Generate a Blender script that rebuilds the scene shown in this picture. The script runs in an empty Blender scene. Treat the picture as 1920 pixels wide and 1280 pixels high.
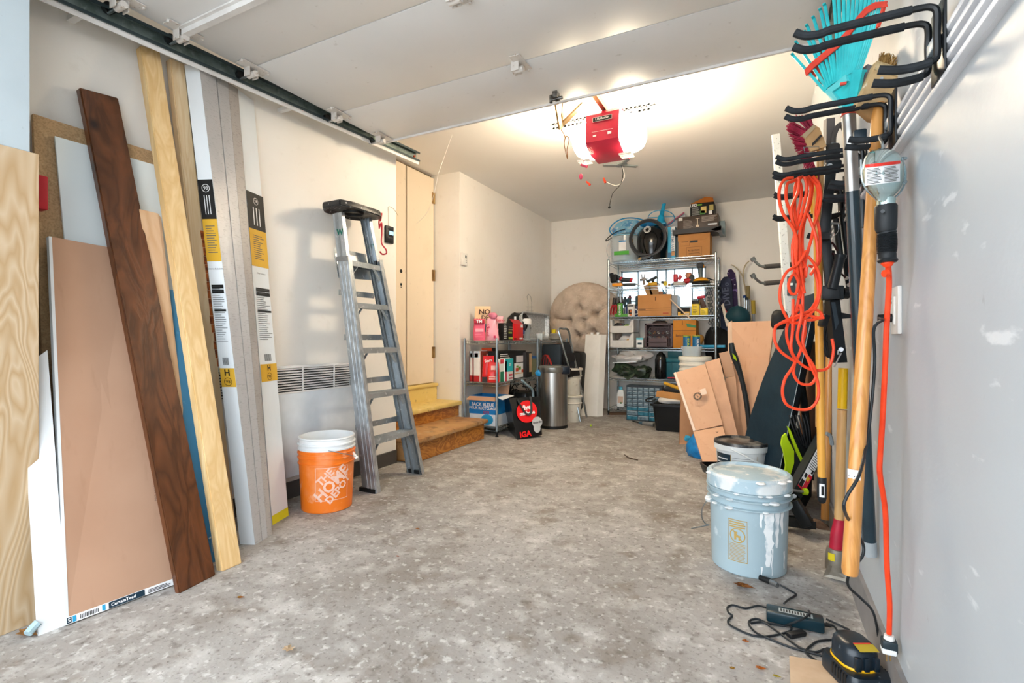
import bpy, bmesh, math, random
from mathutils import Vector, Matrix, noise
random.seed(7)
V = Vector
scn = bpy.context.scene
COL = scn.collection
PI = math.pi

# ------------------------------------------------------------------ camera, sky, exposure
YAW = math.radians(26.8); FOC = 930.0; CX = 960.0; CY = 635.0; EYE = 0.92
cam = bpy.data.cameras.new('camera')
cam.sensor_width = 36; cam.lens = FOC / 1920 * 36; cam.shift_y = -5 / 1920; cam.clip_start = 0.02
cam_o = bpy.data.objects.new('camera', cam); COL.objects.link(cam_o)
cam_o.location = (0, 0, EYE); cam_o.rotation_euler = (PI / 2, 0, YAW)
scn.camera = cam_o
w = bpy.data.worlds.new('sky'); scn.world = w; w.use_nodes = True
bg = w.node_tree.nodes['Background']; bg.inputs[0].default_value = (0.84, 0.925, 1.0, 1); bg.inputs[1].default_value = 5.4
scn.view_settings.view_transform = 'Standard'; scn.view_settings.look = 'None'
scn.view_settings.gamma = 1; scn.view_settings.use_curve_mapping = False
scn.view_settings.exposure = 0.22
LAMP_STRENGTH = 88.0

ca, sa = math.cos(YAW), math.sin(YAW)
def at(px, py, X=None, Y=None, Z=None, D=None):
    """the world point seen at a photo pixel, on a plane of the room (X, Y or Z) or at view depth D"""
    r = (px - CX) / FOC; u = (CY - py) / FOC
    x, y, z = r * ca - sa, r * sa + ca, u
    t = D if D is not None else X / x if X is not None else Y / y if Y is not None else (Z - EYE) / z
    return V((x * t, y * t, EYE + z * t))

# ------------------------------------------------------------------ materials
def lin(h):
    if isinstance(h, str):
        h = h.lstrip('#'); c = [int(h[i:i + 2], 16) / 255 for i in (0, 2, 4)]
        return tuple((v / 12.92 if v <= .04045 else ((v + .055) / 1.055) ** 2.4) for v in c) + (1,)
    return tuple(h) + (1,)
MC = {}
def mat(name, c, c2=None, rough=.6, metal=0, scale=8, stretch=(1, 1, 1), bump=0, spec=.32, detail=4, lo=.35, hi=.65, emit=0, trans=0, alpha=1, distort=0, coat=0, sheen=0):
    if name in MC: return MC[name]
    m = bpy.data.materials.new(name); m.use_nodes = True; nt = m.node_tree; N = nt.nodes; L = nt.links
    b = N['Principled BSDF']
    a = lin(c); d = lin(c2) if c2 else tuple(v * .86 for v in a[:3]) + (1,)
    tc = N.new('ShaderNodeTexCoord'); mp = N.new('ShaderNodeMapping'); mp.inputs['Scale'].default_value = stretch
    L.new(tc.outputs['Object'], mp.inputs[0])
    nz = N.new('ShaderNodeTexNoise'); nz.inputs['Scale'].default_value = scale; nz.inputs['Detail'].default_value = detail; nz.inputs['Distortion'].default_value = distort
    L.new(mp.outputs[0], nz.inputs['Vector'])
    rp = N.new('ShaderNodeValToRGB'); rp.color_ramp.elements[0].position = lo; rp.color_ramp.elements[1].position = hi
    rp.color_ramp.elements[0].color = d; rp.color_ramp.elements[1].color = a
    L.new(nz.outputs[0], rp.inputs[0]); L.new(rp.outputs[0], b.inputs['Base Color'])
    b.inputs['Roughness'].default_value = rough; b.inputs['Metallic'].default_value = metal
    b.inputs['Specular IOR Level'].default_value = spec
    if coat: b.inputs['Coat Weight'].default_value = coat
    if sheen: b.inputs['Sheen Weight'].default_value = sheen
    if trans: b.inputs['Transmission Weight'].default_value = trans
    if alpha < 1: b.inputs['Alpha'].default_value = alpha
    if emit:
        b.inputs['Emission Color'].default_value = a; b.inputs['Emission Strength'].default_value = emit
    if bump:
        bp = N.new('ShaderNodeBump'); bp.inputs['Strength'].default_value = bump; bp.inputs['Distance'].default_value = .01
        L.new(nz.outputs[0], bp.inputs['Height']); L.new(bp.outputs[0], b.inputs['Normal'])
    MC[name] = m
    return m
def mixcol(nt, fac, a, b):
    n = nt.nodes.new('ShaderNodeMix'); n.data_type = 'RGBA'
    for s, v in ((0, fac), (6, a), (7, b)):
        if isinstance(v, (tuple, float, int)): n.inputs[s].default_value = v
        else: nt.links.new(v, n.inputs[s])
    return n.outputs[2]
def noisefac(nt, scale, lo, hi, stretch=(1, 1, 1), detail=5, distort=0, off=(0, 0, 0)):
    N = nt.nodes; L = nt.links
    tc = N.new('ShaderNodeTexCoord'); mp = N.new('ShaderNodeMapping'); mp.inputs['Scale'].default_value = stretch; mp.inputs['Location'].default_value = off
    L.new(tc.outputs['Object'], mp.inputs[0])
    nz = N.new('ShaderNodeTexNoise'); nz.inputs['Scale'].default_value = scale; nz.inputs['Detail'].default_value = detail; nz.inputs['Distortion'].default_value = distort
    L.new(mp.outputs[0], nz.inputs['Vector'])
    r = N.new('ShaderNodeMapRange'); r.inputs[1].default_value = lo; r.inputs[2].default_value = hi
    L.new(nz.outputs[0], r.inputs[0]); return r.outputs[0], nz.outputs[0]
def layered(name, base, layers, rough=.7, bump=0, bscale=60, metal=0, spec=.5, bdist=.005, coat=0):
    """paint, concrete or grime: base colour overlaid with noise-shaped stains (colour, scale, lo, hi, strength, stretch)"""
    m = bpy.data.materials.new(name); m.use_nodes = True; nt = m.node_tree; b = nt.nodes['Principled BSDF']
    col = lin(base)
    for i, (c, sc, lo, hi, st, *ex) in enumerate(layers):
        f, _ = noisefac(nt, sc, lo, hi, ex[0] if ex else (1, 1, 1), off=(i * 3.1, i * 1.7, i))
        mm = nt.nodes.new('ShaderNodeMath'); mm.operation = 'MULTIPLY'; mm.inputs[1].default_value = st
        nt.links.new(f, mm.inputs[0]); col = mixcol(nt, mm.outputs[0], col, lin(c))
    nt.links.new(col, b.inputs['Base Color']) if not isinstance(col, tuple) else None
    if isinstance(col, tuple): b.inputs['Base Color'].default_value = col
    b.inputs['Roughness'].default_value = rough; b.inputs['Metallic'].default_value = metal; b.inputs['Specular IOR Level'].default_value = spec; b.inputs['Coat Weight'].default_value = coat
    if bump:
        _, h = noisefac(nt, bscale, 0, 1, detail=8)
        bp = nt.nodes.new('ShaderNodeBump'); bp.inputs['Strength'].default_value = bump; bp.inputs['Distance'].default_value = bdist
        nt.links.new(h, bp.inputs['Height']); nt.links.new(bp.outputs[0], b.inputs['Normal'])
    MC[name] = m
    return m
def woodm(name, c, c2, stretch=(9, 9, .7), scale=2.2, knot=None, rough=.55, rings=5, distort=1.2, coat=0):
    m = bpy.data.materials.new(name); m.use_nodes = True; nt = m.node_tree; b = nt.nodes['Principled BSDF']; N = nt.nodes; L = nt.links
    tc = N.new('ShaderNodeTexCoord'); mp = N.new('ShaderNodeMapping'); mp.inputs['Scale'].default_value = stretch
    L.new(tc.outputs['Object'], mp.inputs[0])
    nz = N.new('ShaderNodeTexNoise'); nz.inputs['Scale'].default_value = scale; nz.inputs['Detail'].default_value = 3; nz.inputs['Distortion'].default_value = distort
    L.new(mp.outputs[0], nz.inputs['Vector'])
    mu = N.new('ShaderNodeMath'); mu.operation = 'MULTIPLY'; mu.inputs[1].default_value = rings; L.new(nz.outputs[0], mu.inputs[0])
    fr = N.new('ShaderNodeMath'); fr.operation = 'FRACT'; L.new(mu.outputs[0], fr.inputs[0])
    pp = N.new('ShaderNodeMath'); pp.operation = 'PINGPONG'; pp.inputs[1].default_value = .5; L.new(fr.outputs[0], pp.inputs[0])
    m2 = N.new('ShaderNodeMath'); m2.operation = 'MULTIPLY'; m2.inputs[1].default_value = 1.7; L.new(pp.outputs[0], m2.inputs[0])
    col = mixcol(nt, m2.outputs[0], lin(c2), lin(c))
    f, _ = noisefac(nt, 60, .35, .75, (1, 1, .05))
    mm = N.new('ShaderNodeMath'); mm.operation = 'MULTIPLY'; mm.inputs[1].default_value = .35; L.new(f, mm.inputs[0])
    col = mixcol(nt, mm.outputs[0], col, lin(c2))
    if knot:
        vo = N.new('ShaderNodeTexVoronoi'); vo.inputs['Scale'].default_value = 5.5
        mp2 = N.new('ShaderNodeMapping'); mp2.inputs['Scale'].default_value = (1, 1, .55); L.new(tc.outputs['Object'], mp2.inputs[0]); L.new(mp2.outputs[0], vo.inputs['Vector'])
        mr = N.new('ShaderNodeMapRange'); mr.inputs[1].default_value = .13; mr.inputs[2].default_value = .05; L.new(vo.outputs['Distance'], mr.inputs[0])
        col = mixcol(nt, mr.outputs[0], col, lin(knot))
    L.new(col, b.inputs['Base Color']); b.inputs['Roughness'].default_value = rough
    if coat: b.inputs['Coat Weight'].default_value = coat
    bp = N.new('ShaderNodeBump'); bp.inputs['Strength'].default_value = .15; bp.inputs['Distance'].default_value = .003
    L.new(m2.outputs[0], bp.inputs['Height']); L.new(bp.outputs[0], b.inputs['Normal'])
    MC[name] = m
    return m

# ------------------------------------------------------------------ mesh builder
class B:
    def __init__(s): s.bm = bmesh.new(); s.M = Matrix.Identity(4)
    def _v(s, p): return s.bm.verts.new(s.M @ V(p))
    def box(s, c, d, R=None, bev=0):
        h = [x / 2 for x in d]; R = R or Matrix.Identity(3); c = V(c)
        vs = [s._v(c + R @ V((i * h[0], j * h[1], k * h[2]))) for i in (-1, 1) for j in (-1, 1) for k in (-1, 1)]
        fs = [s.bm.faces.new([vs[i] for i in f]) for f in ((0, 1, 3, 2), (4, 6, 7, 5), (0, 4, 5, 1), (2, 3, 7, 6), (0, 2, 6, 4), (1, 5, 7, 3))]
        if bev:
            es = list({e for f in fs for e in f.edges})
            bmesh.ops.bevel(s.bm, geom=es, offset=bev, segments=2, affect='EDGES', profile=.5)
        return s
    def bx(s, x0, x1, y0, y1, z0, z1, bev=0):
        return s.box(((x0 + x1) / 2, (y0 + y1) / 2, (z0 + z1) / 2), (abs(x1 - x0), abs(y1 - y0), abs(z1 - z0)), bev=bev)
    def beam(s, p0, p1, w, t, wdir=(0, 1, 0), bev=0):
        p0, p1 = V(p0), V(p1); z = (p1 - p0).normalized(); y = V(wdir); y = (y - z * y.dot(z)).normalized(); x = y.cross(z)
        R = Matrix((x, y, z)).transposed()
        return s.box((p0 + p1) / 2, (t, w, (p1 - p0).length), R, bev)
    def cyl(s, p0, p1, r0, r1=None, n=16, cap=True):
        return s.loft([(V(p0), r0), (V(p1), r0 if r1 is None else r1)], n, cap)
    def loft(s, st, n=12, cap=True, sx=1, sy=1, up=None):
        """round sections (centre, radius) along a straightish path"""
        pts = [V(a) for a, _ in st]; rs = [r for _, r in st]
        return s.tube(pts, rs, n, cap, up=up, sx=sx, sy=sy)
    def tube(s, pts, r, n=8, cap=True, closed=False, up=None, sx=1, sy=1):
        pts = [V(p) for p in pts]; m = len(pts); rs = r if isinstance(r, list) else [r] * m
        T = []
        for i in range(m):
            a = pts[(i - 1) % m] if (closed or i > 0) else pts[i]; b = pts[(i + 1) % m] if (closed or i < m - 1) else pts[i]
            t = b - a; T.append(t.normalized() if t.length > 1e-9 else V((0, 0, 1)))
        u = V(up) if up else (V((0, 0, 1)) if abs(T[0].z) < .9 else V((1, 0, 0)))
        u = (u - T[0] * u.dot(T[0])).normalized(); rings = []
        for i in range(m):
            u = (u - T[i] * u.dot(T[i])); u = u.normalized() if u.length > 1e-6 else V((1, 0, 0)); v = T[i].cross(u)
            rings.append([s._v(pts[i] + (u * math.cos(2 * PI * k / n) * sx + v * math.sin(2 * PI * k / n) * sy) * rs[i]) for k in range(n)])
        s._skin(rings, closed, cap); return s
    def _skin(s, rings, closed=False, cap=True):
        m = len(rings); n = len(rings[0])
        for i in range(m if closed else m - 1):
            a, b = rings[i], rings[(i + 1) % m]
            for k in range(n): s.bm.faces.new((a[k], a[(k + 1) % n], b[(k + 1) % n], b[k]))
        if cap and not closed: s.bm.faces.new(list(reversed(rings[0]))); s.bm.faces.new(rings[-1])
    def rings(s, rr, cap=True, closed=False):
        s._skin([[s._v(p) for p in r] for r in rr], closed, cap); return s
    def lathe(s, prof, c=(0, 0, 0), n=32, cap=False, sx=1, sy=1):
        c = V(c); rr = [[s._v(c + V((r * math.cos(2 * PI * k / n) * sx, r * math.sin(2 * PI * k / n) * sy, z))) for k in range(n)] for r, z in prof]
        s._skin(rr, False, cap); return s
    def slab(s, pts, t, flip=False):
        """flat polygon face given by its corners, thickened away from the viewer side by t"""
        pts = [V(p) for p in pts]; nrm = V((0, 0, 0))
        for i in range(len(pts)):
            nrm += (pts[i] - pts[0]).cross(pts[(i + 1) % len(pts)] - pts[0])
        nrm.normalize()
        if nrm.dot(V((0, 0, EYE)) - pts[0]) < 0: nrm = -nrm
        if flip: nrm = -nrm
        off = -nrm * t if not isinstance(t, Vector) else t
        a = [s._v(p) for p in pts]; b = [s._v(p + off) for p in pts]; n = len(pts)
        s.bm.faces.new(a); s.bm.faces.new(list(reversed(b)))
        for i in range(n): s.bm.faces.new((a[(i + 1) % n], a[i], b[i], b[(i + 1) % n]))
        return s
    def sphere(s, c, r, n=12, sc=(1, 1, 1)):
        c = V(c); m = max(4, n // 2)
        rr = []
        for i in range(1, m):
            a = PI * i / m - PI / 2
            rr.append([s._v(c + V((math.cos(a) * math.cos(2 * PI * k / n) * sc[0], math.cos(a) * math.sin(2 * PI * k / n) * sc[1], math.sin(a) * sc[2])) * r) for k in range(n)])
        s._skin(rr, False, True); return s
    def noise(s, amp, freq=10, seed=0):
        for v in s.bm.verts:
            p = v.co * freq + V((seed * 7.3, seed * 3.1, seed))
            v.co += V((noise.noise(p), noise.noise(p + V((31, 0, 0))), noise.noise(p + V((0, 57, 0))))) * amp
        return s
    def subdiv(s, n=1):
        bmesh.ops.subdivide_edges(s.bm, edges=s.bm.edges[:], cuts=n, use_grid_fill=True); return s
    def obj(s, name, m, parent=None, smooth=35, kind=None, label=None):
        bmesh.ops.recalc_face_normals(s.bm, faces=s.bm.faces[:])
        me = bpy.data.meshes.new(name); s.bm.to_mesh(me); s.bm.free(); me.materials.append(m)
        if smooth:
            me.shade_smooth(); me.set_sharp_from_angle(angle=math.radians(smooth))
        o = bpy.data.objects.new(name, me); COL.objects.link(o)
        if parent: adopt(o, parent)
        if kind: o['kind'] = kind
        if label: o['label'] = label
        return o
def adopt(o, parent):
    o.parent = parent
    if parent.parent is None: o.matrix_parent_inverse = Matrix.Translation(-parent.location)
def thing(name, label, cat, loc=(0, 0, 0), group=None):
    o = bpy.data.objects.new(name, None); COL.objects.link(o); o.location = loc; o.empty_display_size = .05
    o['label'] = label; o['category'] = cat
    if group: o['group'] = group
    return o
def tag(o, label, cat, group=None):
    o['label'] = label; o['category'] = cat
    if group: o['group'] = group
    return o
def struct(b, name, m, smooth=0): return b.obj(name, m, None, smooth, kind='structure')
def dup(root, delta, label):
    r = root.copy(); COL.objects.link(r); r.location = root.location + V(delta); r['label'] = label
    for ch in list(root.children):
        c = ch.copy(); COL.objects.link(c); c.parent = r
        for g in ch.children:
            d = g.copy(); COL.objects.link(d); d.parent = c
    return r
def spline(pts, k=6, closed=False):
    pts = [V(p) for p in pts]; n = len(pts); out = []
    for i in range(n if closed else n - 1):
        p0 = pts[(i - 1) % n] if closed or i > 0 else pts[0]; p1 = pts[i]; p2 = pts[(i + 1) % n]
        p3 = pts[(i + 2) % n] if closed or i < n - 2 else pts[-1]
        for j in range(k):
            t = j / k
            out.append(.5 * ((2 * p1) + (p2 - p0) * t + (2 * p0 - 5 * p1 + 4 * p2 - p3) * t * t + (3 * p1 - p0 - 3 * p2 + p3) * t ** 3))
    if not closed: out.append(pts[-1])
    return out
_tc = {}
def text2d(txt, bold=0, shear=0):
    key = (txt, bold, shear)
    if key in _tc: return _tc[key]
    cu = bpy.data.curves.new('t', 'FONT'); cu.body = txt; cu.size = 1; cu.resolution_u = 2; cu.offset = bold; cu.shear = shear
    cu.align_x = 'CENTER'; cu.align_y = 'CENTER'
    o = bpy.data.objects.new('t', cu); COL.objects.link(o)
    me = bpy.data.meshes.new_from_object(o); vs = [(v.co.x, v.co.y) for v in me.vertices]; fs = [tuple(p.vertices) for p in me.polygons]
    bpy.data.objects.remove(o); bpy.data.curves.remove(cu); bpy.data.meshes.remove(me)
    _tc[key] = (vs, fs); return vs, fs
def text(txt, f, m, parent, name='lettering', bold=0, shear=0, width=None):
    """letters as thin flat print; f maps letter coordinates (x, y in text units) to the surface"""
    vs, fs = text2d(txt, bold, shear)
    k = 1
    if width:
        xs = [v[0] for v in vs] or [0]; k = width / max(1e-6, max(xs) - min(xs))
    b = B(); vv = [b._v(f(x * k, y * k if width is None else y)) for x, y in vs]
    for q in fs:
        try: b.bm.faces.new([vv[i] for i in q])
        except ValueError: pass
    me = bpy.data.meshes.new(name); b.bm.to_mesh(me); b.bm.free(); me.materials.append(m)
    o = bpy.data.objects.new(name, me); COL.objects.link(o); adopt(o, parent)
    return o
def plane_map(o, xd, yd, size, out=.0012, rot=0):
    o, xd, yd = V(o), V(xd).normalized(), V(yd).normalized(); n = xd.cross(yd).normalized()
    if n.dot(V((0, 0, EYE)) - o) < 0: n = -n
    c, s = math.cos(rot), math.sin(rot)
    return lambda x, y: o + xd * (x * c - y * s) * size + yd * (x * s + y * c) * size + n * out
def quads(rects, f, m, parent, name='printed_lines', cuts=1):
    b = B()
    for (x0, y0, x1, y1) in rects:
        k = cuts
        for i in range(k):
            a, c = x0 + (x1 - x0) * i / k, x0 + (x1 - x0) * (i + 1) / k
            b.bm.faces.new([b._v(f(*p)) for p in ((a, y0), (c, y0), (c, y1), (a, y1))])
    me = bpy.data.meshes.new(name); b.bm.to_mesh(me); b.bm.free(); me.materials.append(m)
    o = bpy.data.objects.new(name, me); COL.objects.link(o); adopt(o, parent)
    if len(rects) > 1: o['kind'] = 'stuff'
    return o
def lines(x0, y0, x1, y1, n, h=.5, rag=.3):
    out = []; st = (y1 - y0) / n
    for i in range(n):
        y = y0 + st * i; out.append((x0, y, x1 - random.random() * rag * (x1 - x0), y + st * h))
    return out

# ------------------------------------------------------------------ the setting
CEIL = 2.54; XR = .30; XL = -2.44; YB = 6.40
concrete = layered('concrete floor', '#948f8a', [('#b9b6b2', 1.1, .42, .66, .6), ('#766c62', 2.3, .5, .66, .5), ('#64543f', 5.5, .56, .68, .5), ('#cfccc8', 9, .5, .70, .5), ('#5a524a', 26, .56, .68, .45), ('#d9d7d4', 34, .58, .68, .5), ('#4f4740', 70, .58, .68, .5), ('#e4e2de', 60, .66, .74, .5), ('#48403a', 120, .64, .74, .5)], rough=.75, bump=.5, bscale=45, bdist=.004)
paint = layered('cream wall paint', '#eee9e2', [('#e6ded3', 1.5, .45, .7, .6), ('#cfc6ba', 14, .62, .78, .25)], rough=.62, bump=.06, bscale=120)
grey_paint = layered('grey wall paint', '#b3b9be', [('#a8adb3', 2, .45, .7, .5), ('#eceef0', 7, .66, .72, .5, (1, 1, 3)), ('#8f9092', 16, .70, .76, .5, (1, 2, 1))], rough=.42, bump=.1, bscale=60)
white_paint = layered('white ceiling paint', '#efece8', [('#e7e3de', 1.2, .4, .7, .5)], rough=.7)
door_white = layered('garage door enamel', '#e8e8e8', [('#dddddc', 2, .45, .7, .5), ('#a9a39c', 26, .68, .76, .35)], rough=.45)
door_cream = layered('door paint', '#ecdcc4', [('#dccbb0', 5, .55, .75, .4), ('#b9ab96', 24, .66, .76, .3)], rough=.5)
blue_white = layered('cool white painted board', '#b3bec4', [('#a6b1b8', 3, .45, .65, .6), ('#9fa9ae', 45, .7, .76, .5)], rough=.45, bump=.15, bscale=30)
dark_base = mat('dark baseboard', '#4c4846', rough=.5)
grey_base = mat('grey baseboard', '#8f8b89', '#7e7a78', rough=.4)
drive = mat('bounce_driveway', '#b5b0a9', '#9c978f', scale=3, rough=.9)

struct(B().bx(-3.6, .6, -.3, 6.7, -.1, 0), 'floor', concrete)
struct(B().bx(-9, 7, -9, -.3, -.12, -.02), 'bounce_driveway', drive)  # unseen ground outside, added to bounce daylight up to the ceiling
struct(B().bx(-3.6, .6, -.3, 6.7, CEIL, CEIL + .1), 'ceiling', white_paint)
struct(B().bx(XL - .16, XL, .60, 2.905, 0, CEIL), 'wall_left', paint)
struct(B().bx(-3.15, -2.60, 2.80, 2.905, 0, CEIL), 'wall_door_side', paint)
struct(B().bx(-3.15, -2.99, 2.905, 4.06, 0, CEIL), 'wall_behind_door', paint)
struct(B().bx(-3.15, -2.62, 4.06, YB + .1, 0, CEIL), 'wall_closet', paint)
struct(B().bx(XR, XR + .15, -.3, YB + .1, 0, CEIL), 'wall_right', grey_paint)
# back wall around the window opening
WX0, WX1, WZ0, WZ1 = -1.65, -.61, 1.30, 1.80
b = B(); b.bx(-2.62, WX0, YB, YB + .15, 0, CEIL); b.bx(WX1, XR, YB, YB + .15, 0, CEIL); b.bx(WX0, WX1, YB, YB + .15, 0, WZ0); b.bx(WX0, WX1, YB, YB + .15, WZ1, CEIL)
struct(b, 'wall_back', paint)
# front wall: jambs and lintel of the garage opening
struct(B().bx(XL - .16, -2.13, -.1, .725, 0, CEIL), 'wall_front_left', blue_white)
struct(B().bx(-3.6, .6, -.3, -.1, 2.36, CEIL), 'wall_front_lintel', white_paint)
ply = woodm('birch plywood', '#c6b094', '#ae9069', stretch=(1.2, 2.4, .6), scale=1.5, rings=22, distort=.8, knot='#9a6e42')
struct(B().bx(-2.13, -2.105, -.1, .748, 0, at(30, 278, X=-2.105).z, bev=.002), 'trim_1', ply)
struct(B().bx(-2.13, -2.112, -.1, .728, at(30, 278, X=-2.105).z + .001, CEIL - .02, bev=.002), 'trim_2', blue_white)
struct(B().bx(XL, XL + .014, .73, 2.905, 0, .095), 'baseboard_left', dark_base)
struct(B().bx(XR - .012, XR, -.1, YB, 0, .125), 'baseboard_right', grey_base)
struct(B().bx(-2.60, -2.44, 2.905, 2.912, 0, CEIL), 'trim_3', paint)

# window of glass blocks, each block a piece
glass = bpy.data.materials.new('glass block'); glass.use_nodes = True; nt = glass.node_tree; pb = nt.nodes['Principled BSDF']
tr = nt.nodes.new('ShaderNodeBsdfTranslucent'); tr.inputs[0].default_value = (.93, .98, 1, 1)
gl = nt.nodes.new('ShaderNodeBsdfGlossy'); gl.inputs['Roughness'].default_value = .15
vo = nt.nodes.new('ShaderNodeTexVoronoi'); vo.inputs['Scale'].default_value = 60; tc = nt.nodes.new('ShaderNodeTexCoord'); nt.links.new(tc.outputs['Object'], vo.inputs['Vector'])
bp = nt.nodes.new('ShaderNodeBump'); bp.inputs['Strength'].default_value = .8; nt.links.new(vo.outputs[0], bp.inputs['Height'])
nt.links.new(bp.outputs[0], tr.inputs['Normal']); nt.links.new(bp.outputs[0], gl.inputs['Normal'])
mx = nt.nodes.new('ShaderNodeMixShader'); mx.inputs[0].default_value = .08; nt.links.new(tr.outputs[0], mx.inputs[1]); nt.links.new(gl.outputs[0], mx.inputs[2])
nt.links.new(mx.outputs[0], nt.nodes['Material Output'].inputs[0])
mortar = mat('window mortar', '#aebcc4', '#93a1a9', rough=.7)
xs = [WX0, -1.43, -1.19, -1.08, -.98, -.77, WX1]
zs = [WZ0, 1.40, 1.56, WZ1]
b = B()
for x in xs[1:-1]: b.bx(x - .007, x + .007, YB + .03, YB + .09, WZ0, WZ1)
for z in zs[1:-1]:
    b.bx(WX0, xs[1], YB + .031, YB + .089, z - .007, z + .007); b.bx(xs[-2], WX1, YB + .031, YB + .089, z - .007, z + .007)
b.bx(WX0, WX1, YB + .03, YB + .09, WZ0, WZ0 + .02); b.bx(WX0, WX1, YB + .03, YB + .09, WZ1 - .02, WZ1)
b.bx(WX0, WX0 + .02, YB + .03, YB + .09, WZ0, WZ1); b.bx(WX1 - .02, WX1, YB + .03, YB + .09, WZ0, WZ1)
win = struct(b, 'window_1', mortar)
for i in range(len(xs) - 1):
    zz = zs if i in (0, 5) else [WZ0, WZ1]
    for j in range(len(zz) - 1):
        B().bx(xs[i] + .008, xs[i + 1] - .008, YB + .045, YB + .052, zz[j] + .008, zz[j + 1] - .008).obj('glass_block', glass, win, 0)

# the pair of doors up the steps
DX = -2.915
steel = mat('dull steel', '#b5b8ba', '#8e9193', rough=.35, metal=.9)
brass = mat('old brass hinge', '#b89a6a', '#8a6c44', rough=.4, metal=.7)
black = mat('black plastic', '#17181a', '#0e0f10', rough=.45)
d1 = struct(B().bx(DX - .04, DX, 3.635, 4.045, .49, CEIL - .03, bev=.003), 'door_1', door_cream)
for z in (.98, 1.50, 2.22):
    q = at(815, {.98: 660, 1.50: 517, 2.22: 373}[z], X=DX)
    b = B(); b.box((DX + .004, 4.03, q.z), (.006, .03, .11)); b.cyl((DX + .01, 4.045, q.z - .055), (DX + .01, 4.045, q.z + .055), .007)
    b.obj('hinge', brass, d1)
d2 = struct(B().bx(DX - .04, DX, 2.915, 3.615, .49, CEIL - .03, bev=.003), 'door_2', door_cream)
for y, r in ((508, .017), (533, .013), (538, .006)):
    q = at(752, y, X=DX); B().cyl((DX - .01, q.y, q.z), (DX + .001, q.y, q.z), r).obj('lock_hole', black, d2)
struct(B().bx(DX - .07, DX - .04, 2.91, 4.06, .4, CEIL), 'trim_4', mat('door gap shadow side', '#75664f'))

# steps
var_ply = woodm('varnished plywood', '#c98a3c', '#8a4f1c', stretch=(3, 1.4, 3), scale=2.2, rings=8, distort=1.4, rough=.35)
yellow = layered('worn yellow paint', '#e3c878', [('#cdb064', 3, .5, .7, .6), ('#8d6f48', 18, .62, .7, .7), ('#f0dca0', 8, .6, .7, .4)], rough=.5)
worn = layered('worn wooden tread', '#a87c4e', [('#c79f68', 4, .45, .7, .7), ('#6b4c32', 14, .55, .68, .7), ('#b9a48a', 9, .6, .7, .5)], rough=.6, bump=.2)
t = thing('door_steps', 'three wooden steps up to the cream door, varnished plywood risers and worn yellow treads', 'steps', (-2.55, 3.45, 0))
B().bx(-2.98, -2.29, 2.95, 3.96, .003, .145).obj('riser', var_ply, t)
B().bx(-2.98, -2.255, 2.93, 3.985, .145, .182, bev=.012).obj('tread', worn, t)
B().bx(-2.98, -2.62, 2.95, 4.045, .182, .285).obj('riser', var_ply, t)
B().bx(-2.98, -2.585, 2.93, 4.055, .285, .325, bev=.012).obj('tread', yellow, t, label='yellow painted tread, worn through')
B().bx(-2.98, -2.88, 2.93, 4.05, .325, .455).obj('riser', yellow, t)
B().bx(-2.985, -2.86, 2.92, 4.055, .455, .485, bev=.01).obj('threshold', yellow, t)
b = B(); b.bx(-2.50, -2.31, 2.945, 2.95, .01, .14); b.obj('end_panel', worn, t)

# ------------------------------------------------------------------ garage door overhead, its track and opener
galv = layered('galvanised steel', '#7c8a86', [('#5d6b66', 20, .45, .6, .7), ('#9aa6a2', 40, .58, .7, .6)], rough=.4, metal=.6)
dark_galv = mat('dark galvanised lip', '#39464a', rough=.4, metal=.5)
white_metal = mat('white painted metal', '#e8e6e4', '#d6d2cf', rough=.4)
grimy = layered('grimy white bracket', '#d8d2cc', [('#9b7f66', 70, .6, .72, .8)], rough=.5)
ZD = 2.24
gd = thing('garage_door', 'white sectional garage door raised flat overhead', 'garage door', (-1.0, 1.3, ZD))
ys = [0.02, .48, 1.04, 1.585, 2.13, 2.59]
for i in range(5):
    B().bx(-2.26, .24, ys[i] + .0025, ys[i + 1] - .0025, ZD, ZD + .04, bev=.003).obj('door_panel', door_white, gd)
b = B(); b.bx(-2.2, .2, 1.245, 1.27, ZD - .03, ZD - .001); b.bx(-2.2, .2, 1.232, 1.245, ZD - .008, ZD - .001); b.obj('strut', white_metal, gd)
b = B(); b.bx(-2.26, .24, 2.575, 2.588, ZD - .012, ZD); b.obj('end_rail', white_metal, gd)
def roller(y, x=-2.225, end=True):
    b = B(); b.box((x + .02, y, ZD - .004), (.055, .14, .004)); b.box((x, y - .022, ZD - .024), (.04, .004, .045)); b.box((x, y + .022, ZD - .024), (.04, .004, .045))
    b.cyl((x - .02, y, ZD - .035), (x + .035, y, ZD - .035), .014, n=14)
    for dy in (-.07, .07): b.cyl((x + .03, y + dy, ZD - .012), (x + .03, y + dy, ZD), .006, n=6)
    h = b.obj('hinge', grimy, gd)
    if end:
        B().cyl((x - .08, y, ZD - .035), (x, y, ZD - .035), .006).obj('roller_axle', steel, h)
        b = B(); b.cyl((x - .09, y, ZD - .015), (x - .07, y, ZD - .015), .022); b.obj('roller', black, h)
for y in (1.03, 1.26, 1.585, 2.13, 2.50): roller(y)
for y in (1.585, 2.13): roller(y, -1.05, False)
tr0, tr1 = at(60, -18, X=-2.3), at(785, 303, X=-2.3)
t = thing('door_track', 'galvanised track with white lower angle running along the left wall to the back', 'track', tr0)
d = (tr1 - tr0)
b = B(); b.beam(tr0 + V((-.022, 0, .03)), tr1 + V((-.022, 0, .03)), .075, .003, (0, 0, 1)); b.beam(tr0 + V((-.005, 0, .066)), tr1 + V((-.005, 0, .066)), .03, .003, (1, 0, 0)); b.obj('channel', galv, t)
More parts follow.
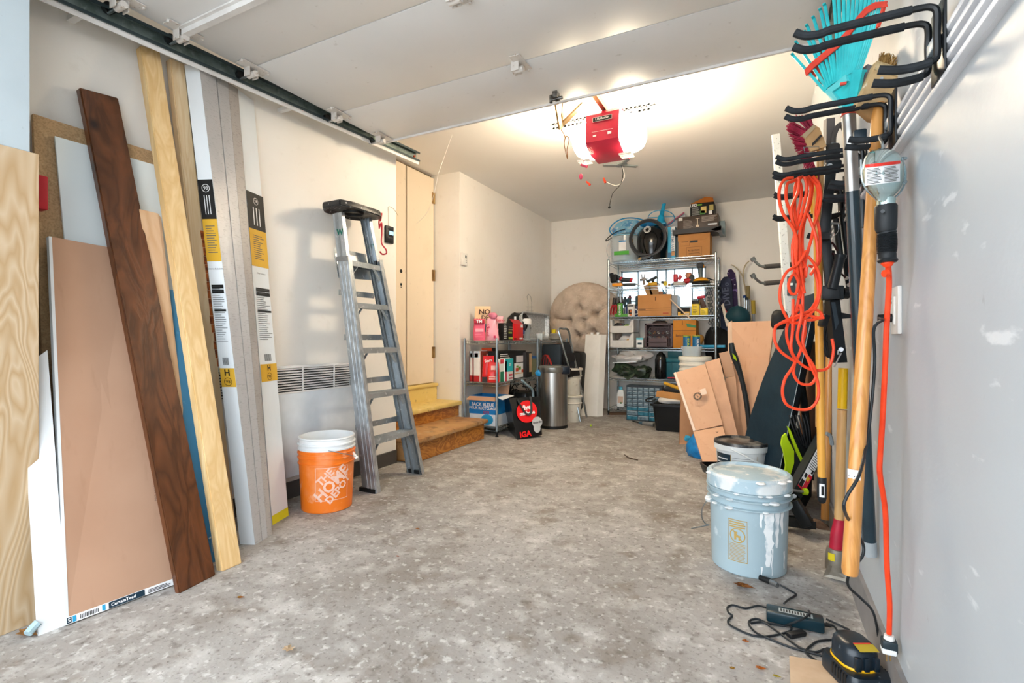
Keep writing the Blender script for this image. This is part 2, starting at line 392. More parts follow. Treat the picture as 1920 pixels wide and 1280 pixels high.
b = B(); b.beam(tr0 + V((.012, 0, .06)), tr1 + V((.012, 0, .06)), .014, .003, (0, 0, 1)); b.beam(tr0 + V((.012, 0, .003)), tr1 + V((.012, 0, .003)), .012, .003, (0, 0, 1)); b.obj('channel_lip', dark_galv, t)
b = B(); b.beam(tr0 + V((0, 0, -.012)), tr1 + V((0, 0, -.012)), .022, .004, (0, 0, 1)); b.beam(tr0 + V((-.012, 0, -.006)), tr1 + V((-.012, 0, -.006)), .03, .003, (1, 0, 0)); b.obj('flange', white_metal, t)
b = B(); e = tr1 + V((-.03, -.22, .04)); b.bx(e.x - .02, e.x, e.y - .02, e.y + .02, e.z, CEIL); b.obj('hanger', white_metal, t); B().bx(XL, e.x, .95, .975, 2.17, 2.19).obj('wall_bracket', white_metal, t); B().bx(XL, e.x, 1.9, 1.925, 2.20, 2.22).obj('wall_bracket', white_metal, t)
B().cyl(tr1 + V((.0, -.06, .02)), tr1 + V((.012, -.06, .02)), .008).obj('bolt', mat('rust', '#a8492a', rough=.6), t)
# right-hand track, mostly behind the rake
t = thing('door_track', 'dark metal door track high up behind the turquoise rake', 'track', (.26, .4, 2.2))
b = B(); b.beam((.27, .3, 2.19), (.27, 2.9, 2.22), .075, .003, (0, 0, 1)); b.beam((.255, .3, 2.225), (.255, 2.9, 2.255), .03, .003, (1, 0, 0)); b.beam((.255, .3, 2.155), (.255, 2.9, 2.185), .03, .003, (1, 0, 0)); b.obj('channel', galv, t)

# opener
red = mat('opener red', '#c22a45', '#b5243e', rough=.3, coat=.3)
lens = mat('lit lens', (1.0, .84, .60), (1.0, .84, .60), emit=LAMP_STRENGTH, rough=.5)
white_pl = mat('white plastic', '#ece9e4', '#dedad4', rough=.4)
gold_metal = mat('zinc plated steel', '#c9a878', '#8d7450', rough=.35, metal=.7)
OX, OY = -.93, 3.30
t = thing('door_opener', 'ceiling mounted opener with red casing between two glowing lamp lenses', 'garage door opener', (OX, OY, 2.24))
b = B(); pr = [(-.10, -.155), (-.08, -.175), (.10, -.165), (.135, -.12), (.135, .12), (-.125, .12), (-.13, -.05)]
b.rings([[V((OX + sx, OY + y, 2.285 + z)) for z, y in pr] for sx in (-.108, .112)]); cs = b.obj('casing', red, t)
F0 = V((OX + .005, OY - .172, 2.315))
f = plane_map(F0 + V((0, 0, .03)), (1, 0, 0), (0, .05, 1), 1, .004)
wm = mat('white print', '#f2f2f2', '#e4e4e4', rough=.5); bk = mat('black print', '#141414', '#1d1d1d', rough=.5)
quads([(-.062, -.013, .062, .013)], f, bk, cs, 'badge'); quads([(-.064, -.015, .064, -.013), (-.064, .013, .064, .015), (-.064, -.015, -.062, .015), (.062, -.015, .064, .015)], f, wm, cs, 'badge_frame')
text('LiftMaster', plane_map(F0 + V((0, -.0015, .03)), (1, 0, 0), (0, .05, 1), .022, .006), wm, cs, bold=.02)
f2 = plane_map(F0 + V((0, 0, -.05)), (1, 0, 0), (0, .05, 1), 1, .004)
quads([(-.07, .0, .07, .002), (-.062, -.03, -.040, -.020), (.035, -.03, .06, -.012)], f2, wm, cs, 'printed_lines')
for sx in (-1, 1):
    c = V((OX + sx * .095, OY, 2.285)); rr = []
    for k in range(7):
        a = k / 6 * PI / 2; x = math.sin(a) * .145; s_ = math.cos(a) ** .45 if k < 6 else .12
        rr.append([c + V((sx * x, math.cos(q) * .16 * s_, math.sin(q) * .125 * s_)) for q in [2 * PI * j / 20 for j in range(20)]])
    B().rings(rr).obj('lens', lens, t, 60)
    b = B()
    for j in range(5): b.bx(OX + sx * .10, OX + sx * .18, OY - .13 + j * .02, OY - .12 + j * .02, 2.108, 2.118)
    b.obj('vent', white_pl, t)
# perforated angle on the ceiling with two drop straps
b = B(); y0 = 3.47
for i in range(24):
    x = -1.41 + i * .0305; b.bx(x, x + .0165, y0, y0 + .003, CEIL - .045, CEIL)
b.bx(-1.41, -.66, y0, y0 + .003, CEIL - .012, CEIL); b.bx(-1.41, -.66, y0, y0 + .003, CEIL - .045, CEIL - .033); b.bx(-1.41, -.66, y0, y0 + .04, CEIL - .003, CEIL)
b.obj('perforated_angle', steel, t)
for x in (OX - .10, OX + .12):
    b = B(); b.bx(x, x + .03, y0 - .01, y0 - .006, 2.34, CEIL - .02); b.bx(x - .02, x + .035, y0 - .12, y0 - .006, 2.34, 2.345); b.obj('strap', steel, t)
b = B(); b.beam((OX, 3.22, 2.44), (OX - .02, .3, 2.44), .03, .035, (1, 0, 0)); b.obj('drive_rail', gold_metal, t)
b = B(); b.beam(at(1042, 186, D=2.78), at(1051, 240, D=2.95), .03, .012); b.beam(at(1049, 238, D=2.95), at(1092, 196, D=2.98), .035, .012); b.beam(at(1057, 187, D=2.85), at(1053, 228, D=2.95), .02, .006); b.obj('door_arm', gold_metal, t)
b = B(); e = at(1043, 180, Z=ZD - .02); b.box(e, (.025, .05, .035)); b.cyl(e + V((-.035, 0, -.015)), e + V((.035, 0, -.015)), .009); b.cyl(e + V((-.03, 0, .01)), e + V((-.03, 0, -.03)), .009); b.obj('door_bracket', mat('dark steel', '#8b8c8a', '#4a4a48', rough=.3, metal=.8, scale=60), t)
cordm = mat('brown wire', '#a06a34', rough=.6)
b = B(); q = (OX - .25, 2.86, 2.2)
b.tube(spline([at(x, y, D=3.0) for x, y in ((1052, 243), (1059, 256), (1058, 272), (1064, 298), (1063, 280), (1067, 262), (1062, 255), (1059, 262))]), .0025, 5); b.obj('loose_wire', cordm, t)
b = B(); q = V((OX - .07, 2.98, 2.36)); b.tube([q, q + V((0, 0, -.34))], .0015, 5); b.obj('release_cord', mat('red cord', '#d4566a'), t)
b = B(); b.cyl(q + V((-.02, 0, -.345)), q + V((.022, 0, -.365)), .008, n=8); b.sphere(q + V((-.02, 0, -.42)), .012, sc=(1, 1, 1.6)); b.obj('release_handle', mat('pink red plastic', '#e0506c'), t)

# ceiling junction plate with loose wires
J = at(1165, 308, Z=CEIL)
t = thing('ceiling_bracket', 'grey three armed bracket with hanging wires on the ceiling behind the opener', 'bracket', J)
gm = mat('grey bracket', '#8f9595', '#7c8383', rough=.5)
b = B(); b.cyl(J + V((0, 0, -.012)), J, .055, n=8)
for p0 in ((-.15, -.08), (.12, .10), (.10, -.14)): b.beam(J + V((0, 0, -.008)), J + V((p0[0], p0[1], -.008)), .035, .012, (p0[1], -p0[0], 0))
b.obj('plate', gm, t)
b = B(); b.tube(spline([J, J + V((.02, -.02, -.10)), J + V((0, -.04, -.2)), J + V((-.07, -.05, -.28)), J + V((-.10, -.05, -.4))]), .003, 5); b.sphere(J + V((-.10, -.05, -.4)), .012); b.obj('black_wire', black, t)
b = B(); b.tube(spline([J, J + V((.03, 0, -.12)), J + V((-.04, 0, -.19)), J + V((-.15, 0, -.14))]), .003, 5); b.obj('white_wire', white_pl, t)
b = B(); b.cyl(J + V((-.15, 0, -.15)), J + V((-.17, 0, -.10)), .012, .007, 8); b.cyl(J + V((-.30, 0, -.15)), J + V((-.34, 0, -.11)), .012, .007, 8); b.obj('wire_nut', mat('orange red plastic', '#e4472c'), t)

# heater, wall switch, control, rail, socket
t = thing('wall_heater', 'white electric convector on the left wall behind the orange bucket', 'heater', (-2.38, 1.9, .15))
hy0, hy1 = 1.52, 2.45
hw = mat('heater enamel', '#dfe3e8', '#d2d7dc', rough=.35)
b = B(); b.bx(-2.425, -2.37, hy0, hy1, .14, .62, bev=.004); b.bx(-2.438, -2.41, hy0, hy1, .62, .765); b.obj('casing', hw, t)
b = B(); b.bx(-2.372, -2.368, hy0, hy1, .755, .768); b.bx(-2.372, -2.368, hy0, hy1, .612, .622)
for k in range(4): y = hy0 + .02 + k * .235; b.bx(-2.374, -2.367, y, y + .006, .62, .76)
for k in range(9): b.box((-2.380, (hy0 + hy1) / 2, .632 + k * .0145), (.014, hy1 - hy0, .005), Matrix.Rotation(.2, 3, 'Y'))
b.obj('louvre', white_metal, t)
B().bx(-2.41, -2.405, hy0, hy1, .62, .755).obj('dark_core', mat('heater core', '#2c2e30'), t)
C0 = at(728, 440, X=XL)
t = thing('door_control', 'black opener control with lit blue screen on the left wall above the ladder', 'control panel', C0)
B().box(C0 + V((.009, 0, 0)), (.018, .085, .125), bev=.006).obj('housing', black, t)
B().box(C0 + V((.019, .012, .012)), (.002, .042, .026)).obj('screen', mat('lit screen', '#8fd0f5', '#8fd0f5', emit=1.2), t)
b = B(); b.box(C0 + V((.02, 0, -.03)), (.004, .05, .022), bev=.002); b.box(C0 + V((.02, 0, .045)), (.004, .05, .018), bev=.002); b.obj('button', mat('charcoal plastic', '#2c2e30', rough=.35), t)
b = B(); b.tube(spline([C0 + V((.003, 0, .06)), C0 + V((.002, 0, .15)), C0 + V((.002, 0, .205)), C0 + V((.002, .06, .20)), C0 + V((.002, .11, .16))]), .0015, 5); b.obj('wire', mat('pale wire', '#b9a48d'), t)
S0 = at(868, 486, X=-2.62)
t = thing('thermostat', 'white thermostat on the closet wall above the left shelf', 'thermostat', S0)
B().box(S0 + V((.012, 0, 0)), (.024, .10, .12), bev=.004).obj('housing', white_pl, t)
B().box(S0 + V((.025, .015, .025)), (.002, .026, .028)).obj('screen', mat('grey display', '#6d7376'), t)
b = B(); b.box(S0 + V((.025, .02, -.012)), (.003, .014, .008)); b.box(S0 + V((.025, .02, -.03)), (.003, .014, .008)); b.obj('button', mat('grey button', '#9a9da0'), t)
# loose thread hanging from the track end
b = B(); b.tube(spline([at(822, 325, X=-2.2), at(838, 280, X=-2.2), at(853, 238, X=-2.2)]), .0016, 5); b.tube(spline([at(822, 325, X=-2.2), at(812, 370, X=-2.3), at(800, 400, X=-2.4), at(780, 420, X=-2.5)]), .0014, 5)
tag(b.obj('thread', mat('white thread', '#efe8df')), 'thin pale thread hanging from the raised door beside the cream door', 'thread')

zr = 1.415
t = thing('wall_rail', 'long white ribbed mounting rail on the right wall carrying the tool hooks', 'rail', (XR, 2, zr))
b = B(); b.bx(XR - .008, XR, .3, 3.3, zr - .045, zr + .045)
for dz in (-.038, -.012, .014, .038): b.bx(XR - .02, XR, .3, 3.3, zr + dz - .006, zr + dz + .006, bev=.003)
b.obj('rail', mat('rail white', '#dcdde0', '#cbccd0', rough=.35), t)

# ------------------------------------------------------------------ things leaning on the left wall
def onp(px, py, p0, n):
    d = at(px, py, D=1) - V((0, 0, EYE)); n = V(n)
    return V((0, 0, EYE)) + d * ((V(p0) - V((0, 0, EYE))).dot(n) / d.dot(n))
def mid(*p): return sum((V(q) for q in p), V((0, 0, 0))) / len(p)
def prism(b, bot, top, bev=0):
    b.rings([[V(p) for p in bot], [V(p) for p in top]]); return b
cardb = layered('brown cardboard', '#b08a70', [('#a27a60', 3, .45, .7, .5), ('#9c755a', 30, .6, .72, .3, (1, 1, .2))], rough=.8)
cardb2 = layered('orange cardboard', '#c68d55', [('#a9713e', 4, .5, .7, .5)], rough=.8)
darkcard = mat('dark cardboard', '#6f5847', '#5c4839', rough=.85)
mdf = layered('particle board', '#b3926a', [('#8f7250', 160, .45, .6, .6), ('#c6a981', 60, .55, .7, .5)], rough=.8)
melamine = mat('pale melamine', '#dde3e3', '#d2d9da', scale=2, rough=.4)
stain = woodm('dark stained pine', '#6b3d20', '#44240f', stretch=(6, 6, .55), scale=1.8, knot='#20100a', rough=.28, rings=4, coat=.15)
pine = woodm('construction lumber', '#e8cb9a', '#d6b078', stretch=(10, 10, .5), scale=1.5, knot='#9c6a34', rough=.6, rings=4)
pine2 = woodm('pale lumber', '#f2dcb8', '#e2c294', stretch=(12, 12, .5), scale=1.5, knot='#7b5230', rough=.6, rings=4)
maple = woodm('maple board', '#e3c09c', '#d2a67c', stretch=(5, 5, .5), scale=1.5, rings=4)
bluem = layered('blue board', '#4f8fb4', [('#3c7ba3', 2, .4, .7, .6), ('#7fb0cc', 20, .66, .72, .4)], rough=.5)
white_board = mat('white primed board', '#dfe3e6', '#d7dbde', rough=.45, scale=3)

# particle board, melamine panel
A_, B_ = at(62, 213, X=-2.40), at(318, 294, X=-2.40)
F1, F2 = V((-2.16, .80, 0)), V((-2.16, A_.y + .62, 0))
o = B().slab([F1, (-2.16, B_.y + .02, 0), B_, A_], .016).obj('particle_board', mdf); tag(o, 'tan particle board sheet leaning behind the pale panel and dark brown board', 'board')
A2, B2 = at(103, 255, X=-2.375), at(318, 317, X=-2.375)
o = B().slab([(-2.13, .92, 0), (-2.13, B2.y + .03, 0), B2, A2], .008).obj('melamine_panel', melamine); tag(o, 'smooth pale white panel leaning in front of the particle board', 'panel')
o = B().slab([(-2.24, .755, 0), (-2.24, .80, 0), (-2.38, .80, 1.52), (-2.38, .757, 1.53)], .03).obj('dark_board', darkcard); tag(o, 'narrow dark brown cardboard strip between plywood and particle board', 'cardboard')
t0 = at(73, 362, X=-2.30); o = B().box(t0, (.05, .035, .12), bev=.004).obj('red_packet', mat('red packet', '#b5202c', rough=.5)); tag(o, 'small red packet wedged behind the plywood edge', 'packet')
# maple and blue boards
o = B().slab([at(352, 1060, X=-1.99), at(376, 1050, X=-1.99), at(302, 408, X=-2.27), at(296, 400, X=-2.27), at(262, 392, X=-2.27)], .014).obj('maple_board', maple); tag(o, 'light maple board with clipped corner just right of the dark brown board', 'board')
o = B().slab([at(372, 1066, X=-1.96), at(410, 1050, X=-1.97), at(368, 548, X=-2.23), at(302, 541, X=-2.23)], .010).obj('blue_board', bluem); tag(o, 'blue foam board standing behind the thick lumber', 'board')
# drywall stack with printed end tape
t = thing('drywall_sheet', 'narrow brown faced drywall sheet with printed end tape, leaning left of the dark board', 'drywall', at(226, 1134, Z=0))
q = [at(125, 1171, Z=.004), at(333, 1093, Z=.004), at(240, 470, X=-2.28), at(93, 443, X=-2.28)]
B().slab(q, .014).obj('sheet', cardb, t)
B().slab([q[0] + V((.001, -.003, 0)), q[0] + V((.001, .006, 0)), q[3] + V((.001, .006, 0)), q[3] + V((.001, -.003, 0))], .018).obj('white_edge', white_board, t)
b0, b1 = q[0], q[1]; up = (q[3] - q[0]).normalized(); rt = (b1 - b0).normalized(); L_ = (b1 - b0).length
sl = B().slab([b0 + rt * .002, b1, b1 + up * .022, b0 + rt * .002 + up * .022], .002); sl.M = Matrix.Identity(4)
for v in sl.bm.verts: v.co += V((.003, -.001, .001))
tp = sl.obj('end_tape', wm, t)
f = plane_map(b0 + V((.003, -.001, .001)), rt, up, 1, .0015)
quads([(.0, .002, .012, .020), (.11, .001, .215, .021)], f, mat('tape navy', '#183040'), tp, 'printed_band')
quads([(.015, .002, .024, .020), (.092, .002, .101, .020)], f, mat('tape cyan', '#2f9cc8'), tp, 'printed_band')
quads([(.034 + i * .0042, .004, .036 + i * .0042, .017) for i in range(12)] + lines(.225, .004, .30, .018, 3), f, bk, tp, 'barcode')
text('CertainTeed', plane_map(b0 + V((.003, -.001, .001)) + rt * .152 + up * .011, rt, up, .014, .0025), wm, tp, bold=.02)
text('5', plane_map(b0 + V((.003, -.001, .001)) + rt * .006 + up * .011, rt, up, .016, .0025), wm, tp, bold=.02)
cpos = b0 + rt * .27 + up * .36
text('F4X0  HK9G0  75D', plane_map(cpos, up, -rt, .011, .002), mat('grey print', '#4a4038'), t)
# white board
q = [at(72, 1192, Z=0), at(128, 1170, Z=0), at(89, 656, X=-2.17), at(41, 690, X=-2.17)]
o = B().slab(q, .016).obj('white_board', white_board); tag(o, 'white board with slanted top leaning in front of the drywall, nearest the plywood', 'board')
# dark brown board
q = [at(337, 1113, Z=0), at(405, 1078, Z=0), at(222, 183, X=-2.40), at(149, 163, X=-2.40)]
b = B(); n_ = (q[1] - q[0]).cross(q[3] - q[0]).normalized(); n_ = n_ if n_.x > 0 else -n_
b.slab(q, .028); bmesh.ops.bevel(b.bm, geom=[e for e in b.bm.edges], offset=.004, segments=2, affect='EDGES')
o = b.obj('stained_board', stain); tag(o, 'long dark brown stained pine board leaning against the wall', 'board')
# 2x4s
q = [at(417, 1072, Z=0), at(454, 1056, Z=0), at(300, 96, X=-2.38), at(263, 84, X=-2.38)]
b = B().slab(q, .040); bmesh.ops.bevel(b.bm, geom=[e for e in b.bm.edges], offset=.004, segments=2, affect='EDGES')
o = b.obj('lumber_stud', pine); tag(o, 'yellowish two by four stud, the nearer of the pair, leaning beside the blue board', 'lumber')
t = thing('lumber_stud', 'pale two by four stud with a strip of bark, behind the nearer stud', 'lumber', at(430, 1010, Z=0))
q = [at(418, 1014, Z=0), at(445, 1004, Z=0), at(346, 120, X=-2.40), at(319, 108, X=-2.40)]
b = B().slab(q, .038); bmesh.ops.bevel(b.bm, geom=[e for e in b.bm.edges], offset=.004, segments=2, affect='EDGES'); b.obj('stud', pine2, t)
e0, e1 = q[1], q[2]; rd = (q[0] - q[1]).normalized(); n_ = (q[1] - q[0]).cross(q[3] - q[0]).normalized(); n_ = n_ if n_.x > 0 else -n_
b = B()
for i in range(16):
    a = e0 + (e1 - e0) * (.36 + i * .018); c = e0 + (e1 - e0) * (.36 + i * .018 + .017); w0 = .004 + .012 * abs(noise.noise(V((i * .7, 0, 0)))) + (.006 if i > 3 else 0)
    b.slab([a + n_ * .002, c + n_ * .002, c + rd * w0 + n_ * .002, a + rd * w0 + n_ * .002], .002)
b.obj('bark_edge', layered('bark', '#b4602c', [('#5c2a14', 40, .45, .6, .8)], rough=.9, bump=.6), t)
b = B(); b.tube([at(329, 330, X=-2.425), at(343, 240, X=-2.425)], .010, 4)
o = b.obj('white_stick', white_board); tag(o, 'short white batten on the wall between the two lumber studs', 'batten')

# cartons
wrap = layered('grey film wrapped carton', '#c3c1c1', [('#a7a5a5', 4, .45, .6, .6, (1, 1, .3)), ('#8d8b8a', 50, .55, .68, .5, (1, 1, 4)), ('#e2e0df', 9, .6, .7, .5, (1, 1, .3))], rough=.3, coat=.2)
carton_w = layered('white carton', '#e6ebef', [('#cfd6db', 5, .5, .7, .4, (1, 1, .4))], rough=.35, coat=.15)
yel = mat('label yellow', '#dfb13c', '#d7a730', rough=.5)
taupe = layered('taupe wrapped carton', '#aaa39d', [('#8f8882', 5, .45, .6, .6, (1, 1, .3)), ('#77706b', 50, .55, .68, .5, (1, 1, 4))], rough=.35)
ca0, cb0 = at(450, 1020, Z=0), at(478, 1021, Z=0); cc0 = at(510, 1002, Z=0)
la = at(346, 122, X=-2.385) - ca0
sd = (cc0 - cb0); sdl = sd.length; sdn = sd.normalized()
def label_face(t, a, b_, lean, py_marks, side=1):
    """black, yellow and white label printed on a carton face; a, b_ its bottom corners, lean the vector to the top"""
    n = (b_ - a).cross(lean); rt = (b_ - a)
    def F(u, v): return a + rt * u + lean * v + nn * .0015
    nn = n.normalized(); nn = nn if nn.dot(V((0, 0, EYE)) - a) > 0 else -nn
    def vz(px, py): return onp(px, py, a, n).z / lean.z
    k0, k1, k2, k3, k4 = [vz(*m_) for m_ in py_marks]     # top of black, black/yellow, yellow/white, white/yellow H, end
    quads([(0.0, k1, 1, k0)], F, bk, t, 'black_band'); quads([(0.0, k2, 1, k1)], F, yel, t, 'yellow_band'); quads([(0.02, k4, 1, k3)], F, yel, t, 'yellow_band')
    F2 = lambda u, v: F(u, v) + nn * .001
    h = lean.length; w_ = rt.length
    quads(lines(.18, k2 + .2 * (k1 - k2), .85, k1 - .12 * (k1 - k2), 12, .3, .5) + lines(.1, k3 + .25 * (k2 - k3), .9, k2 - .22 * (k2 - k3), 26, .22, .5), F2, mat('fine print', '#5b5f63'), t, 'printed_lines')
    z0 = k3 + .7 * (k2 - k3)
    quads([(.12, z0, .92, z0 + .035 * (k2 - k3)), (.12, z0 + .045 * (k2 - k3), .92, z0 + .08 * (k2 - k3)), (.12, k3 + .53 * (k2 - k3), .92, k3 + .55 * (k2 - k3))], F2, bk, t, 'black_bar')
    quads([(.3 + i * .045, k3 + .03 * (k2 - k3), .32 + i * .045, k3 + .1 * (k2 - k3)) for i in range(9)], F2, bk, t, 'barcode')
    mk = lambda u, v, s: plane_map(F2(u, v), rt, lean, s, .0005)
    text('H', mk(.5, k4 + .75 * (k3 - k4), .038), bk, t, bold=.03); text('98', mk(.5, k4 + .28 * (k3 - k4), .022), bk, t)
    text('98', mk(.5, k1 + .78 * (k0 - k1), .022), wm, t)
    ring = []; f = mk(.5, k1 + .78 * (k0 - k1), .019); g = mk(.5, k4 + .28 * (k3 - k4), .019)
    for ff, m_ in ((f, wm), (g, bk)):
        b = B()
        for i in range(20):
            a0, a1 = 2 * PI * i / 20, 2 * PI * (i + 1) / 20
            b.bm.faces.new([b._v(ff(r * math.cos(q), r * math.sin(q))) for r, q in ((1, a0), (1, a1), (.88, a1), (.88, a0))])
        b.obj('printed_ring', m_, t, 0)
    b = B()
    for i in range(3):
        x = .3 + i * .17; vv = [(x, k1 + .12 * (k0 - k1)), (x + .05, k1 + .12 * (k0 - k1)), (x + .05, k1 + .6 * (k0 - k1)), (x, k1 + .6 * (k0 - k1))]
        b.bm.faces.new([b._v(F2(*q)) for q in vv])
    b.obj('printed_lines', wm, t, 0)
    text('Contenu de la boite' if side == 1 else 'Box Content', mk(.5, k2 - .07 * (k2 - k3), .010 if side == 1 else .012), bk, t)
t = thing('long_carton', 'long white carton with black and yellow label, standing right beside the lumber studs', 'carton', ca0)
w1 = sdl * .42; lc_ = at(446, 166, X=-2.385) - cc0; LA = lambda k: la.lerp(lc_, k)
prism(B(), [ca0, cb0, cb0 + sdn * w1 * .95, ca0 + sdn * w1 * .95], [ca0 + la, cb0 + la, cb0 + LA(.40) + sdn * w1 * .95, ca0 + LA(.40) + sdn * w1 * .95]).obj('carton', carton_w, t)
q = [cb0 + sdn * .001, cb0 + sdn * w1 * .94]; n_ = V((.0015, -.0004, 0))
B().slab([q[0] + n_, q[1] + n_, q[1] + LA(.40) + n_, q[0] + la + n_], .001).obj('film_side', wrap, t)
label_face(t, ca0, cb0, la, [(370, 337), (378, 411), (386, 490), (410, 690), (414, 725)])
for i, (f0, f1, m_, lab) in enumerate([(.42, .72, wrap, 'long grey film wrapped carton, middle one of three pressed together'), (.72, 1.0, taupe, 'long taupe wrapped carton, right hand one of three pressed together')]):
    s0, s1 = cb0 + sdn * sdl * (f0 + .015), cb0 + sdn * sdl * f1; bk_ = (ca0 - cb0)
    tag(prism(B(), [s0, s1, s1 + bk_, s0 + bk_], [s0 + LA(f0), s1 + LA(f1), s1 + bk_ + LA(f1), s0 + bk_ + LA(f0)]).noise(.0025, 4, i).obj('long_carton', m_), lab, 'carton')
a0, b0 = at(511, 984, Z=0), at(541, 966, Z=0); lb = at(446, 168, X=-2.395) - a0
t = thing('long_carton', 'separate long carton with dark label and yellow taped foot, nearest the heater', 'carton', a0)
bk_ = V((-.033, -.012, 0))
prism(B(), [a0, b0, b0 + bk_, a0 + bk_], [a0 + lb, b0 + lb - (b0 - a0) * .08, b0 + lb + bk_, a0 + lb + bk_]).obj('carton', carton_w, t)
label_face(t, a0, b0, lb, [(464, 357), (469, 427), (476, 498), (490, 683), (493, 716)], 2)
n_ = V((.002, -.0005, 0)); B().slab([a0 + n_, b0 + n_, b0 + n_ + lb * .02, a0 + n_ + lb * .02], .001).obj('yellow_tape', mat('bright yellow tape', '#e8dc2a'), t)

# wire handle on the floor behind the stud
t0 = at(403, 1062, Z=0)
b = B(); b.tube(spline([at(399, 1050, X=-1.98), at(398, 1000, X=-1.98), at(401, 945, X=-1.98)]), .004, 6); b.tube(spline([at(392, 1010, X=-1.97), at(402, 1003, X=-1.97), at(411, 1006, X=-1.97), at(409, 1040, X=-1.96), at(407, 1058, X=-1.95)]), .004, 6)
tag(b.obj('wire_bracket', mat('grey wire', '#8b9296', rough=.4, metal=.5)), 'bent grey wire bracket on the floor between dark board and stud', 'bracket')

# ------------------------------------------------------------------ orange bucket with white pail nested in it
def bucket_profile(r0, r1, h, rings, lip=.008):
    p = [(r0 - .004, 0), (r0, .004)]
    for z in rings:
        r = r0 + (r1 - r0) * z / h; p += [(r, z - .004), (r + lip, z - .002), (r + lip, z + .002), (r, z + .004)]
    p += [(r1, h)]; return p
bc = at(613, 948, Z=0)
orange = layered('orange bucket plastic', '#f07a1c', [('#f3a06a', 7, .52, .68, .7), ('#f7c3a0', 14, .6, .7, .6), ('#cf5c10', 3, .6, .75, .4)], rough=.4)
pinkish = mat('bucket print', '#f3cdbd', '#f0bda6', scale=30, rough=.5)
t = thing('bucket', 'dirty orange bucket with printed logo, standing left of the ladder', 'bucket', bc)
R0, R1, HH = .132, .146, .33
B().lathe([(0.0, .0)] + bucket_profile(R0, R1, HH, [.255, .285, .31], .006) + [(R1 - .004, HH), (R0 - .004, .006), (0, .006)], bc, 40).obj('body', orange, t)
wt = atan = math.atan2(-bc.y, -bc.x)   # direction towards the camera
def cylmap(c, r_at, th0, z0, size, rot=0, out=.0015):
    cs, sn = math.cos(rot), math.sin(rot)
    def f(x, y):
        X_ = (x * cs - y * sn) * size; Z_ = z0 + (x * sn + y * cs) * size; r = r_at(Z_) + out; th = th0 + X_ / r
        return V(c) + V((math.cos(th) * r, math.sin(th) * r, Z_))
    return f
ra = lambda z: R0 + (R1 - R0) * z / HH
th = wt + .20
S = .155
f = cylmap(bc, ra, th, .155, 1)
quads([(-.088, .085, .088, .088), (-.088, -.088, .088, -.085)], f, pinkish, t, 'logo_frame', 12); quads([(-.088, -.088, -.085, .088), (.085, -.088, .088, .088)], f, pinkish, t, 'logo_frame')
for s_, off, sz in (('THE', .052, .054), ('HOME', .0, .078), ('DEPOT', -.050, .054)):
    cx_, cy_ = -math.sin(PI / 4) * off, math.cos(PI / 4) * off
    f0 = cylmap(bc, ra, th, .155, 1); rot = PI / 4; cs, sn = math.cos(rot), math.sin(rot)
    dx = {'THE': -.022, 'HOME': 0, 'DEPOT': .022}[s_] * 0
    text(s_, (lambda f0, cx_, cy_, sz: lambda x, y: f0(cx_ + (x * cs - y * sn) * sz, cy_ + (x * sn + y * cs) * sz))(f0, cx_, cy_, sz), pinkish, t, bold=.035)
t2 = thing('pail', 'white plastic pail nested inside the orange bucket', 'bucket', bc + V((0, 0, .06)))
prof = [(.0, .02), (.124, .02), (.138, .325), (.149, .327), (.150, .334), (.142, .337), (.144, .352), (.151, .354), (.151, .361), (.143, .364), (.144, .382), (.148, .386), (.146, .392), (.139, .392), (.128, .03), (0, .03)]
B().lathe(prof, bc, 40).obj('body', mat('white pail plastic', '#eef0f1', '#e2e5e6', rough=.35), t2)
b = B(); pts = []
for i in range(15):
    a = PI * i / 14; pts.append(bc + V((math.cos(wt + .25 + a - PI / 2) * .152, math.sin(wt + .25 + a - PI / 2) * .152, .335 - .055 * math.sin(a))))
hm = mat('bucket wire handle', '#9aa0a3', rough=.3, metal=.9)
p_ = bc + V((math.cos(wt + .05) * .153, math.sin(wt + .05) * .153, .335)); q_ = at(668, 870, D=(p_ - V((0, 0, 0))).y * .9 + 0) if False else bc + V((math.cos(wt + 1.15) * .165, math.sin(wt + 1.15) * .165, .275))
b.tube(spline([p_, mid(p_, q_) + (mid(p_, q_) - bc - V((0, 0, .3))).normalized() * .03, q_]), .002, 6); b.obj('wire_handle', hm, t2)
B().cyl(q_ + V((-.03, .0, .018)), q_ + V((.008, 0, -.01)), .009, n=10).obj('grip', white_pl, t2)

# ------------------------------------------------------------------ step ladder
alu = layered('aluminium', '#b9bfc3', [('#8d9499', 6, .45, .65, .6, (1, 1, .3)), ('#e4e7e9', 40, .6, .7, .7), ('#6d7478', 90, .66, .74, .4)], rough=.36, metal=.75)
alu2 = mat('ribbed aluminium', '#ccd1d4', '#b0b6bb', scale=1, stretch=(60, 60, 25), lo=.4, hi=.6, rough=.3, metal=.8)
Lb, Lt = V((-2.085, 2.275, 0)), V((-2.29, 2.20, 1.68)); Rb, Rt = V((-2.10, 2.74, 0)), V((-2.29, 2.455, 1.70))
t = thing('step_ladder', 'tall aluminium step ladder with black top cap, folded against the left wall', 'ladder', mid(Lb, Rb))
def rail(b, p, q_, dep, th_=.024, web=.0025, inward=1):
    b.beam(p, q_, dep, web, (1, 0, 0)); x = (q_ - p).normalized(); dd = V((1, 0, 0)); dd = (dd - x * dd.dot(x)).normalized(); s_ = V((0, 1, 0)) * inward * th_ / 2
    for k in (-1, 1): b.beam(p + dd * k * dep / 2 + s_, q_ + dd * k * dep / 2 + s_, web, th_, dd)
bdx = V((-.055, 0, 0)); bdt = V((-.022, 0, 0))
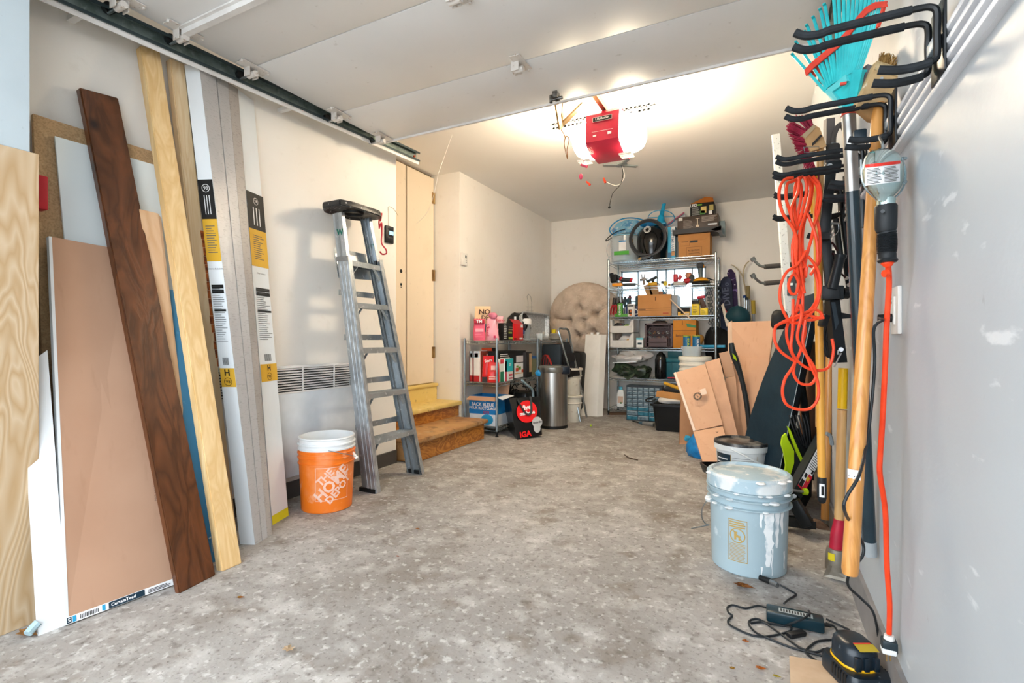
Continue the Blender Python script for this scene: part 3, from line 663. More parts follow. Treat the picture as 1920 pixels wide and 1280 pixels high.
b = B(); rail(b, Lb + bdx, Lt + bdt, .042); b.obj('rear_rail', alu, t); b = B(); rail(b, Rb + bdx, Rt + bdt, .042, inward=-1); b.obj('rear_rail', alu, t)
b = B(); rail(b, Lb, Lt, .056); b.obj('front_rail', alu, t); b = B(); rail(b, Rb, Rt, .056, inward=-1); b.obj('front_rail', alu, t)
# outer sleeve on the lower part
fr = .84
for (p, q_, s_) in ((Lb, Lt, -1), (Rb, Rt, 1)):
    b = B(); o_ = V((.004, s_ * .008, 0)); e_ = p + (q_ - p) * fr; rail(b, p + o_, e_ + o_, .082, .03, inward=-s_)
    for k in range(3): b.beam(p + o_ + V((-.028 + k * .028, s_ * .002, 0)), e_ + o_ + V((-.028 + k * .028, s_ * .002, 0)), .006, .004, (1, 0, 0))
    b.obj('lower_rail', alu2, t)
def on(z, off=V((0, 0, 0))):
    k = z / 1.69; return Lb + (Lt - Lb) * k + off, Rb + (Rt - Rb) * k + off
for z in (.31, .585, .86, 1.135, 1.39):
    a, c = on(z); b = B(); b.box(mid(a, c), (.085, c.y - a.y - .01, .003), Matrix.Identity(3)); b.box(mid(a, c) + V((.042, 0, -.014)), (.003, c.y - a.y - .01, .03)); b.box(mid(a, c) + V((-.042, 0, -.012)), (.003, c.y - a.y - .01, .026))
    for k in range(6): b.box(mid(a, c) + V((-.035 + k * .014, 0, .003)), (.003, c.y - a.y - .012, .003))
    b.obj('step', alu, t)
    a, c = on(z + .07, V((-.075, 0, 0))); b = B(); b.box(mid(a, c), (.004, c.y - a.y - .01, .035)); b.obj('rear_brace', alu, t)
    b = B(); a, c = on(z); b.beam(a + V((.03, .01, -.10)), a + V((.03, .08, -.015)), .018, .003, (1, 0, 0)); b.obj('diagonal_brace', alu, t); b = B(); b.beam(c + V((.03, -.01, -.10)), c + V((.03, -.08, -.015)), .018, .003, (1, 0, 0)); b.obj('diagonal_brace', alu, t)
a, c = on(1.45, V((-.07, 0, 0))); a2, c2 = on(1.30, V((-.06, 0, 0))); B().slab([a, c, c2, a2], .003).obj('back_panel', alu, t)
capm = layered('paint splashed black plastic', '#1d1e20', [('#e0e0de', 55, .64, .68, .8), ('#33363a', 10, .5, .7, .5)], rough=.4)
cc = mid(Lt, Rt) + V((-.02, .0, .02)); b = B()
out = [(-.105, -.12), (-.105, .10), (-.05, .185), (.09, .18), (.14, .11), (.14, -.12), (.11, -.20), (-.03, -.20)]
b.rings([[cc + V((x * s_, y * s_, z)) for x, y in out] for z, s_ in ((.010, .80), (.002, .86), (-.010, .94), (-.010, 1), (.020, 1.0), (.028, .96))]); bmesh.ops.bevel(b.bm, geom=b.bm.edges[:], offset=.005, segments=2, affect='EDGES')
cp = b.obj('top_cap', capm, t)
b = B(); b.lathe([(.05, 0), (.055, -.012), (.06, -.012), (.065, 0)], cc + V((0, .02, .008)), 24); b.obj('cap_rim', black, cp)
b = B(); b.box(Lb + V((-.03, 0, .012)), (.125, .03, .025)); b.obj('foot', black, t); b = B(); b.box(Rb + V((-.03, 0, .012)), (.125, .03, .025)); b.obj('foot', black, t)
a, c = on(1.41); b = B(); b.box(a + V((0, -.012, 0)), (.095, .006, .03)); b.obj('clip', steel, t)
b = B(); b.box(c + V((.0, .01, .0)), (.05, .03, .035), bev=.006); b.obj('clip', black, t, label='black plastic clip')
gp = mat('green sticker', '#0d6e5c')
for a_ in (Lb + (Lt - Lb) * .93, Rb + (Rt - Rb) * .90):
    text('W', plane_map(a_ + V((0, -.002, 0)), (1, 0, 0), (0, 0, 1), .05, .001), gp, t, bold=.03)
# red hook hanging from the cap
h0 = cc + V((.06, .19, -.01)); b = B()
b.tube(spline([h0 + V((.02, -.01, -.01)), h0 + V((.02, 0, .035)), h0 + V((.0, .02, .045)), h0 + V((-.01, .01, .0)), h0 + V((.01, -.01, -.05)), h0 + V((.02, -.02, -.055)), h0 + V((.02, .0, -.02)), h0 + V((.012, .012, -.08)), h0 + V((.012, .01, -.15)), h0 + V((.03, .03, -.19)), h0 + V((.03, .035, -.215)), h0 + V((.01, .02, -.222)), h0 + V((.0, .005, -.205))]), .005, 7)
tag(b.obj('s_hook', mat('red coated hook', '#c02434', rough=.35)), 'red coated hook hanging from the ladder top cap', 'hook')

# ------------------------------------------------------------------ helpers for shelf goods
RT, BK = V((ca, sa, 0)), V((-sa, ca, 0))     # directions square to the line of sight, for things turned to the door
UP = V((0, 0, 1))
def frame(kind):
    return (V((1, 0, 0)), V((0, 1, 0))) if kind == 'room' else (RT, BK) if kind == 'cam' else kind
def span(px0, px1, py, Y=None, D=None, X=None, z0=0):
    """left and right points of a front face from photo columns, and the height of its top edge"""
    a = at(px0, CY, Y=Y, D=D, X=X); c = at(px1, CY, Y=Y, D=D, X=X); z = at((px0 + px1) / 2, py, Y=Y, D=D, X=X).z
    a.z = c.z = z0; return a, c, z
def carton(name, label, cat, px0, px1, py, z0, depth, m, Y=None, D=None, X=None, prints=(), bev=.002, group=None, part='box', back=None):
    a, c, z1 = span(px0, px1, py, Y, D, X, z0); r = (c - a); w_ = r.length; r.normalize(); bk_ = back or V((-r.y, r.x, 0)); h = z1 - z0
    t = thing(name, label, cat, mid(a, c) + bk_ * depth / 2, group)
    R = Matrix((r, bk_, UP)).transposed()
    o = B().box(mid(a, c) + bk_ * depth / 2 + UP * h / 2, (w_, depth, h), R, bev).obj(part, m, t)
    f = lambda u, v, out=.0015: a + r * (u * w_) + UP * (v * h) - bk_ * out
    for p in prints:
        if p[0] == 'q': quads([p[1]], lambda x, y: f(x, y), p[2], t, 'printed_patch')
        elif p[0] == 'r': quads(p[1], lambda x, y: f(x, y, .0025), p[2], t, 'printed_lines')
        elif p[0] == 't': text(p[1], (lambda p: lambda x, y: a + r * (p[2] * w_ + x * p[4]) + UP * (p[3] * h + y * p[4]) - bk_ * .003)(p), p[5], t, bold=.02)
    t['_'] = 0; del t['_']
    return t, a, r, bk_, w_, h, f
def pouch(c, w_, d, h, rt=RT, bk=BK, top=.12, n=20, m_=9, wr=.006, seed=0, lean=0, topw=.9, bottomw=1):
    c = V(c); rr = []
    for i in range(m_):
        v = i / (m_ - 1); e = 1 - v; dd = d * (top + (1 - top) * min(1, e * 1.6) ** .7) * (.75 + .25 * min(1, v * 6)); ww = w_ * (bottomw + (topw - bottomw) * v) * (.94 + .06 * min(1, v * 6))
        ring = []
        for k in range(n):
            a = 2 * PI * k / n; x = math.copysign(abs(math.cos(a)) ** .6, math.cos(a)) * ww / 2; y = math.copysign(abs(math.sin(a)) ** .6, math.sin(a)) * dd / 2
            ring.append(c + rt * (x + lean * v) + bk * y + UP * (v * h))
        rr.append(ring)
    b = B().rings(rr)
    for q in b.bm.verts:
        s_ = noise.noise(q.co * 22 + V((seed * 5, 0, 0))); k = min(1, (q.co.z - c.z) / h * 3)
        q.co += (rt * s_ + bk * noise.noise(q.co * 18 + V((0, seed * 9, 4)))) * wr * k
    return b
def lump(c, sc, n=14, amp=.02, freq=9, seed=0):
    b = B().sphere((0, 0, 0), 1, n)
    for v in b.bm.verts:
        p = Vector((v.co.x * sc[0], v.co.y * sc[1], v.co.z * sc[2]))
        dsp = noise.noise(p * freq + V((seed * 3.3, seed, 1))) * amp + noise.noise(p * freq * 2.7 + V((seed, 5, 1))) * amp * .4
        v.co = V(c) + p + v.co.normalized() * dsp
    return b
def cloth(name, base, dark, sheen=0, rough=.8, scale=14, bump=.6):
    return mat(name, base, dark, rough=rough, scale=scale, bump=bump, sheen=sheen)
def put(b, name, m, label, cat, group=None, smooth=35): return tag(b.obj(name, m, None, smooth), label, cat, group)

chrome = mat('chrome wire', '#b9c2c6', '#8e979b', rough=.25, metal=.85)
post_m = mat('grey steel post', '#9aa5ab', '#7e888d', rough=.35, metal=.8)
blackm = mat('matt black', '#141416', '#0c0c0d', rough=.6)
gloss_black = mat('glossy black', '#101114', '#0b0c0e', rough=.15, coat=.4)

def wire_unit(name, label, x0, x1, y0, y1, levels, along, pm, wm_, h, feet=True, pitch=.028, post_r=.0125):
    t = thing(name, label, 'shelf', ((x0 + x1) / 2, (y0 + y1) / 2, 0))
    for x in (x0, x1):
        for y in (y0, y1):
            p = B().cyl((x, y, .03), (x, y, h), post_r, n=14).obj('post', pm, t)
            b = B(); b.cyl((x, y, h), (x, y, h + .012), post_r * 1.15, post_r * .7, 12); b.obj('cap', post_m, p)
            B().lathe([(0, 0), (.016, 0), (.016, .008), (.008, .012), (.013, .03), (.015, .05), (0, .05)], (x, y, 0), 12).obj('foot', black, p)
    for z in levels:
        b = B()
        for dz in (0, -.028):
            for y in (y0, y1): b.cyl((x0, y, z + dz), (x1, y, z + dz), .0035, n=6)
            for x in (x0, x1): b.cyl((x, y0, z + dz), (x, y1, z + dz), .0035, n=6)
        d = b.obj('shelf_frame', wm_, t); d['kind'] = 'stuff'
        b = B()
        if along == 'x':
            n = int((x1 - x0) / pitch)
            for i in range(1, n): x = x0 + (x1 - x0) * i / n; b.cyl((x, y0, z + .003), (x, y1, z + .003), .0018, n=4)
            for k in (1, 2): y = y0 + (y1 - y0) * k / 3; b.cyl((x0, y, z - .002), (x1, y, z - .002), .003, n=4)
            m = int((x1 - x0) / .03)
            for y in (y0, y1):
                b.tube([(x0 + (x1 - x0) * i / m, y, z - (.028 if i % 2 else 0)) for i in range(m + 1)], .002, 4)
        else:
            n = int((y1 - y0) / pitch)
            for i in range(1, n): y = y0 + (y1 - y0) * i / n; b.cyl((x0, y, z + .003), (x1, y, z + .003), .0018, n=4)
            for k in (1, 2): x = x0 + (x1 - x0) * k / 3; b.cyl((x, y0, z - .002), (x, y1, z - .002), .003, n=4)
            m = int((y1 - y0) / .03)
            for x in (x0, x1):
                for i in range(m): b.cyl((x, y0 + (y1 - y0) * i / m, z), (x, y0 + (y1 - y0) * i / m, z - .028), .002, n=4)
        d = b.obj('shelf_wires', wm_, t); d['kind'] = 'stuff'
    return t
wire_unit('wire_shelf', 'tall five foot wide chrome wire shelf in front of the glass block window', -1.668, -.462, 5.90, 6.34, [1.845, 1.528, 1.18, .81, .448, .08], 'x', chrome, chrome, 1.87)
wire_unit('low_wire_shelf', 'low grey wire shelf beside the door steps, nearest the steps', -2.58, -2.225, 4.09, 5.03, [.90, .50, .08], 'y', post_m, chrome, .915)
wire_unit('low_wire_shelf', 'second low wire shelf, between the steel bin and the round cushion', -2.58, -2.225, 5.06, 5.95, [.90, .50, .08], 'y', post_m, chrome, .915)

# ------------------------------------------------------------------ goods on the low shelf, top
K = {}
def C(h, rough=.5, **k):
    if h not in K: K[h] = mat('plain ' + h, h, None, rough=rough, **k)
    return K[h]
Z1 = .906
c = at(904, 640, X=-2.42); c.z = Z1
t = thing('treat_bag', 'tall peach treat bag with brown lettering, back left on the low shelf', 'bag', c + BK * .10)
pouch(c + BK * .10, .17, .06, .335, seed=1).obj('bag', C('#f0c9a0'), t)
f = plane_map(c + BK * .066 + UP * .26, RT, UP, 1)
text('NO', plane_map(c + BK * .068 + UP * .275 + RT * .02, RT, UP, .07), C('#4a2c1c'), t, bold=.02); text('DE', plane_map(c + BK * .066 + UP * .22 + RT * .025, RT, UP, .06), C('#4a2c1c'), t, bold=.02)
text('TREAT', plane_map(c + BK * .064 + UP * .205 - RT * .045, RT, UP, .028), C('#c3486a'), t)
lump(c + BK * .075 + UP * .12 + RT * .03, (.045, .02, .05), 10, .008, 20).obj('printed_fruit', C('#5f86ad'), t)
c = at(899, 640, X=-2.38); c.z = Z1
t = thing('snack_bag', 'crimson and pink snack bag, leftmost in front of the peach bag', 'bag', c)
pouch(c, .115, .06, .20, seed=2, topw=.95).obj('bag', C('#e8607c', .35), t)
B().box(c - BK * .03 + UP * .175, (.10, .02, .035), Matrix((RT, BK, UP)).transposed(), .004).obj('printed_top', C('#b3243a', .3), t)
text('TM', plane_map(c - BK * .04 + UP * .175, RT, UP, .04), wm, t, bold=.03)
quads([(-.04, .03, .04, .034), (-.04, .05, .02, .054), (-.035, .08, .04, .11)], plane_map(c - BK * .036, RT, UP, 1), C('#f7a6b4'), t)
c = at(922, 640, X=-2.33); c.z = Z1
t = thing('snack_bag', 'light pink crumpled snack bag with twisted top, middle of the low shelf front', 'bag', c)
pouch(c, .15, .08, .21, seed=3, topw=.55, wr=.012).obj('bag', C('#f2a7b6', .3), t)
lump(c + UP * .235 + RT * .01, (.05, .03, .035), 12, .012, 18, 3).obj('twisted_top', C('#d97f96', .35), t)
text('G', plane_map(c - BK * .05 + UP * .13 - RT * .035, RT, UP, .05), C('#c22a55'), t, bold=.03); text('puree', plane_map(c - BK * .05 + UP * .08 - RT * .04, UP, -RT, .035), C('#c22a55'), t, bold=.02)
quads([(.02, .02, .04, .045)], plane_map(c - BK * .05, RT, UP, 1), C('#c22a55'), t)
c = at(934, 640, X=-2.36); c.z = Z1
t = thing('snack_bag', 'pale pink narrow bag with red lettering, right of the crumpled pink bag', 'bag', c + BK * .02)
pouch(c + BK * .02, .11, .05, .24, seed=4, topw=.95).obj('bag', C('#f6bcc6', .3), t)
text('Namo', plane_map(c - BK * .012 + UP * .20 + RT * .012, RT, UP, .042), C('#cc3a52'), t, bold=.02)
# black bin bag heap
c = at(972, 640, X=-2.42); c.z = Z1
b = lump(c + UP * .13, (.14, .11, .19), 20, .05, 9, 4); 
for v in b.bm.verts: v.co.z = max(v.co.z, Z1 + .002)
put(b, 'bin_bag', mat('black bin bag', '#15161a', '#08080a', rough=.25, bump=.8, scale=20), 'crumpled black bin bag heaped at the back of the low shelf', 'bag')
carton('game_box', 'black box with small printed pictures, left of the red box on the low shelf', 'box', 942, 964, 606, Z1, .06, blackm, X=-2.27, back=V((-.96, .28, 0)), prints=[('r', lines(.1, .1, .35, .95, 9, .5, .2), C('#c9c9c9')), ('r', [(.5, .05, .95, .2), (.5, .4, .8, .5)], C('#8d9a46')), ('r', [(.5, .6, .9, .65), (.55, .75, .9, .8)], C('#9a8660'))])
t, a, r, bk_, w_, h, f = carton('red_box', 'bright red opened box with black side, right of the black printed box', 'box', 963, 981, 607, Z1, .06, C('#d3141c', .35), X=-2.26, prints=[('q', (.72, .78, .95, .97), wm), ('q', (.6, .05, .9, .15), wm), ('q', (.05, .05, .3, .12), bk)])
B().slab([a + UP * h, a + r * w_ + UP * h, a + r * (w_ * .75) + UP * (h + .045) + bk_ * .03, a - r * .03 + UP * (h + .045) + bk_ * .03], .002).obj('flap', C('#b30f18', .35), t)
c = at(985, 640, X=-2.33); c.z = Z1
t = thing('water_filter', 'clear water jug with rounded white lid, right of the red box', 'jug', c)
clear = bpy.data.materials.new('clear plastic'); clear.use_nodes = True; pb = clear.node_tree.nodes['Principled BSDF']
_, hh = noisefac(clear.node_tree, 30, 0, 1); pb.inputs['Base Color'].default_value = (.75, .82, .86, 1); pb.inputs['Alpha'].default_value = .32; pb.inputs['Roughness'].default_value = .12
bp = clear.node_tree.nodes.new('ShaderNodeBump'); bp.inputs['Strength'].default_value = .3; clear.node_tree.links.new(hh, bp.inputs['Height']); clear.node_tree.links.new(bp.outputs[0], pb.inputs['Normal'])
B().lathe([(0, .002), (.05, .002), (.058, .02), (.062, .19)], c, 20).obj('jug', clear, t)
B().lathe([(.064, .17), (.068, .175), (.068, .215), (.06, .235), (0, .24)], c, 20).obj('lid', C('#f0f1f0', .3), t)
B().box(c - BK * .055 - RT * .02 + UP * .13, (.022, .012, .13), Matrix((RT, BK, UP)).transposed(), .003).obj('blue_strip', C('#2b4f8c', .3), t)
B().box(c + UP * .1 + RT * .01, (.06, .06, .14)).obj('filter', C('#2b2d33'), t)
c = at(966, 640, X=-2.34); c.z = Z1
b = B().lathe([(0, 0), (.02, 0), (.022, .16), (.02, .19), (.012, .2), (.012, .25), (0, .25)], c, 12)
put(b, 'spray_bottle', C('#dfe3e6', .3), 'slim white bottle standing before the black bin bag', 'bottle')
# foil tray on edge
foil = mat('aluminium foil', '#dadde0', '#aeb2b5', scale=70, rough=.35, metal=.6, bump=1)
p0, p1 = at(978, 632, X=-2.32), at(1030, 630, X=-2.32); p0.z = p1.z = Z1
r = (p1 - p0).normalized(); w_ = (p1 - p0).length; b = B(); h = .315; rr = []
nb = V((-r.y, r.x, 0))
def rrect(w_, h, rad, n=5):
    o = []
    for cx, cy, a0 in ((w_ / 2 - rad, h / 2 - rad, 0), (-w_ / 2 + rad, h / 2 - rad, 90), (-w_ / 2 + rad, -h / 2 + rad, 180), (w_ / 2 - rad, -h / 2 + rad, 270)):
        for i in range(n): a = math.radians(a0 + 90 * i / (n - 1)); o.append((cx + rad * math.cos(a), cy + rad * math.sin(a)))
    return o
for ins, dp in ((-.0, 0), (.006, -.006), (.018, 0), (.028, .045), (.05, .048)):
    rr.append([mid(p0, p1) + UP * (h / 2) + r * x + UP * y + nb * dp for x, y in rrect(w_ - 2 * ins, h - 2 * ins, .05)])
b.rings(rr, cap=False); b.bm.faces.new(b.bm.verts[-20:] if False else [b.bm.verts[i] for i in range(len(b.bm.verts) - 20, len(b.bm.verts))] if b.bm.verts.ensure_lookup_table() is None else [])
b.noise(.003, 40)
put(b, 'foil_tray', foil, 'crinkled foil roasting tray standing on edge beside the black bin bag', 'tray')
b = B(); q = at(990, 600, X=-2.5)
for dx in (0, .035): b.tube([at(990 + dx * 200, 628, X=-2.46), at(990 + dx * 200, 565, X=-2.46)], .0025, 5)
b.tube([at(990, 565, X=-2.46), at(988, 556, X=-2.46), at(991, 551, X=-2.46), at(995, 556, X=-2.46), at(997, 566, X=-2.46)], .0025, 5)
for k in range(5): b.tube([at(986, 575 + k * 8, X=-2.46), at(1000, 575 + k * 8, X=-2.46)], .0018, 4)
put(b, 'wire_rack', chrome, 'thin wire rack with loop handle standing behind the foil tray', 'rack')
white_china = C('#ece9e2', .25)
c = at(1041, 640, X=-2.38); c.z = Z1
for i in range(7):
    b = B().lathe([(0, 0), (.05, 0), (.078, .012), (.076, .014), (.048, .004), (0, .004)], c + UP * (i * .011), 24)
    put(b, 'plate', white_china, ['lowest white plate', 'second white plate from the bottom', 'third white plate from the bottom', 'fourth white plate, the middle one,', 'third white plate from the top', 'second white plate from the top', 'topmost white plate'][i] + ' in the stack right of the foil tray', 'plate', 'plates stacked on the low shelf')
t = thing('mug', 'small yellow cup on top of the stacked plates', 'cup', c + UP * .09)
B().lathe([(0, 0), (.024, 0), (.03, .05), (.027, .05), (.022, .004), (0, .004)], c + UP * .085 - RT * .02, 16).obj('cup', C('#e8d52e', .4), t)
B().lathe([(0, 0), (.018, 0), (.022, .03), (0, .03)], c + UP * .085 + RT * .03, 12).obj('beaker', C('#d9c3a4', .5), t)
c = at(1008, 640, X=-2.45); c.z = Z1
put(B().lathe([(0, 0), (.05, 0), (.085, .06), (.09, .10), (.086, .10), (.08, .06), (.045, .006), (0, .006)], c, 24), 'mixing_bowl', C('#e9e6df', .3), 'white bowl inside the arch of the foil tray', 'bowl')
c = at(1012, 640, X=-2.28); c.z = Z1
put(B().lathe([(0, 0), (.032, 0), (.045, .075), (.043, .075), (.03, .004), (0, .004)], c, 20), 'plastic_tub', clear, 'small clear plastic tub in front of the foil tray', 'tub')

# middle deck
Z2 = .506
def onshelf(px, X, z): c = at(px, 640, X=X); c.z = z; return c
for i, (p0, p1, lb) in enumerate([(880, 886, 'narrow white and red cracker box, leftmost on the middle deck'), (886, 899, 'white and red cracker box, second from the left on the middle deck')]):
    carton('cracker_box', lb, 'box', p0, p1, 658, Z2, .20, C('#ece7e2'), Y=4.13, prints=[('q', (0, 0, 1, .2), C('#b3272c')), ('q', (0, .0, .18, 1), C('#7d1f1c')), ('q', (.0, .78, 1, 1), C('#c9d9e6')), ('q', (.3, .8, .8, .93), C('#c8452c'))], group=None)
carton('cracker_box', 'brown side of a third cracker box behind the silver crisp bag', 'box', 899, 906, 658, Z2, .20, C('#6d2a1c'), Y=4.15, prints=[('q', (0, 0, 1, .15), C('#c22a2a'))])
c = onshelf(907, -2.44, Z2)
t = thing('crisp_bag', 'silver and red crisp bag on the middle deck', 'bag', c)
pouch(c + UP * .10, .085, .05, .2, seed=5, topw=.8, bottomw=.9).obj('bag', C('#b9bcc2', .25), t)
text('Chat', plane_map(c - BK * .033 + UP * .21, RT, UP, .045, rot=.2), C('#c0202c'), t, bold=.03)
carton('tea_box', 'black box with orange lid at the back of the middle deck', 'box', 903, 922, 652, Z2 + .18, .12, blackm, Y=4.32, prints=[('q', (0, .78, 1, 1), C('#d9502a')), ('t', 'IRON', .4, .5, .022, wm)])
carton('storage_box', 'dark plain box under the tea box on the middle deck', 'box', 900, 924, 672, Z2, .14, C('#3a2d2a'), Y=4.32)
c = onshelf(916, -2.36, Z2)
t = thing('snack_bag', 'red snack bag with yellow drawing on the middle deck', 'bag', c)
pouch(c, .13, .07, .25, seed=6, topw=.8).obj('bag', C('#d8242c', .28), t)
text('Stars', plane_map(c - BK * .04 + UP * .205, RT, UP, .036, rot=.2), wm, t, bold=.02)
lump(c - BK * .034 + UP * .08 + RT * .01, (.022, .006, .06), 10, .01, 30).obj('printed_figure', C('#e4c636'), t); quads([(-.06, .0, .06, .05)], plane_map(c - BK * .042, RT, UP, 1), C('#26201f'), t)
c = onshelf(925, -2.29, Z2)
t = thing('snack_bag', 'glossy bright red bag at the corner post of the middle deck', 'bag', c)
pouch(c, .12, .07, .19, seed=7, topw=.85).obj('bag', C('#e5302a', .25), t)
quads([(-.02, .12, .03, .16), (-.04, .03, .04, .04), (-.04, .05, .03, .06)], plane_map(c - BK * .042, RT, UP, 1), C('#f2b7ae'), t)
carton('steamer_box', 'large black appliance box with a white cooking pot picture on the middle deck', 'box', 934, 986, 658, Z2, .26, blackm, X=-2.30, prints=[('r', lines(.06, .70, .45, .95, 4, .4, .4), wm), ('q', (.55, .02, .98, .55), C('#eef0f2')), ('r', [(.60, .25, .70, .38), (.82, .2, .92, .3)], C('#c94b2f')), ('r', [(.7, .3, .8, .42), (.62, .40, .7, .46)], C('#6f9c3c')), ('q', (.62, .58, .9, .82), C('#d5d0d6')), ('r', [(.56, .16, .97, .19)], C('#d8a04e'))])
carton('biscuit_box', 'slim white and green box right of the corner post on the middle deck', 'box', 938, 947, 673, Z2, .05, C('#dfe5df'), X=-2.25, prints=[('q', (0, .0, 1, .45), C('#1e7a54')), ('q', (0, .8, 1, 1), C('#cc3c48'))])
carton('pasta_box', 'turquoise and white box with red lettering in front of the black appliance box', 'box', 947, 962, 672, Z2, .05, C('#e7ecea'), X=-2.235, prints=[('q', (0, .42, 1, 1), C('#28b2bc')), ('q', (0, 0, .2, .9), C('#c33a50')), ('t', 'DS', .6, .72, .035, wm), ('r', [(.45, .08, .9, .14), (.45, .22, .9, .3)], C('#c33a50'))])
carton('photo_box', 'tall box with wooden picture print at the right end of the first shelf', 'box', 987, 997, 660, Z2, .2, C('#232021'), X=-2.26, prints=[('q', (.5, .2, 1, .95), C('#b79a78'))])
c = onshelf(1001, -2.36, Z2)
b = B().lathe([(0, 0), (.055, 0), (.06, .19), (0, .19)], c, 20)
t = thing('storage_jar', 'round jar with blue lid beside the photo printed box', 'jar', c); b.obj('jar', C('#8f8f6a', .3), t); B().lathe([(.0, .19), (.064, .19), (.064, .215), (0, .22)], c, 20).obj('lid', C('#3a72b8', .3), t)
c = onshelf(1024, -2.35, Z2)
t = thing('enamel_bowl', 'shallow white enamel bowl with blue rim on the second low shelf', 'bowl', c)
B().lathe([(0, 0), (.05, 0), (.10, .03), (.12, .034), (.118, .038), (.09, .03), (0, .008)], c + UP * .02, 24).obj('bowl', C('#e3e7ea', .3), t)
b = B()
for k in range(4):
    a = k * .5; b.tube(spline([c + UP * .04 + RT * (-.05 + k * .02), c + UP * .14 + RT * (-.06 + .03 * k), c + UP * .22 + RT * (-.01 + .01 * k), c + UP * .12 + RT * (.05 + .006 * k), c + UP * .05 + RT * .06]), .0025, 5)
put(b, 'wire_bundle', C('#c8362c', .4), 'loops of thin red wire above the enamel bowl', 'wire')
c = onshelf(1012, -2.45, .51)
put(B().box(c + V((.03, .55, .17)), (.26, .5, .34), bev=.02), 'dark_cooler', C('#3b4650'), 'dark slate box deep in the second low shelf', 'box')

# bottom deck: recycling bag box, tray, clutter, tote bag
a, c_, z1 = span(877, 932, 758, Y=4.115, z0=.09)
t = thing('bag_box', 'open blue and white box of recycling bags at the foot of the low shelf', 'box', mid(a, c_))
blu = C('#1f7fc4', .4); x0, x1 = a.x + .02, -2.245; y0 = 4.12
B().bx(x0, x1, y0, y0 + .24, .09, .26).obj('lower_box', C('#eef3f7', .4), t)
b = B(); b.bx(x0 - .004, x1 + .004, y0 - .004, y0, .20, .37); b.bx(x1, x1 + .004, y0, y0 + .24, .20, .37); b.bx(x0 - .004, x0, y0, y0 + .24, .20, .37); b.bx(x0, x1, y0 + .238, y0 + .242, .20, .37); b.obj('blue_sleeve', blu, t)
b = B(); b.slab([(x0, y0 + .24, .37), (x1, y0 + .24, .37), (x1 + .01, y0 + .27, .50), (x0 - .01, y0 + .27, .50)], .003); b.obj('flap', cardb, t)
B().slab([(x0, y0, .37), (x1, y0, .37), (x1 + .01, y0 - .05, .335), (x0 - .01, y0 - .05, .335)], .003).obj('flap', cardb, t)
B().slab([(x1, y0, .37), (x1, y0 + .24, .37), (x1 + .06, y0 + .25, .36), (x1 + .06, y0 + .01, .345)], .003).obj('flap', C('#e9eef2'), t, label='white side flap')
B().bx(x0 + .005, x1 - .005, y0 + .005, y0 + .23, .27, .30).obj('contents', darkcard, t)
f0 = V(((x0 + x1) / 2, y0 - .006, 0))
text('SACK BLEUE', plane_map(f0 + UP * .29, (1, 0, 0), UP, .045), wm, t, bold=.03); text('POUR RECYCLAGE', plane_map(f0 + UP * .255, (1, 0, 0), UP, .036), wm, t, bold=.03)
text('KIRKLAND', plane_map(f0 + UP * .325, (1, 0, 0), UP, .016), C('#d8dbe6'), t); text('QTE', plane_map(f0 + UP * .215 + V((.04, -.002, 0)), (1, 0, 0), UP, .035), C('#c9302c'), t, bold=.03)
b = B().lathe([(0, -.004), (.05, -.004), (.05, 0), (0, 0)], (0, 0, 0), 20)
for v in b.bm.verts: v.co = V((x1 - .10 + v.co.x * 1.3, y0 - .003 + v.co.z, .15 + v.co.y * 1.0))
b.obj('printed_bag', C('#2f9fd4'), t)
c = onshelf(955, -2.27, .09)
t = thing('cardboard_tray', 'small open cardboard tray holding bottles on the bottom deck', 'tray', c)
b = B(); R_ = Matrix((RT, BK, UP)).transposed()
for s_ in (-1, 1): b.box(c + RT * s_ * .10 + UP * .04, (.003, .12, .08), R_); b.box(c + BK * s_ * .06 + UP * .04, (.20, .003, .08), R_)
b.box(c + UP * .003, (.2, .12, .004), R_); b.obj('tray', cardb, t)
c1 = c - RT * .065 + UP * .01
t = thing('cleaner_bottle', 'blue bottle with white cap in the cardboard tray', 'bottle', c1); B().lathe([(0, 0), (.03, 0), (.032, .12), (.014, .16), (0, .16)], c1, 16).obj('bottle', C('#2f5a9c', .3), t); B().lathe([(0, .16), (.016, .16), (.016, .2), (0, .2)], c1, 12).obj('cap', C('#e8ecee'), t)
put(lump(c + RT * .02 + UP * .12, (.05, .045, .055), 12, .008, 14), 'green_pot', C('#1f8a4c', .4), 'round green container in the cardboard tray', 'container')
b = B()
for k in range(26):
    p = onshelf(950 + random.random() * 55, -2.3 - random.random() * .2, .3 + random.random() * .15); q = p + V((random.uniform(-.12, .12), random.uniform(-.12, .12), random.uniform(-.14, .06)))
    b.tube(spline([p, mid(p, q) + V((0, 0, .04)), q]), .006, 5)
d = b.obj('cable_tangle', C('#1c1e20', .4), None); d['kind'] = 'stuff'; tag(d, 'tangle of black cables and straps on the bottom deck behind the tote bag', 'cables')
c = onshelf(978, -2.38, .09); put(B().box(c + UP * .13, (.26, .3, .24), bev=.03).noise(.01, 8), 'appliance', C('#17191b', .35), 'dark appliance half hidden under the black cables', 'appliance')
b = B(); b.tube(spline([at(978, 712, X=-2.22), at(990, 723, X=-2.2), at(998, 730, X=-2.2), at(1000, 745, X=-2.2)]), .013, 8)
put(b, 'grey_hose', C('#9fb4bc', .4), 'bent grey plastic hose end rising behind the tote bag', 'hose')
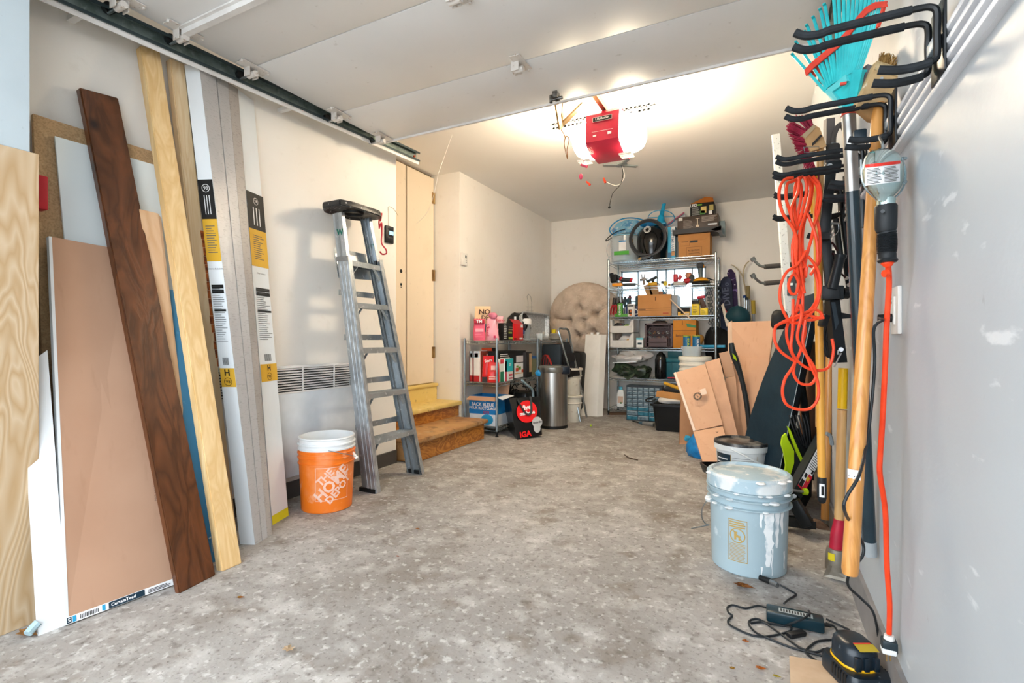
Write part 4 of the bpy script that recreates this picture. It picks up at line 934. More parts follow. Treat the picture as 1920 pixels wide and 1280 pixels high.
# tote bag
p = [at(947, 742, X=-2.12), at(1013, 742, X=-1.97)]
b0, b1, b2 = V((-2.06, 4.09, 0)), V((-1.85, 4.27, 0)), V((-2.23, 4.24, 0))
b0, b1, b2 = at(970, 824, Z=0), at(1016, 815, D=4.63), at(953, 806, Z=0); b3 = b1 + (b2 - b0)
u0, u1, u2 = at(955, 747, D=4.62), at(1012, 743, D=4.72), at(945, 748, D=4.74); u3 = u1 + (u2 - u0)
t = thing('tote_bag', 'black shopping tote with a red round slogan, leaning by the steel bin', 'bag', mid(b0, b1, b2, b3))
rr = []
for i in range(9):
    v = i / 8; rr.append([])
    for (A0, A1, U0, U1) in ((b0, b1, u0, u1), (b1, b3, u1, u3), (b3, b2, u3, u2), (b2, b0, u2, u0)):
        for k in range(6):
            s_ = k / 6; p = A0.lerp(A1, s_).lerp(U0.lerp(U1, s_), v); rr[-1].append(p)
b = B().rings(rr, cap=False); b.bm.faces.new([b.bm.verts[i] for i in range(24)] if b.bm.verts.ensure_lookup_table() is None else [])
b.noise(.006, 12, 3); tb = b.obj('bag', mat('tote black', '#131316', '#0b0b0d', rough=.3, coat=.2), t)
fx = (b1 - b0).normalized(); fy = (u0.lerp(u1, .5) - b0.lerp(b1, .5)).normalized(); H_ = (u0.lerp(u1, .5) - b0.lerp(b1, .5)).length; W_ = (b1 - b0).length
O_ = b0.lerp(b1, .5)
def disc(ox, oy, rx, ry, m_, name, out):
    f = plane_map(O_ + fx * ox + fy * oy, fx, fy, 1, out); b = B(); b.bm.faces.new([b._v(f(rx * math.cos(a * PI / 14), ry * math.sin(a * PI / 14))) for a in range(28)]); return b.obj(name, m_, t, 0)
disc(.0, H_ * .64, .106, .102, C('#e8191f', .4), 'red_disc', .012)
text('Vive', plane_map(O_ + fy * H_ * .74 - fx * .01, fx, fy, .06, .015), wm, t, bold=.04); text('ma belle', plane_map(O_ + fy * H_ * .60, fx, fy, .046, .015), wm, t, bold=.04)
disc(.09, H_ * .33, .052, .052, C('#b9bcbe'), 'grey_bubble', .013); disc(.08, H_ * .18, .035, .04, C('#b9bcbe'), 'grey_bubble', .014)
text('Le jardin', plane_map(O_ + fx * .09 + fy * H_ * .33, fx, fy, .026, .016), bk, t, bold=.02); text('IGA', plane_map(O_ - fx * .045 + fy * H_ * .09, fx, fy, .07, .013), C('#e8191f', .4), t, bold=.04)
b = B()
for k0, k1 in (((-.045, .93), (.06, .93)),):
    n_ = fx.cross(fy).normalized(); n_ = n_ if n_.y < 0 else -n_
    P_ = lambda x, v, o: O_ + fx * x + fy * (H_ * v) + n_ * o
    pts = [P_(-.075, .97, .006), P_(-.065, .84, .018), P_(-.03, .64, .022), P_(.0, .56, .024), P_(.035, .60, .024), P_(.05, .80, .02), P_(.055, 1.0, .01)]
    b.tube(spline(pts), .012, 6, sx=.25)
b.obj('strap', mat('strap grey', '#2b3034', rough=.6), t)
# steel pedal bin
c = at(1037, 800, Z=0)
inox = mat('brushed steel', '#b8b5b0', '#9d9a95', stretch=(1, 1, .05), scale=40, rough=.28, metal=.95)
t = thing('pedal_bin', 'tall brushed steel bin with black collar and blue liner beside the tote bag', 'bin', c)
prof = []
def dshape(r, z, n=28, flat=.72): return [c + RT * (r * max(-1, math.cos(a)) if True else 0) + BK * (r * min(flat, math.sin(a))) + UP * z for a in [2 * PI * k / n for k in range(n)]]
Rb_ = .150
B().rings([dshape(Rb_ + .004, .0), dshape(Rb_ + .004, .03)]).obj('base', black, t)
B().rings([dshape(Rb_, .03), dshape(Rb_, .575)]).obj('body', inox, t)
B().rings([dshape(Rb_ + .003, .575), dshape(Rb_ + .008, .585), dshape(Rb_ + .008, .625), dshape(Rb_ - .01, .64), dshape(Rb_ - .05, .645)]).obj('lid', mat('lid steel', '#a9aba8', '#8f918e', rough=.3, metal=.9), t)
B().box(c + RT * .115 + BK * -.06 + UP * .60, (.10, .14, .085), Matrix((RT, BK, UP)).transposed(), .012).obj('hinge_housing', mat('navy plastic', '#131d29', rough=.3), t)
b = B(); b.bx(0, 0, 0, 0, 0, 0) if False else None
lm = C('#2f9ad8', .3)
lump(c - RT * .15 - BK * .03 + UP * .565, (.05, .03, .035), 12, .012, 20, 2).obj('liner', lm, t)
b = B(); [b.cyl(c - BK * Rb_ * .96 + RT * (.07 + .012 * k) + UP * z, c - BK * (Rb_ * .96 + .006) + RT * (.07 + .012 * k) + UP * z, .002, n=6) for k in range(3) for z in (.06, .13)]
d = b.obj('rivets', steel, t); d['kind'] = 'stuff'

# step stool, paint pails, long white box, cushion
t = thing('step_stool', 'small chrome folding step stool with black treads behind the steel bin', 'stool', at(1092, 790, Z=0))
Yk = 5.0
def sp(x, y, D): return at(x, y, D=D)
b = B(); b.tube(spline([sp(1067, 690, 5.35), sp(1053, 640, 5.3), sp(1047, 618, 5.3), sp(1056, 616, 5.35), sp(1066, 620, 5.4), sp(1072, 650, 5.45), sp(1090, 730, 5.5), sp(1100, 782, 5.5)]), .011, 8); b.obj('front_frame', chrome, t)
b = B(); b.tube(spline([sp(1049, 625, 5.5), sp(1070, 700, 5.5), sp(1088, 790, 5.45)]), .010, 8); b.obj('side_frame', chrome, t)
for (y, x) in ((672, 1063), (700, 1072)):
    B().beam(sp(x - 8, y, 5.42), sp(x + 14, y - 4, 5.46), .09, .02, (0, 0, 1)).obj('tread', blackm, t)
B().slab([sp(1052, 640, 5.45), sp(1068, 642, 5.45), sp(1084, 705, 5.5), sp(1062, 706, 5.5)], .02).obj('panel', C('#191b1e'), t)
wp = layered('stained white plastic', '#dcd8cd', [('#c5bdae', 8, .5, .7, .6), ('#a2978a', 30, .64, .72, .5)], rough=.45)
for i, (zz, lb) in enumerate([(0.0, 'lower white paint pail behind the steel bin'), (.30, 'upper white paint pail with lid behind the steel bin')]):
    c2 = at(1071, 785, D=5.55); c2.z = zz
    t = thing('paint_pail', lb, 'bucket', c2)
    B().lathe([(0, 0), (.10, 0), (.103, .005), (.112, .20), (.122, .205), (.122, .21), (.114, .215), (.116, .27), (.125, .275), (.125, .285), (.10, .293), (0, .293)], c2, 24).obj('pail', wp, t)
    B().lathe([(.125, .272), (.13, .275), (.13, .29), (.12, .297), (0, .294)], c2, 24).obj('lid', wp, t)
put(B().box(at(1076, 712, D=6.05), (.25, .25, .70), bev=.04).noise(.02, 5), 'black_holdall', C('#0f1012', .6), 'large black soft bag standing in the shadow behind the step stool', 'bag')
q = [at(1089, 779, Z=0), at(1128, 781, Z=0), at(1135, 627, Y=5.86), at(1098, 627, Y=5.86)]
t = thing('long_white_box', 'tall narrow white cardboard box leaning left of the chrome shelf', 'box', mid(q[0], q[1]))
d_ = V((.02, .085, .0)); wcard = layered('white cardboard', '#e2dfd9', [('#cfc9c0', 4, .5, .7, .5), ('#a99a86', 9, .66, .76, .5)], rough=.7)
qm = [q[0], q[0].lerp(q[1], .78), q[3].lerp(q[2], .78), q[3]]
B().slab(qm, d_).noise(.002, 6).obj('box', wcard, t)
B().slab([qm[1], q[1] + V((.0, .05, 0)), q[2] + V((.0, .05, 0)), qm[2]], .003).obj('side', wcard, t)
b = B(); b.box(q[3].lerp(q[2], .3) + V((0, .03, .01)), (.03, .03, .03)); b.box(q[3].lerp(q[2], .6) + V((0, .03, .012)), (.03, .03, .03)); b.obj('foam_stubs', C('#f1efec'), t)['kind'] = 'stuff'
# papasan cushion
cc = at(1097, 602, Y=6.16); Rr = .50
plush = layered('beige plush', '#c9b6a4', [('#b3a08e', 9, .45, .65, .7), ('#ddccbb', 22, .55, .7, .5)], rough=.95, bump=.7, bscale=70, bdist=.01)
t = thing('round_cushion', 'huge round beige tufted cushion leaning in the back left corner', 'cushion', cc - UP * Rr)
b = B(); N_, Mr = 48, 16; tuf = [(.38 * math.cos(a), .38 * math.sin(a)) for a in (.5, 1.76, 3.0, 4.3, 5.5)] + [(0, 0)]
def ht(x, y):
    r = math.hypot(x, y); h = math.sqrt(max(0, 1 - r ** 2.6)) * .15
    for (tx, ty) in tuf: h -= .08 * math.exp(-((x - tx) ** 2 + (y - ty) ** 2) / .010)
    a = math.atan2(y, x)
    for k in range(5):
        aa = .5 + k * 1.257; da = math.atan2(math.sin(a - aa), math.cos(a - aa)); 
        if r > .30: h -= .055 * math.exp(-(da * r) ** 2 / .0018) * (1 if r < .93 else .4)
    for k in range(6):
        x0_, y0_ = tuf[k]; x1_, y1_ = tuf[(k + 1) % 5] if k < 5 else tuf[0]
        L2 = (x1_ - x0_) ** 2 + (y1_ - y0_) ** 2; u = max(0, min(1, ((x - x0_) * (x1_ - x0_) + (y - y0_) * (y1_ - y0_)) / L2)); dd = (x - x0_ - u * (x1_ - x0_)) ** 2 + (y - y0_ - u * (y1_ - y0_)) ** 2
        h -= .035 * math.exp(-dd / .0015)
    return h + .02 * noise.noise(V((x * 4, y * 4, 0)))
tilt = Matrix.Rotation(.16, 3, 'X'); cn = (V((0, 0, 0)) - cc); 
for side in (1, -1):
    grid = []
    for i in range(Mr + 1):
        r = (i / Mr) ** .8
        grid.append([b._v(cc + tilt @ V((r * math.cos(2 * PI * k / N_) * Rr, -(ht(r * math.cos(2 * PI * k / N_), r * math.sin(2 * PI * k / N_)) if side > 0 else -.05) , r * math.sin(2 * PI * k / N_) * Rr))) for k in range(N_)])
    for i in range(Mr):
        for k in range(N_): b.bm.faces.new((grid[i][k], grid[i][(k + 1) % N_], grid[i + 1][(k + 1) % N_], grid[i + 1][k]))
bmesh.ops.remove_doubles(b.bm, verts=b.bm.verts[:], dist=.0005)
b.obj('cushion', plush, t, 80)
for (tx, ty) in tuf: B().sphere(cc + tilt @ V((tx * Rr, -ht(tx, ty) - .0, ty * Rr)), .012, 8).obj('button', mat('tuft button', '#5c4e44'), t)
# grey roll right of the shelf foot, behind

# ------------------------------------------------------------------ goods on the tall chrome shelf
L0, L1, L2, L3, L4, L5 = [z + .006 for z in (1.845, 1.528, 1.18, .81, .448, .08)]
RX = (V((1, 0, 0)), V((0, 1, 0)))
def oy(px, Y, z): c = at(px, 600, Y=Y); c.z = z; return c
# top
c = oy(1172, 6.10, L0)
t = thing('clear_tub', 'clear plastic tub with bail handle and green tape label, left end of the shelf top', 'tub', c)
B().lathe([(0, .002), (.15, .002), (.165, .02), (.185, .31), (.19, .315), (.183, .315), (.16, .02), (0, .008)], c, 32).obj('tub', clear, t)
B().lathe([(.10, .318), (.19, .318), (.19, .33), (.09, .345), (0, .345)], c + V((0, 0, 0)), 28, sx=.8).obj('lid', mat('pale blue lid', '#8cc5dc', rough=.3), t)
f = lambda x, z: c + V((x, -.187 + abs(x) * .12, z))
quads([(-.03, .13, .055, .25)], f, wm, t, 'paper_label'); quads([(-.09, .08, .09, .125)], lambda x, z: f(x, z) + V((0, -.003, 0)), C('#4fae3c'), t, 'green_tape'); quads([(-.03, .235, .055, .25)], lambda x, z: f(x, z) + V((0, -.003, 0)), C('#2e86c4'), t, 'blue_header')
lump(c + UP * .06, (.11, .1, .05), 12, .02, 12).obj('contents', C('#6fb6c0', .5), t)
b = B(); b.tube(spline([c + V((-.185, 0, .1)), c + V((-.19, -.10, .05)), c + V((-.14, -.19, .01)), c + V((-.19, -.15, .17)), c + V((-.13, -.1, .30)), c + V((.0, -.08, .36)), c + V((.12, -.05, .33))]), .005, 6); b.obj('bail', C('#c9cdd0', .3), t)
b = B(); n0 = [at(x, y, Y=6.2) for x, y in ((1143, 432), (1146, 424), (1156, 415), (1172, 409), (1192, 409), (1210, 414), (1219, 421), (1214, 430), (1196, 436), (1170, 440), (1150, 440))]
t = thing('net_bag', 'blue rimmed mesh net with printed film lying on the clear tub', 'net', mid(*n0))
b.tube(spline(n0, 4, True), .008, 6, closed=True); b.obj('rim', C('#1f9ad6', .3), t)
g = [at(x, y, Y=6.18) for x, y in ((1146, 432), (1158, 418), (1174, 412), (1192, 411), (1212, 420), (1206, 438), (1180, 441), (1152, 440))]
B().slab(g, .02).obj('net', layered('film print', '#7fb7d0', [('#2b7fb8', 20, .5, .6, .8), ('#d8e2e6', 30, .58, .66, .8), ('#c85a6a', 26, .66, .7, .8)], rough=.35), t)
lump(at(1214, 421, Y=6.16), (.09, .05, .05), 12, .03, 14, 3).obj('bunched_film', C('#1c86cc', .25), t)
b = B(); b.tube(spline([at(x, y, Y=5.98) for x, y in ((1190, 437), (1172, 437), (1155, 442), (1138, 451), (1137, 449), (1147, 440), (1160, 433), (1172, 430))]), .006, 6)
put(b, 'black_loop', blackm, 'thin black plastic loop sticking out left above the clear tub', 'strap')
# black stock pot with hose
c = oy(1223, 6.12, L0)
t = thing('black_canister', 'glossy black domed canister on the shelf top with a round white badge', 'canister', c)
B().lathe([(0, 0), (.16, 0), (.165, .02), (.165, .10), (.18, .16), (.19, .24), (.18, .33), (.14, .39), (.07, .42), (0, .425)], c, 36).obj('body', gloss_black, t)
bd = c + V((-.02, -.19, .355)); b = B()
for r0 in ((.042, .034), (.028, .022)):
    ring = [(r, a) for a in range(25) for r in r0]
    for k in range(24):
        a0, a1 = 2 * PI * k / 24, 2 * PI * (k + 1) / 24
        b.bm.faces.new([b._v(bd + V((r * math.cos(q), -.004 + .012 * math.sin(q), r * math.sin(q)))) for r, q in ((r0[0], a0), (r0[0], a1), (r0[1], a1), (r0[1], a0))])
b.obj('badge', C('#e6e6e4'), t, 0)['kind'] = 'stuff'
hc = c + V((.0, -.235, .25)); pts = []
for k in range(38):
    a = PI * .98 + k * 2 * PI / 17; rr_ = .188 + .012 * (k // 17); pts.append(hc + V((rr_ * math.cos(a) + .004 * (k // 17), -.016 * k / 17 - .012, rr_ * 1.04 * math.sin(a) - .01)))
pts += [hc + V((.05, -.05, -.21)), hc + V((-.0, -.06, -.235)), hc + V((-.07, -.06, -.24))]
b = B(); b.tube(spline(pts, 2), .0135, 8); t = thing('coiled_hose', 'dark grey hose coiled around the black canister, brass end at left', 'hose', hc)
b.obj('hose', C('#3c3e42', .4), t); B().cyl(pts[0] + V((-.005, 0, .0)), pts[0] + V((.0, 0, -.05)), .016).obj('brass_fitting', brass, t)
B().cyl(pts[-1], pts[-1] + V((-.03, 0, -.02)), .014).obj('brass_fitting', brass, t)
# cyan wheel toy
q = at(1240, 410, Y=6.08); cy = mat('cyan plastic', '#22aadb', '#1d98c6', rough=.3)
t = thing('pool_cleaner', 'bright cyan plastic pool cleaner with hoop, on top of the black canister', 'pool cleaner', q)
b = B(); pts = [at(1240 + 25 * math.cos(k * PI / 12), 409 + 15 * math.sin(k * PI / 12), Y=6.08 + .10 * math.sin(k * PI / 12)) for k in range(24)]; b.tube(pts, .005, 6, closed=True)
b.tube([at(1216, 408, Y=6.08), at(1264, 406, Y=6.08)], .004, 5); b.tube([at(1237, 395, Y=6.0), at(1252, 424, Y=6.15)], .004, 5); b.obj('hoop', cy, t)
b = B(); b.cyl(at(1245, 383, Y=6.08), at(1240, 406, Y=6.08), .019, .028, 14); b.cyl(at(1245, 382, Y=6.08), at(1245, 385, Y=6.08), .023, .023, 14); b.obj('tube', cy, t)
b = B(); b.cyl(at(1240, 404, Y=6.08), at(1238, 421, Y=6.08), .032, .062, 10); b.box(at(1238, 420, Y=6.08), (.14, .1, .03), bev=.008); b.obj('head', cy, t)
# pink pole, pale board
b = B(); b.tube([at(1246, 425, Y=6.25), at(1283, 398, Y=6.25)], .009, 6); put(b, 'pink_pole', C('#d0708a', .4), 'pink stick leaning behind the cyan hoop', 'stick')
put(B().slab([at(1250, 426, Y=6.3), at(1268, 428, Y=6.3), at(1286, 408, Y=6.3), at(1284, 400, Y=6.3), at(1262, 406, Y=6.3)], .02), 'pale_board', C('#d9dde0'), 'pale flat panel standing behind the pink stick', 'panel')
carton('pool_toy_box', 'slim upright light blue and white box with vertical word, beside the black canister', 'box', 1252, 1266, 425, L0, .16, C('#4fb4dd', .35), Y=5.99, prints=[('q', (.48, .22, 1, 1), wm), ('q', (.5, .1, .95, .24), C('#c9925e')), ('q', (.0, .0, .5, .2), C('#2c6f9c'))])
q = at(1261, 449, Y=5.985); text('SWIMLINE', plane_map(q, UP, V((-1, 0, 0)), .055), C('#9ab4c6'), bpy.data.objects['pool_toy_box'], bold=.02)
put(B().bx(at(1266, 0, Y=6.05).x, at(1273, 0, Y=6.05).x, 6.05, 6.25, L0, L0 + .28), 'grey_folder', C('#5d6a73'), 'grey slim case between the light blue box and the cardboard box', 'case')
kb = mat('kraft box', '#c88f58', '#bb824b', scale=4, rough=.8)
t, a, r, bk_, w_, h, f = carton('file_box', 'brown cardboard box with hand hole at the right end of the shelf top', 'box', 1272, 1331, 438, L0, .30, kb, Y=5.96, prints=[('t', 'ATTENTION', .5, .28, .022, bk), ('r', lines(.33, .12, .72, .2, 2, .3, .1) + lines(.33, .24, .72, .25, 1, .3, .1), bk), ('q', (.38, .62, .62, .72), C('#26292d'))])
quads([(.26, .05, .75, .06), (.26, .42, .75, .43), (.26, .05, .267, .43), (.743, .05, .75, .43), (.06, .5, .36, .508), (.06, .72, .36, .728), (.06, .5, .066, .728), (.354, .5, .36, .728), (.1, .66, .32, .69)], f, C('#6d4526'), t)
B().slab([a + UP * (h - .002) - V((.004, .006, 0)), a + r * w_ + UP * (h - .002) - V((-.004, .006, 0)), a + r * w_ * 1.0 + UP * (h - .03) - V((0, .006, 0)), a + r * w_ * .85 + UP * (h - .075) - V((0, .006, 0)), a + UP * (h - .075) - V((.004, .006, 0))], .003).obj('lid_flap', mat('kraft lid', '#c48a52', '#b87d47', scale=4, rough=.8), t)
zt = L0 + h + .002
hb = mat('heater box print', '#57483f', '#4a3d36', scale=5, rough=.45)
t, a, r, bk_, w_, h2, f = carton('patio_heater_box', 'long dark brown box with a patio heater drawing, on the brown cardboard box', 'box', 1270, 1347, 404, zt + .05, .30, hb, Y=5.94, prints=[('r', [(.03, .72, .13, .95)], C('#e6e2dc')), ('r', lines(.6, .5, .97, .95, 6, .4, .4) + lines(.15, .1, .4, .75, 9, .25, .3), C('#b9aea4')), ('r', [(.49, .25, .51, .75), (.45, .76, .55, .79), (.46, .12, .54, .28)], C('#e8d8be')), ('q', (.75, .18, .97, .3), C('#d8dce2'))])
B().bx(a.x - .05, a.x + w_ + .03, a.y - .03, a.y + .28, zt, zt + .05).obj('lid', C('#38393d', .5), t)
B().slab([V((a.x + w_ - .08, a.y - .03, zt + .02)), V((a.x + w_ + .03, a.y - .03, zt + .05)), V((a.x + w_ + .05, a.y - .03, zt - .07)), V((a.x + w_ + .0, a.y - .03, zt - .02))], .003).obj('flap', C('#4a4b4e', .5), t)
B().bx(a.x + w_ + .002, a.x + w_ + .06, a.y + .1, a.y + .28, zt - .02, zt + h2 * .9).obj('side_box', C('#7b8d92', .4), t)
z3 = zt + .05 + h2 + .002
t, a, r, bk_, w_, h, f = carton('lantern_box', 'small black box of garden lights with open orange flap, topmost of the pile', 'box', 1294, 1339, 380, z3, .24, blackm, Y=5.98, prints=[('t', 'LED', .15, .85, .045, wm), ('q', (.3, .80, .5, .92), C('#6aa02e')), ('r', lines(.08, .1, .42, .74, 8, .35, .3), C('#a9a9a4')), ('q', (.42, .1, .62, .4), C('#4f8a3a')), ('q', (.45, .2, .68, .7), C('#e2c676')), ('q', (.78, .06, .92, .34), wm), ('q', (.8, .35, .97, .78), C('#b9a860'))])
B().slab([a + UP * h, a + r * w_ * .98 + UP * h + V((0, .1, 0)), a + r * w_ * .9 + UP * (h + .085) + V((0, .14, 0)), a + r * w_ * .72 + UP * (h + .10) + V((0, .1, 0))], .004).obj('flap', C('#c4762f', .7), t)

# second shelf: power tools
def tool(name, label, cat, parts, group=None):
    t = thing(name, label, cat, parts[0][3])
    for (pn, b, m_, _) in parts: b.obj(pn, m_, t)
    return t
Y1 = 6.05
p_ = lambda x, y, Y=Y1: at(x, y, Y=Y)
tool('power_tool', 'black power tool standing at the left end of the tool shelf', 'tool', [('body', B().box(p_(1152, 522), (.09, .1, .10), bev=.02), blackm, p_(1152, 532)), ('handle', B().beam(p_(1150, 530), p_(1146, 512), .05, .05, bev=.01), C('#1d2023'), 0), ('nozzle', B().cyl(p_(1158, 518), p_(1163, 524), .02), C('#3a4448'), 0)])
put(B().box(p_(1158, 534, 5.98), (.12, .07, .035), bev=.004), 'level_case', C('#f39a1f', .35), 'small bright orange case at the front left of the tool shelf', 'case')
tool('angle_grinder', 'red and black grinder lying left of the middle of the tool shelf', 'tool', [('body', B().cyl(p_(1165, 524), p_(1183, 525), .028, .026, 14), C('#3b3f43', .4), p_(1175, 534)), ('head', B().sphere(p_(1165, 523), .03), C('#c9202e', .35), 0), ('tail', B().cyl(p_(1182, 525), p_(1186, 526), .027), C('#c9202e', .35), 0), ('disc', B().cyl(p_(1160, 531), p_(1161, 536), .05, .05, 16), C('#2d5046', .5), 0)])
tool('sanding_tool', 'long dark grey tool lying under the red grinder', 'tool', [('body', B().beam(p_(1168, 534), p_(1192, 533), .05, .035, bev=.01), C('#3c4143'), p_(1175, 536)), ('tip', B().cyl(p_(1190, 532), p_(1202, 535), .012, .004), steel, 0)])
tool('claw_hammer', 'grey claw hammer standing head up near the middle of the tool shelf', 'hammer', [('handle', B().cyl(p_(1208, 534), p_(1206, 520), .014), C('#8a7a6c'), p_(1208, 534)), ('head', B().beam(p_(1200, 525), p_(1212, 523), .03, .03, bev=.005), C('#7a7774', .4, metal=.5), 0), ('claw', B().beam(p_(1204, 521), p_(1203, 514), .02, .012), C('#7a7774', .4, metal=.5), 0), ('claw', B().beam(p_(1208, 521), p_(1209, 514), .02, .012), C('#7a7774', .4, metal=.5), 0)])
tool('caulk_gun', 'dark green black gun tool lying right of the claw hammer', 'tool', [('barrel', B().cyl(p_(1213, 528), p_(1232, 519), .016, .018), C('#27302f'), p_(1222, 534)), ('grip', B().beam(p_(1222, 523), p_(1228, 533), .03, .03, bev=.006), blackm, 0), ('trigger', B().tube(spline([p_(1214, 522), p_(1212, 527), p_(1218, 530)]), .006, 6), C('#39413f'), 0), ('tail', B().cyl(p_(1228, 529), p_(1238, 534), .01), C('#4f5a5c'), 0)])
tool('tape_measure', 'small yellow tape measure in the middle of the tool shelf', 'tape measure', [('body', B().cyl(p_(1247, 531, 6.02), p_(1247, 531, 6.06), .028, .028, 14), C('#d9c023', .4), p_(1247, 535)), ('clip', B().box(p_(1242, 529, 6.02), (.03, .04, .03), bev=.005), C('#514f4a'), 0)])
tool('orbital_sander', 'white and red electric tool right of the yellow tape measure', 'tool', [('base', B().lathe([(0, 0), (.075, 0), (.085, .02), (.07, .045), (.03, .055), (0, .055)], oy(1273, 6.05, L1), 20), C('#d8d6d0'), p_(1272, 534)), ('motor', B().box(p_(1267, 521), (.05, .06, .09), bev=.012), C('#b9222f', .35), 0), ('motor', B().cyl(p_(1273, 524), p_(1277, 516), .02), C('#c8434e', .35), 0)])
tool('cordless_drill', 'red and black drill with orange chuck, left of the tall sander', 'drill', [('body', B().cyl(p_(1283, 528), p_(1298, 524), .035, .03, 14), C('#b4232b', .4), p_(1290, 535)), ('grip', B().box(p_(1297, 523), (.06, .06, .09), bev=.015), C('#2a3436'), 0), ('top', B().sphere(p_(1291, 516), .038), C('#c98a6a', .5), 0), ('chuck', B().cyl(p_(1280, 530), p_(1288, 532), .022), blackm, 0)])
c = oy(1314, 6.05, L1)
tool('floor_polisher', 'tall black and yellow sander standing at the right of the tool shelf', 'tool', [('base', B().lathe([(0, 0), (.095, 0), (.10, .03), (.08, .05), (0, .05)], c, 24), blackm, c), ('collar', B().lathe([(.085, .045), (.08, .065), (.05, .085), (0, .085)], c, 24), C('#f0a81c', .35), 0), ('shaft', B().cyl(c + UP * .07, p_(1313, 503), .024, .03), C('#5f6f74', .4), 0), ('grip', B().box(p_(1313, 498), (.08, .07, .07), bev=.02), C('#2b3135'), 0), ('button', B().box(p_(1318, 499), (.03, .05, .04), bev=.01), C('#e8971e'), 0)])
b = B(); b.tube(spline([p_(1325, 521), p_(1335, 524), p_(1345, 527)]), .006, 6); put(b, 'black_cable', blackm, 'black cable lying right of the tall sander', 'cable')
for i, x in enumerate((1236, 1255, 1261)):
    put(B().box(p_(x, 534, 6.0), (.03, .03, .015 + .01 * i), bev=.003), 'small_part', C(['#c9ccd0', '#a87f3c', '#39506b'][i]), ['tiny pale fitting left of the yellow tape measure', 'tiny brown fitting right of the yellow tape measure', 'tiny blue fitting beside the white and red tool'][i], 'fitting')

# third shelf
Y2 = 6.0; p2 = lambda x, y, Y=Y2: at(x, y, Y=Y)
rg = C('#b3202c', .35)
for i, (x, lb) in enumerate([(1146, 'red handled pliers, leftmost on the hand tool shelf'), (1151, 'red handled pliers, second from the left end of the hand tool shelf')]):
    t = thing('pliers', lb, 'pliers', p2(x, 590))
    B().tube(spline([p2(x - 1, 590), p2(x, 578), p2(x + 4, 570)]), .010, 6).obj('handle', rg, t); B().tube(spline([p2(x + 3, 588), p2(x + 5, 578), p2(x + 4, 570)]), .010, 6).obj('handle', rg, t); B().beam(p2(x + 4, 571), p2(x + 6, 558), .02, .03, bev=.004).obj('jaws', C('#3a3532', .4, metal=.6), t)
t, a, r, bk_, w_, h, f = carton('wipes_box', 'low green box with a white upright wordmark, on the hand tool shelf', 'box', 1153, 1177, 588, L2, .12, C('#4d9a34', .4), Y=5.97)
B().bx(a.x + .03, a.x + .09, a.y + .004, a.y + .05, L2 + .02, at(0, 0, D=1).z * 0 + p2(1165, 569).z).obj('upright', C('#57a83c', .4), t)
text('BANANE', plane_map(V((a.x + .06, a.y, L2 + .085)), UP, V((-1, 0, 0)), .032), wm, t, bold=.02)
put(B().bx(p2(1170, 0).x, p2(1177, 0).x, 6.02, 6.12, L2, L2 + .15), 'blue_box', C('#1e2d62', .4), 'dark blue box behind the green box', 'box')
c = oy(1184, 5.98, L2)
t = thing('mug', 'white mug with a brown and orange picture, on the hand tool shelf', 'mug', c)
B().lathe([(0, 0), (.042, 0), (.046, .01), (.046, .15), (.042, .15), (.04, .01), (0, .008)], c, 24).obj('mug', C('#eceae6', .25), t)
b = B(); b.tube(spline([c + V((.044, 0, .03)), c + V((.075, -.01, .035)), c + V((.08, -.01, .065)), c + V((.045, 0, .09))]), .006, 6); b.obj('handle', C('#eceae6', .25), t)
f = lambda x, z: c + V((math.sin(x) * .0475, -math.cos(x) * .0475, z)); quads([(-.6, .03, .3, .085)], f, C('#3d2a1c'), t, 'picture', 4); quads([(-.3, .01, .3, .03), (-.1, .05, .2, .075)], lambda x, z: f(x, z) + V((0, -.001, 0)), C('#d8763a'), t, 'picture', 3); quads([(-.7, .12, .7, .135)], f, C('#4a4a52'), t, 'picture', 4)
for i, (x, y, m_, lb) in enumerate([(1172, 556, '#22363e', 'dark teal handled tool standing behind the green box'), (1181, 553, '#3a3f49', 'black red handled screwdriver standing in the mug'), (1178, 558, '#1e4450', 'teal screwdriver in the mug, left of the red one'), (1194, 554, '#2b4650', 'slate handled tool standing beside the mug')]):
    t = thing('screwdriver', lb, 'screwdriver', p2(x, 590))
    q = p2(x, y, 6.02); B().lathe([(0, 0), (.012, .0), (.02, .02), (.016, .05), (.021, .09), (.015, .12), (0, .125)], q - UP * .125, 10).obj('handle', C(m_, .35), t)
    B().cyl(q - UP * .125, V((q.x + .004, q.y, L2 + .02)), .006, n=8).obj('shaft', steel, t)
    if i == 1: B().sphere(q - UP * .03, .022, 8).obj('red_tip', C('#b9263e'), t)
put(B().bx(p2(1190, 0).x, p2(1197, 0).x, 6.03, 6.12, L2, L2 + .2), 'tool_case', C('#1f3f7c', .4), 'narrow blue case between the mug and the big cardboard box', 'case')
for i, x in enumerate((1160, 1166)):
    t = thing('snips', ['dark metal snips standing behind the red pliers', 'black handled cutter standing behind the green box'][i], 'snips', p2(x, 590, 6.1))
    B().tube(spline([p2(x - 2, 590, 6.1), p2(x - 2, 572, 6.1), p2(x + 2, 565, 6.1)]), .008, 6).obj('handle', C('#2a2724'), t); B().tube(spline([p2(x + 5, 590, 6.1), p2(x + 5, 575, 6.1), p2(x + 2, 565, 6.1)]), .008, 6).obj('handle', C('#2a2724'), t); B().beam(p2(x + 2, 567, 6.1), p2(x, 556, 6.1), .012, .022).obj('blade', C('#504a44', .4, metal=.6), t)
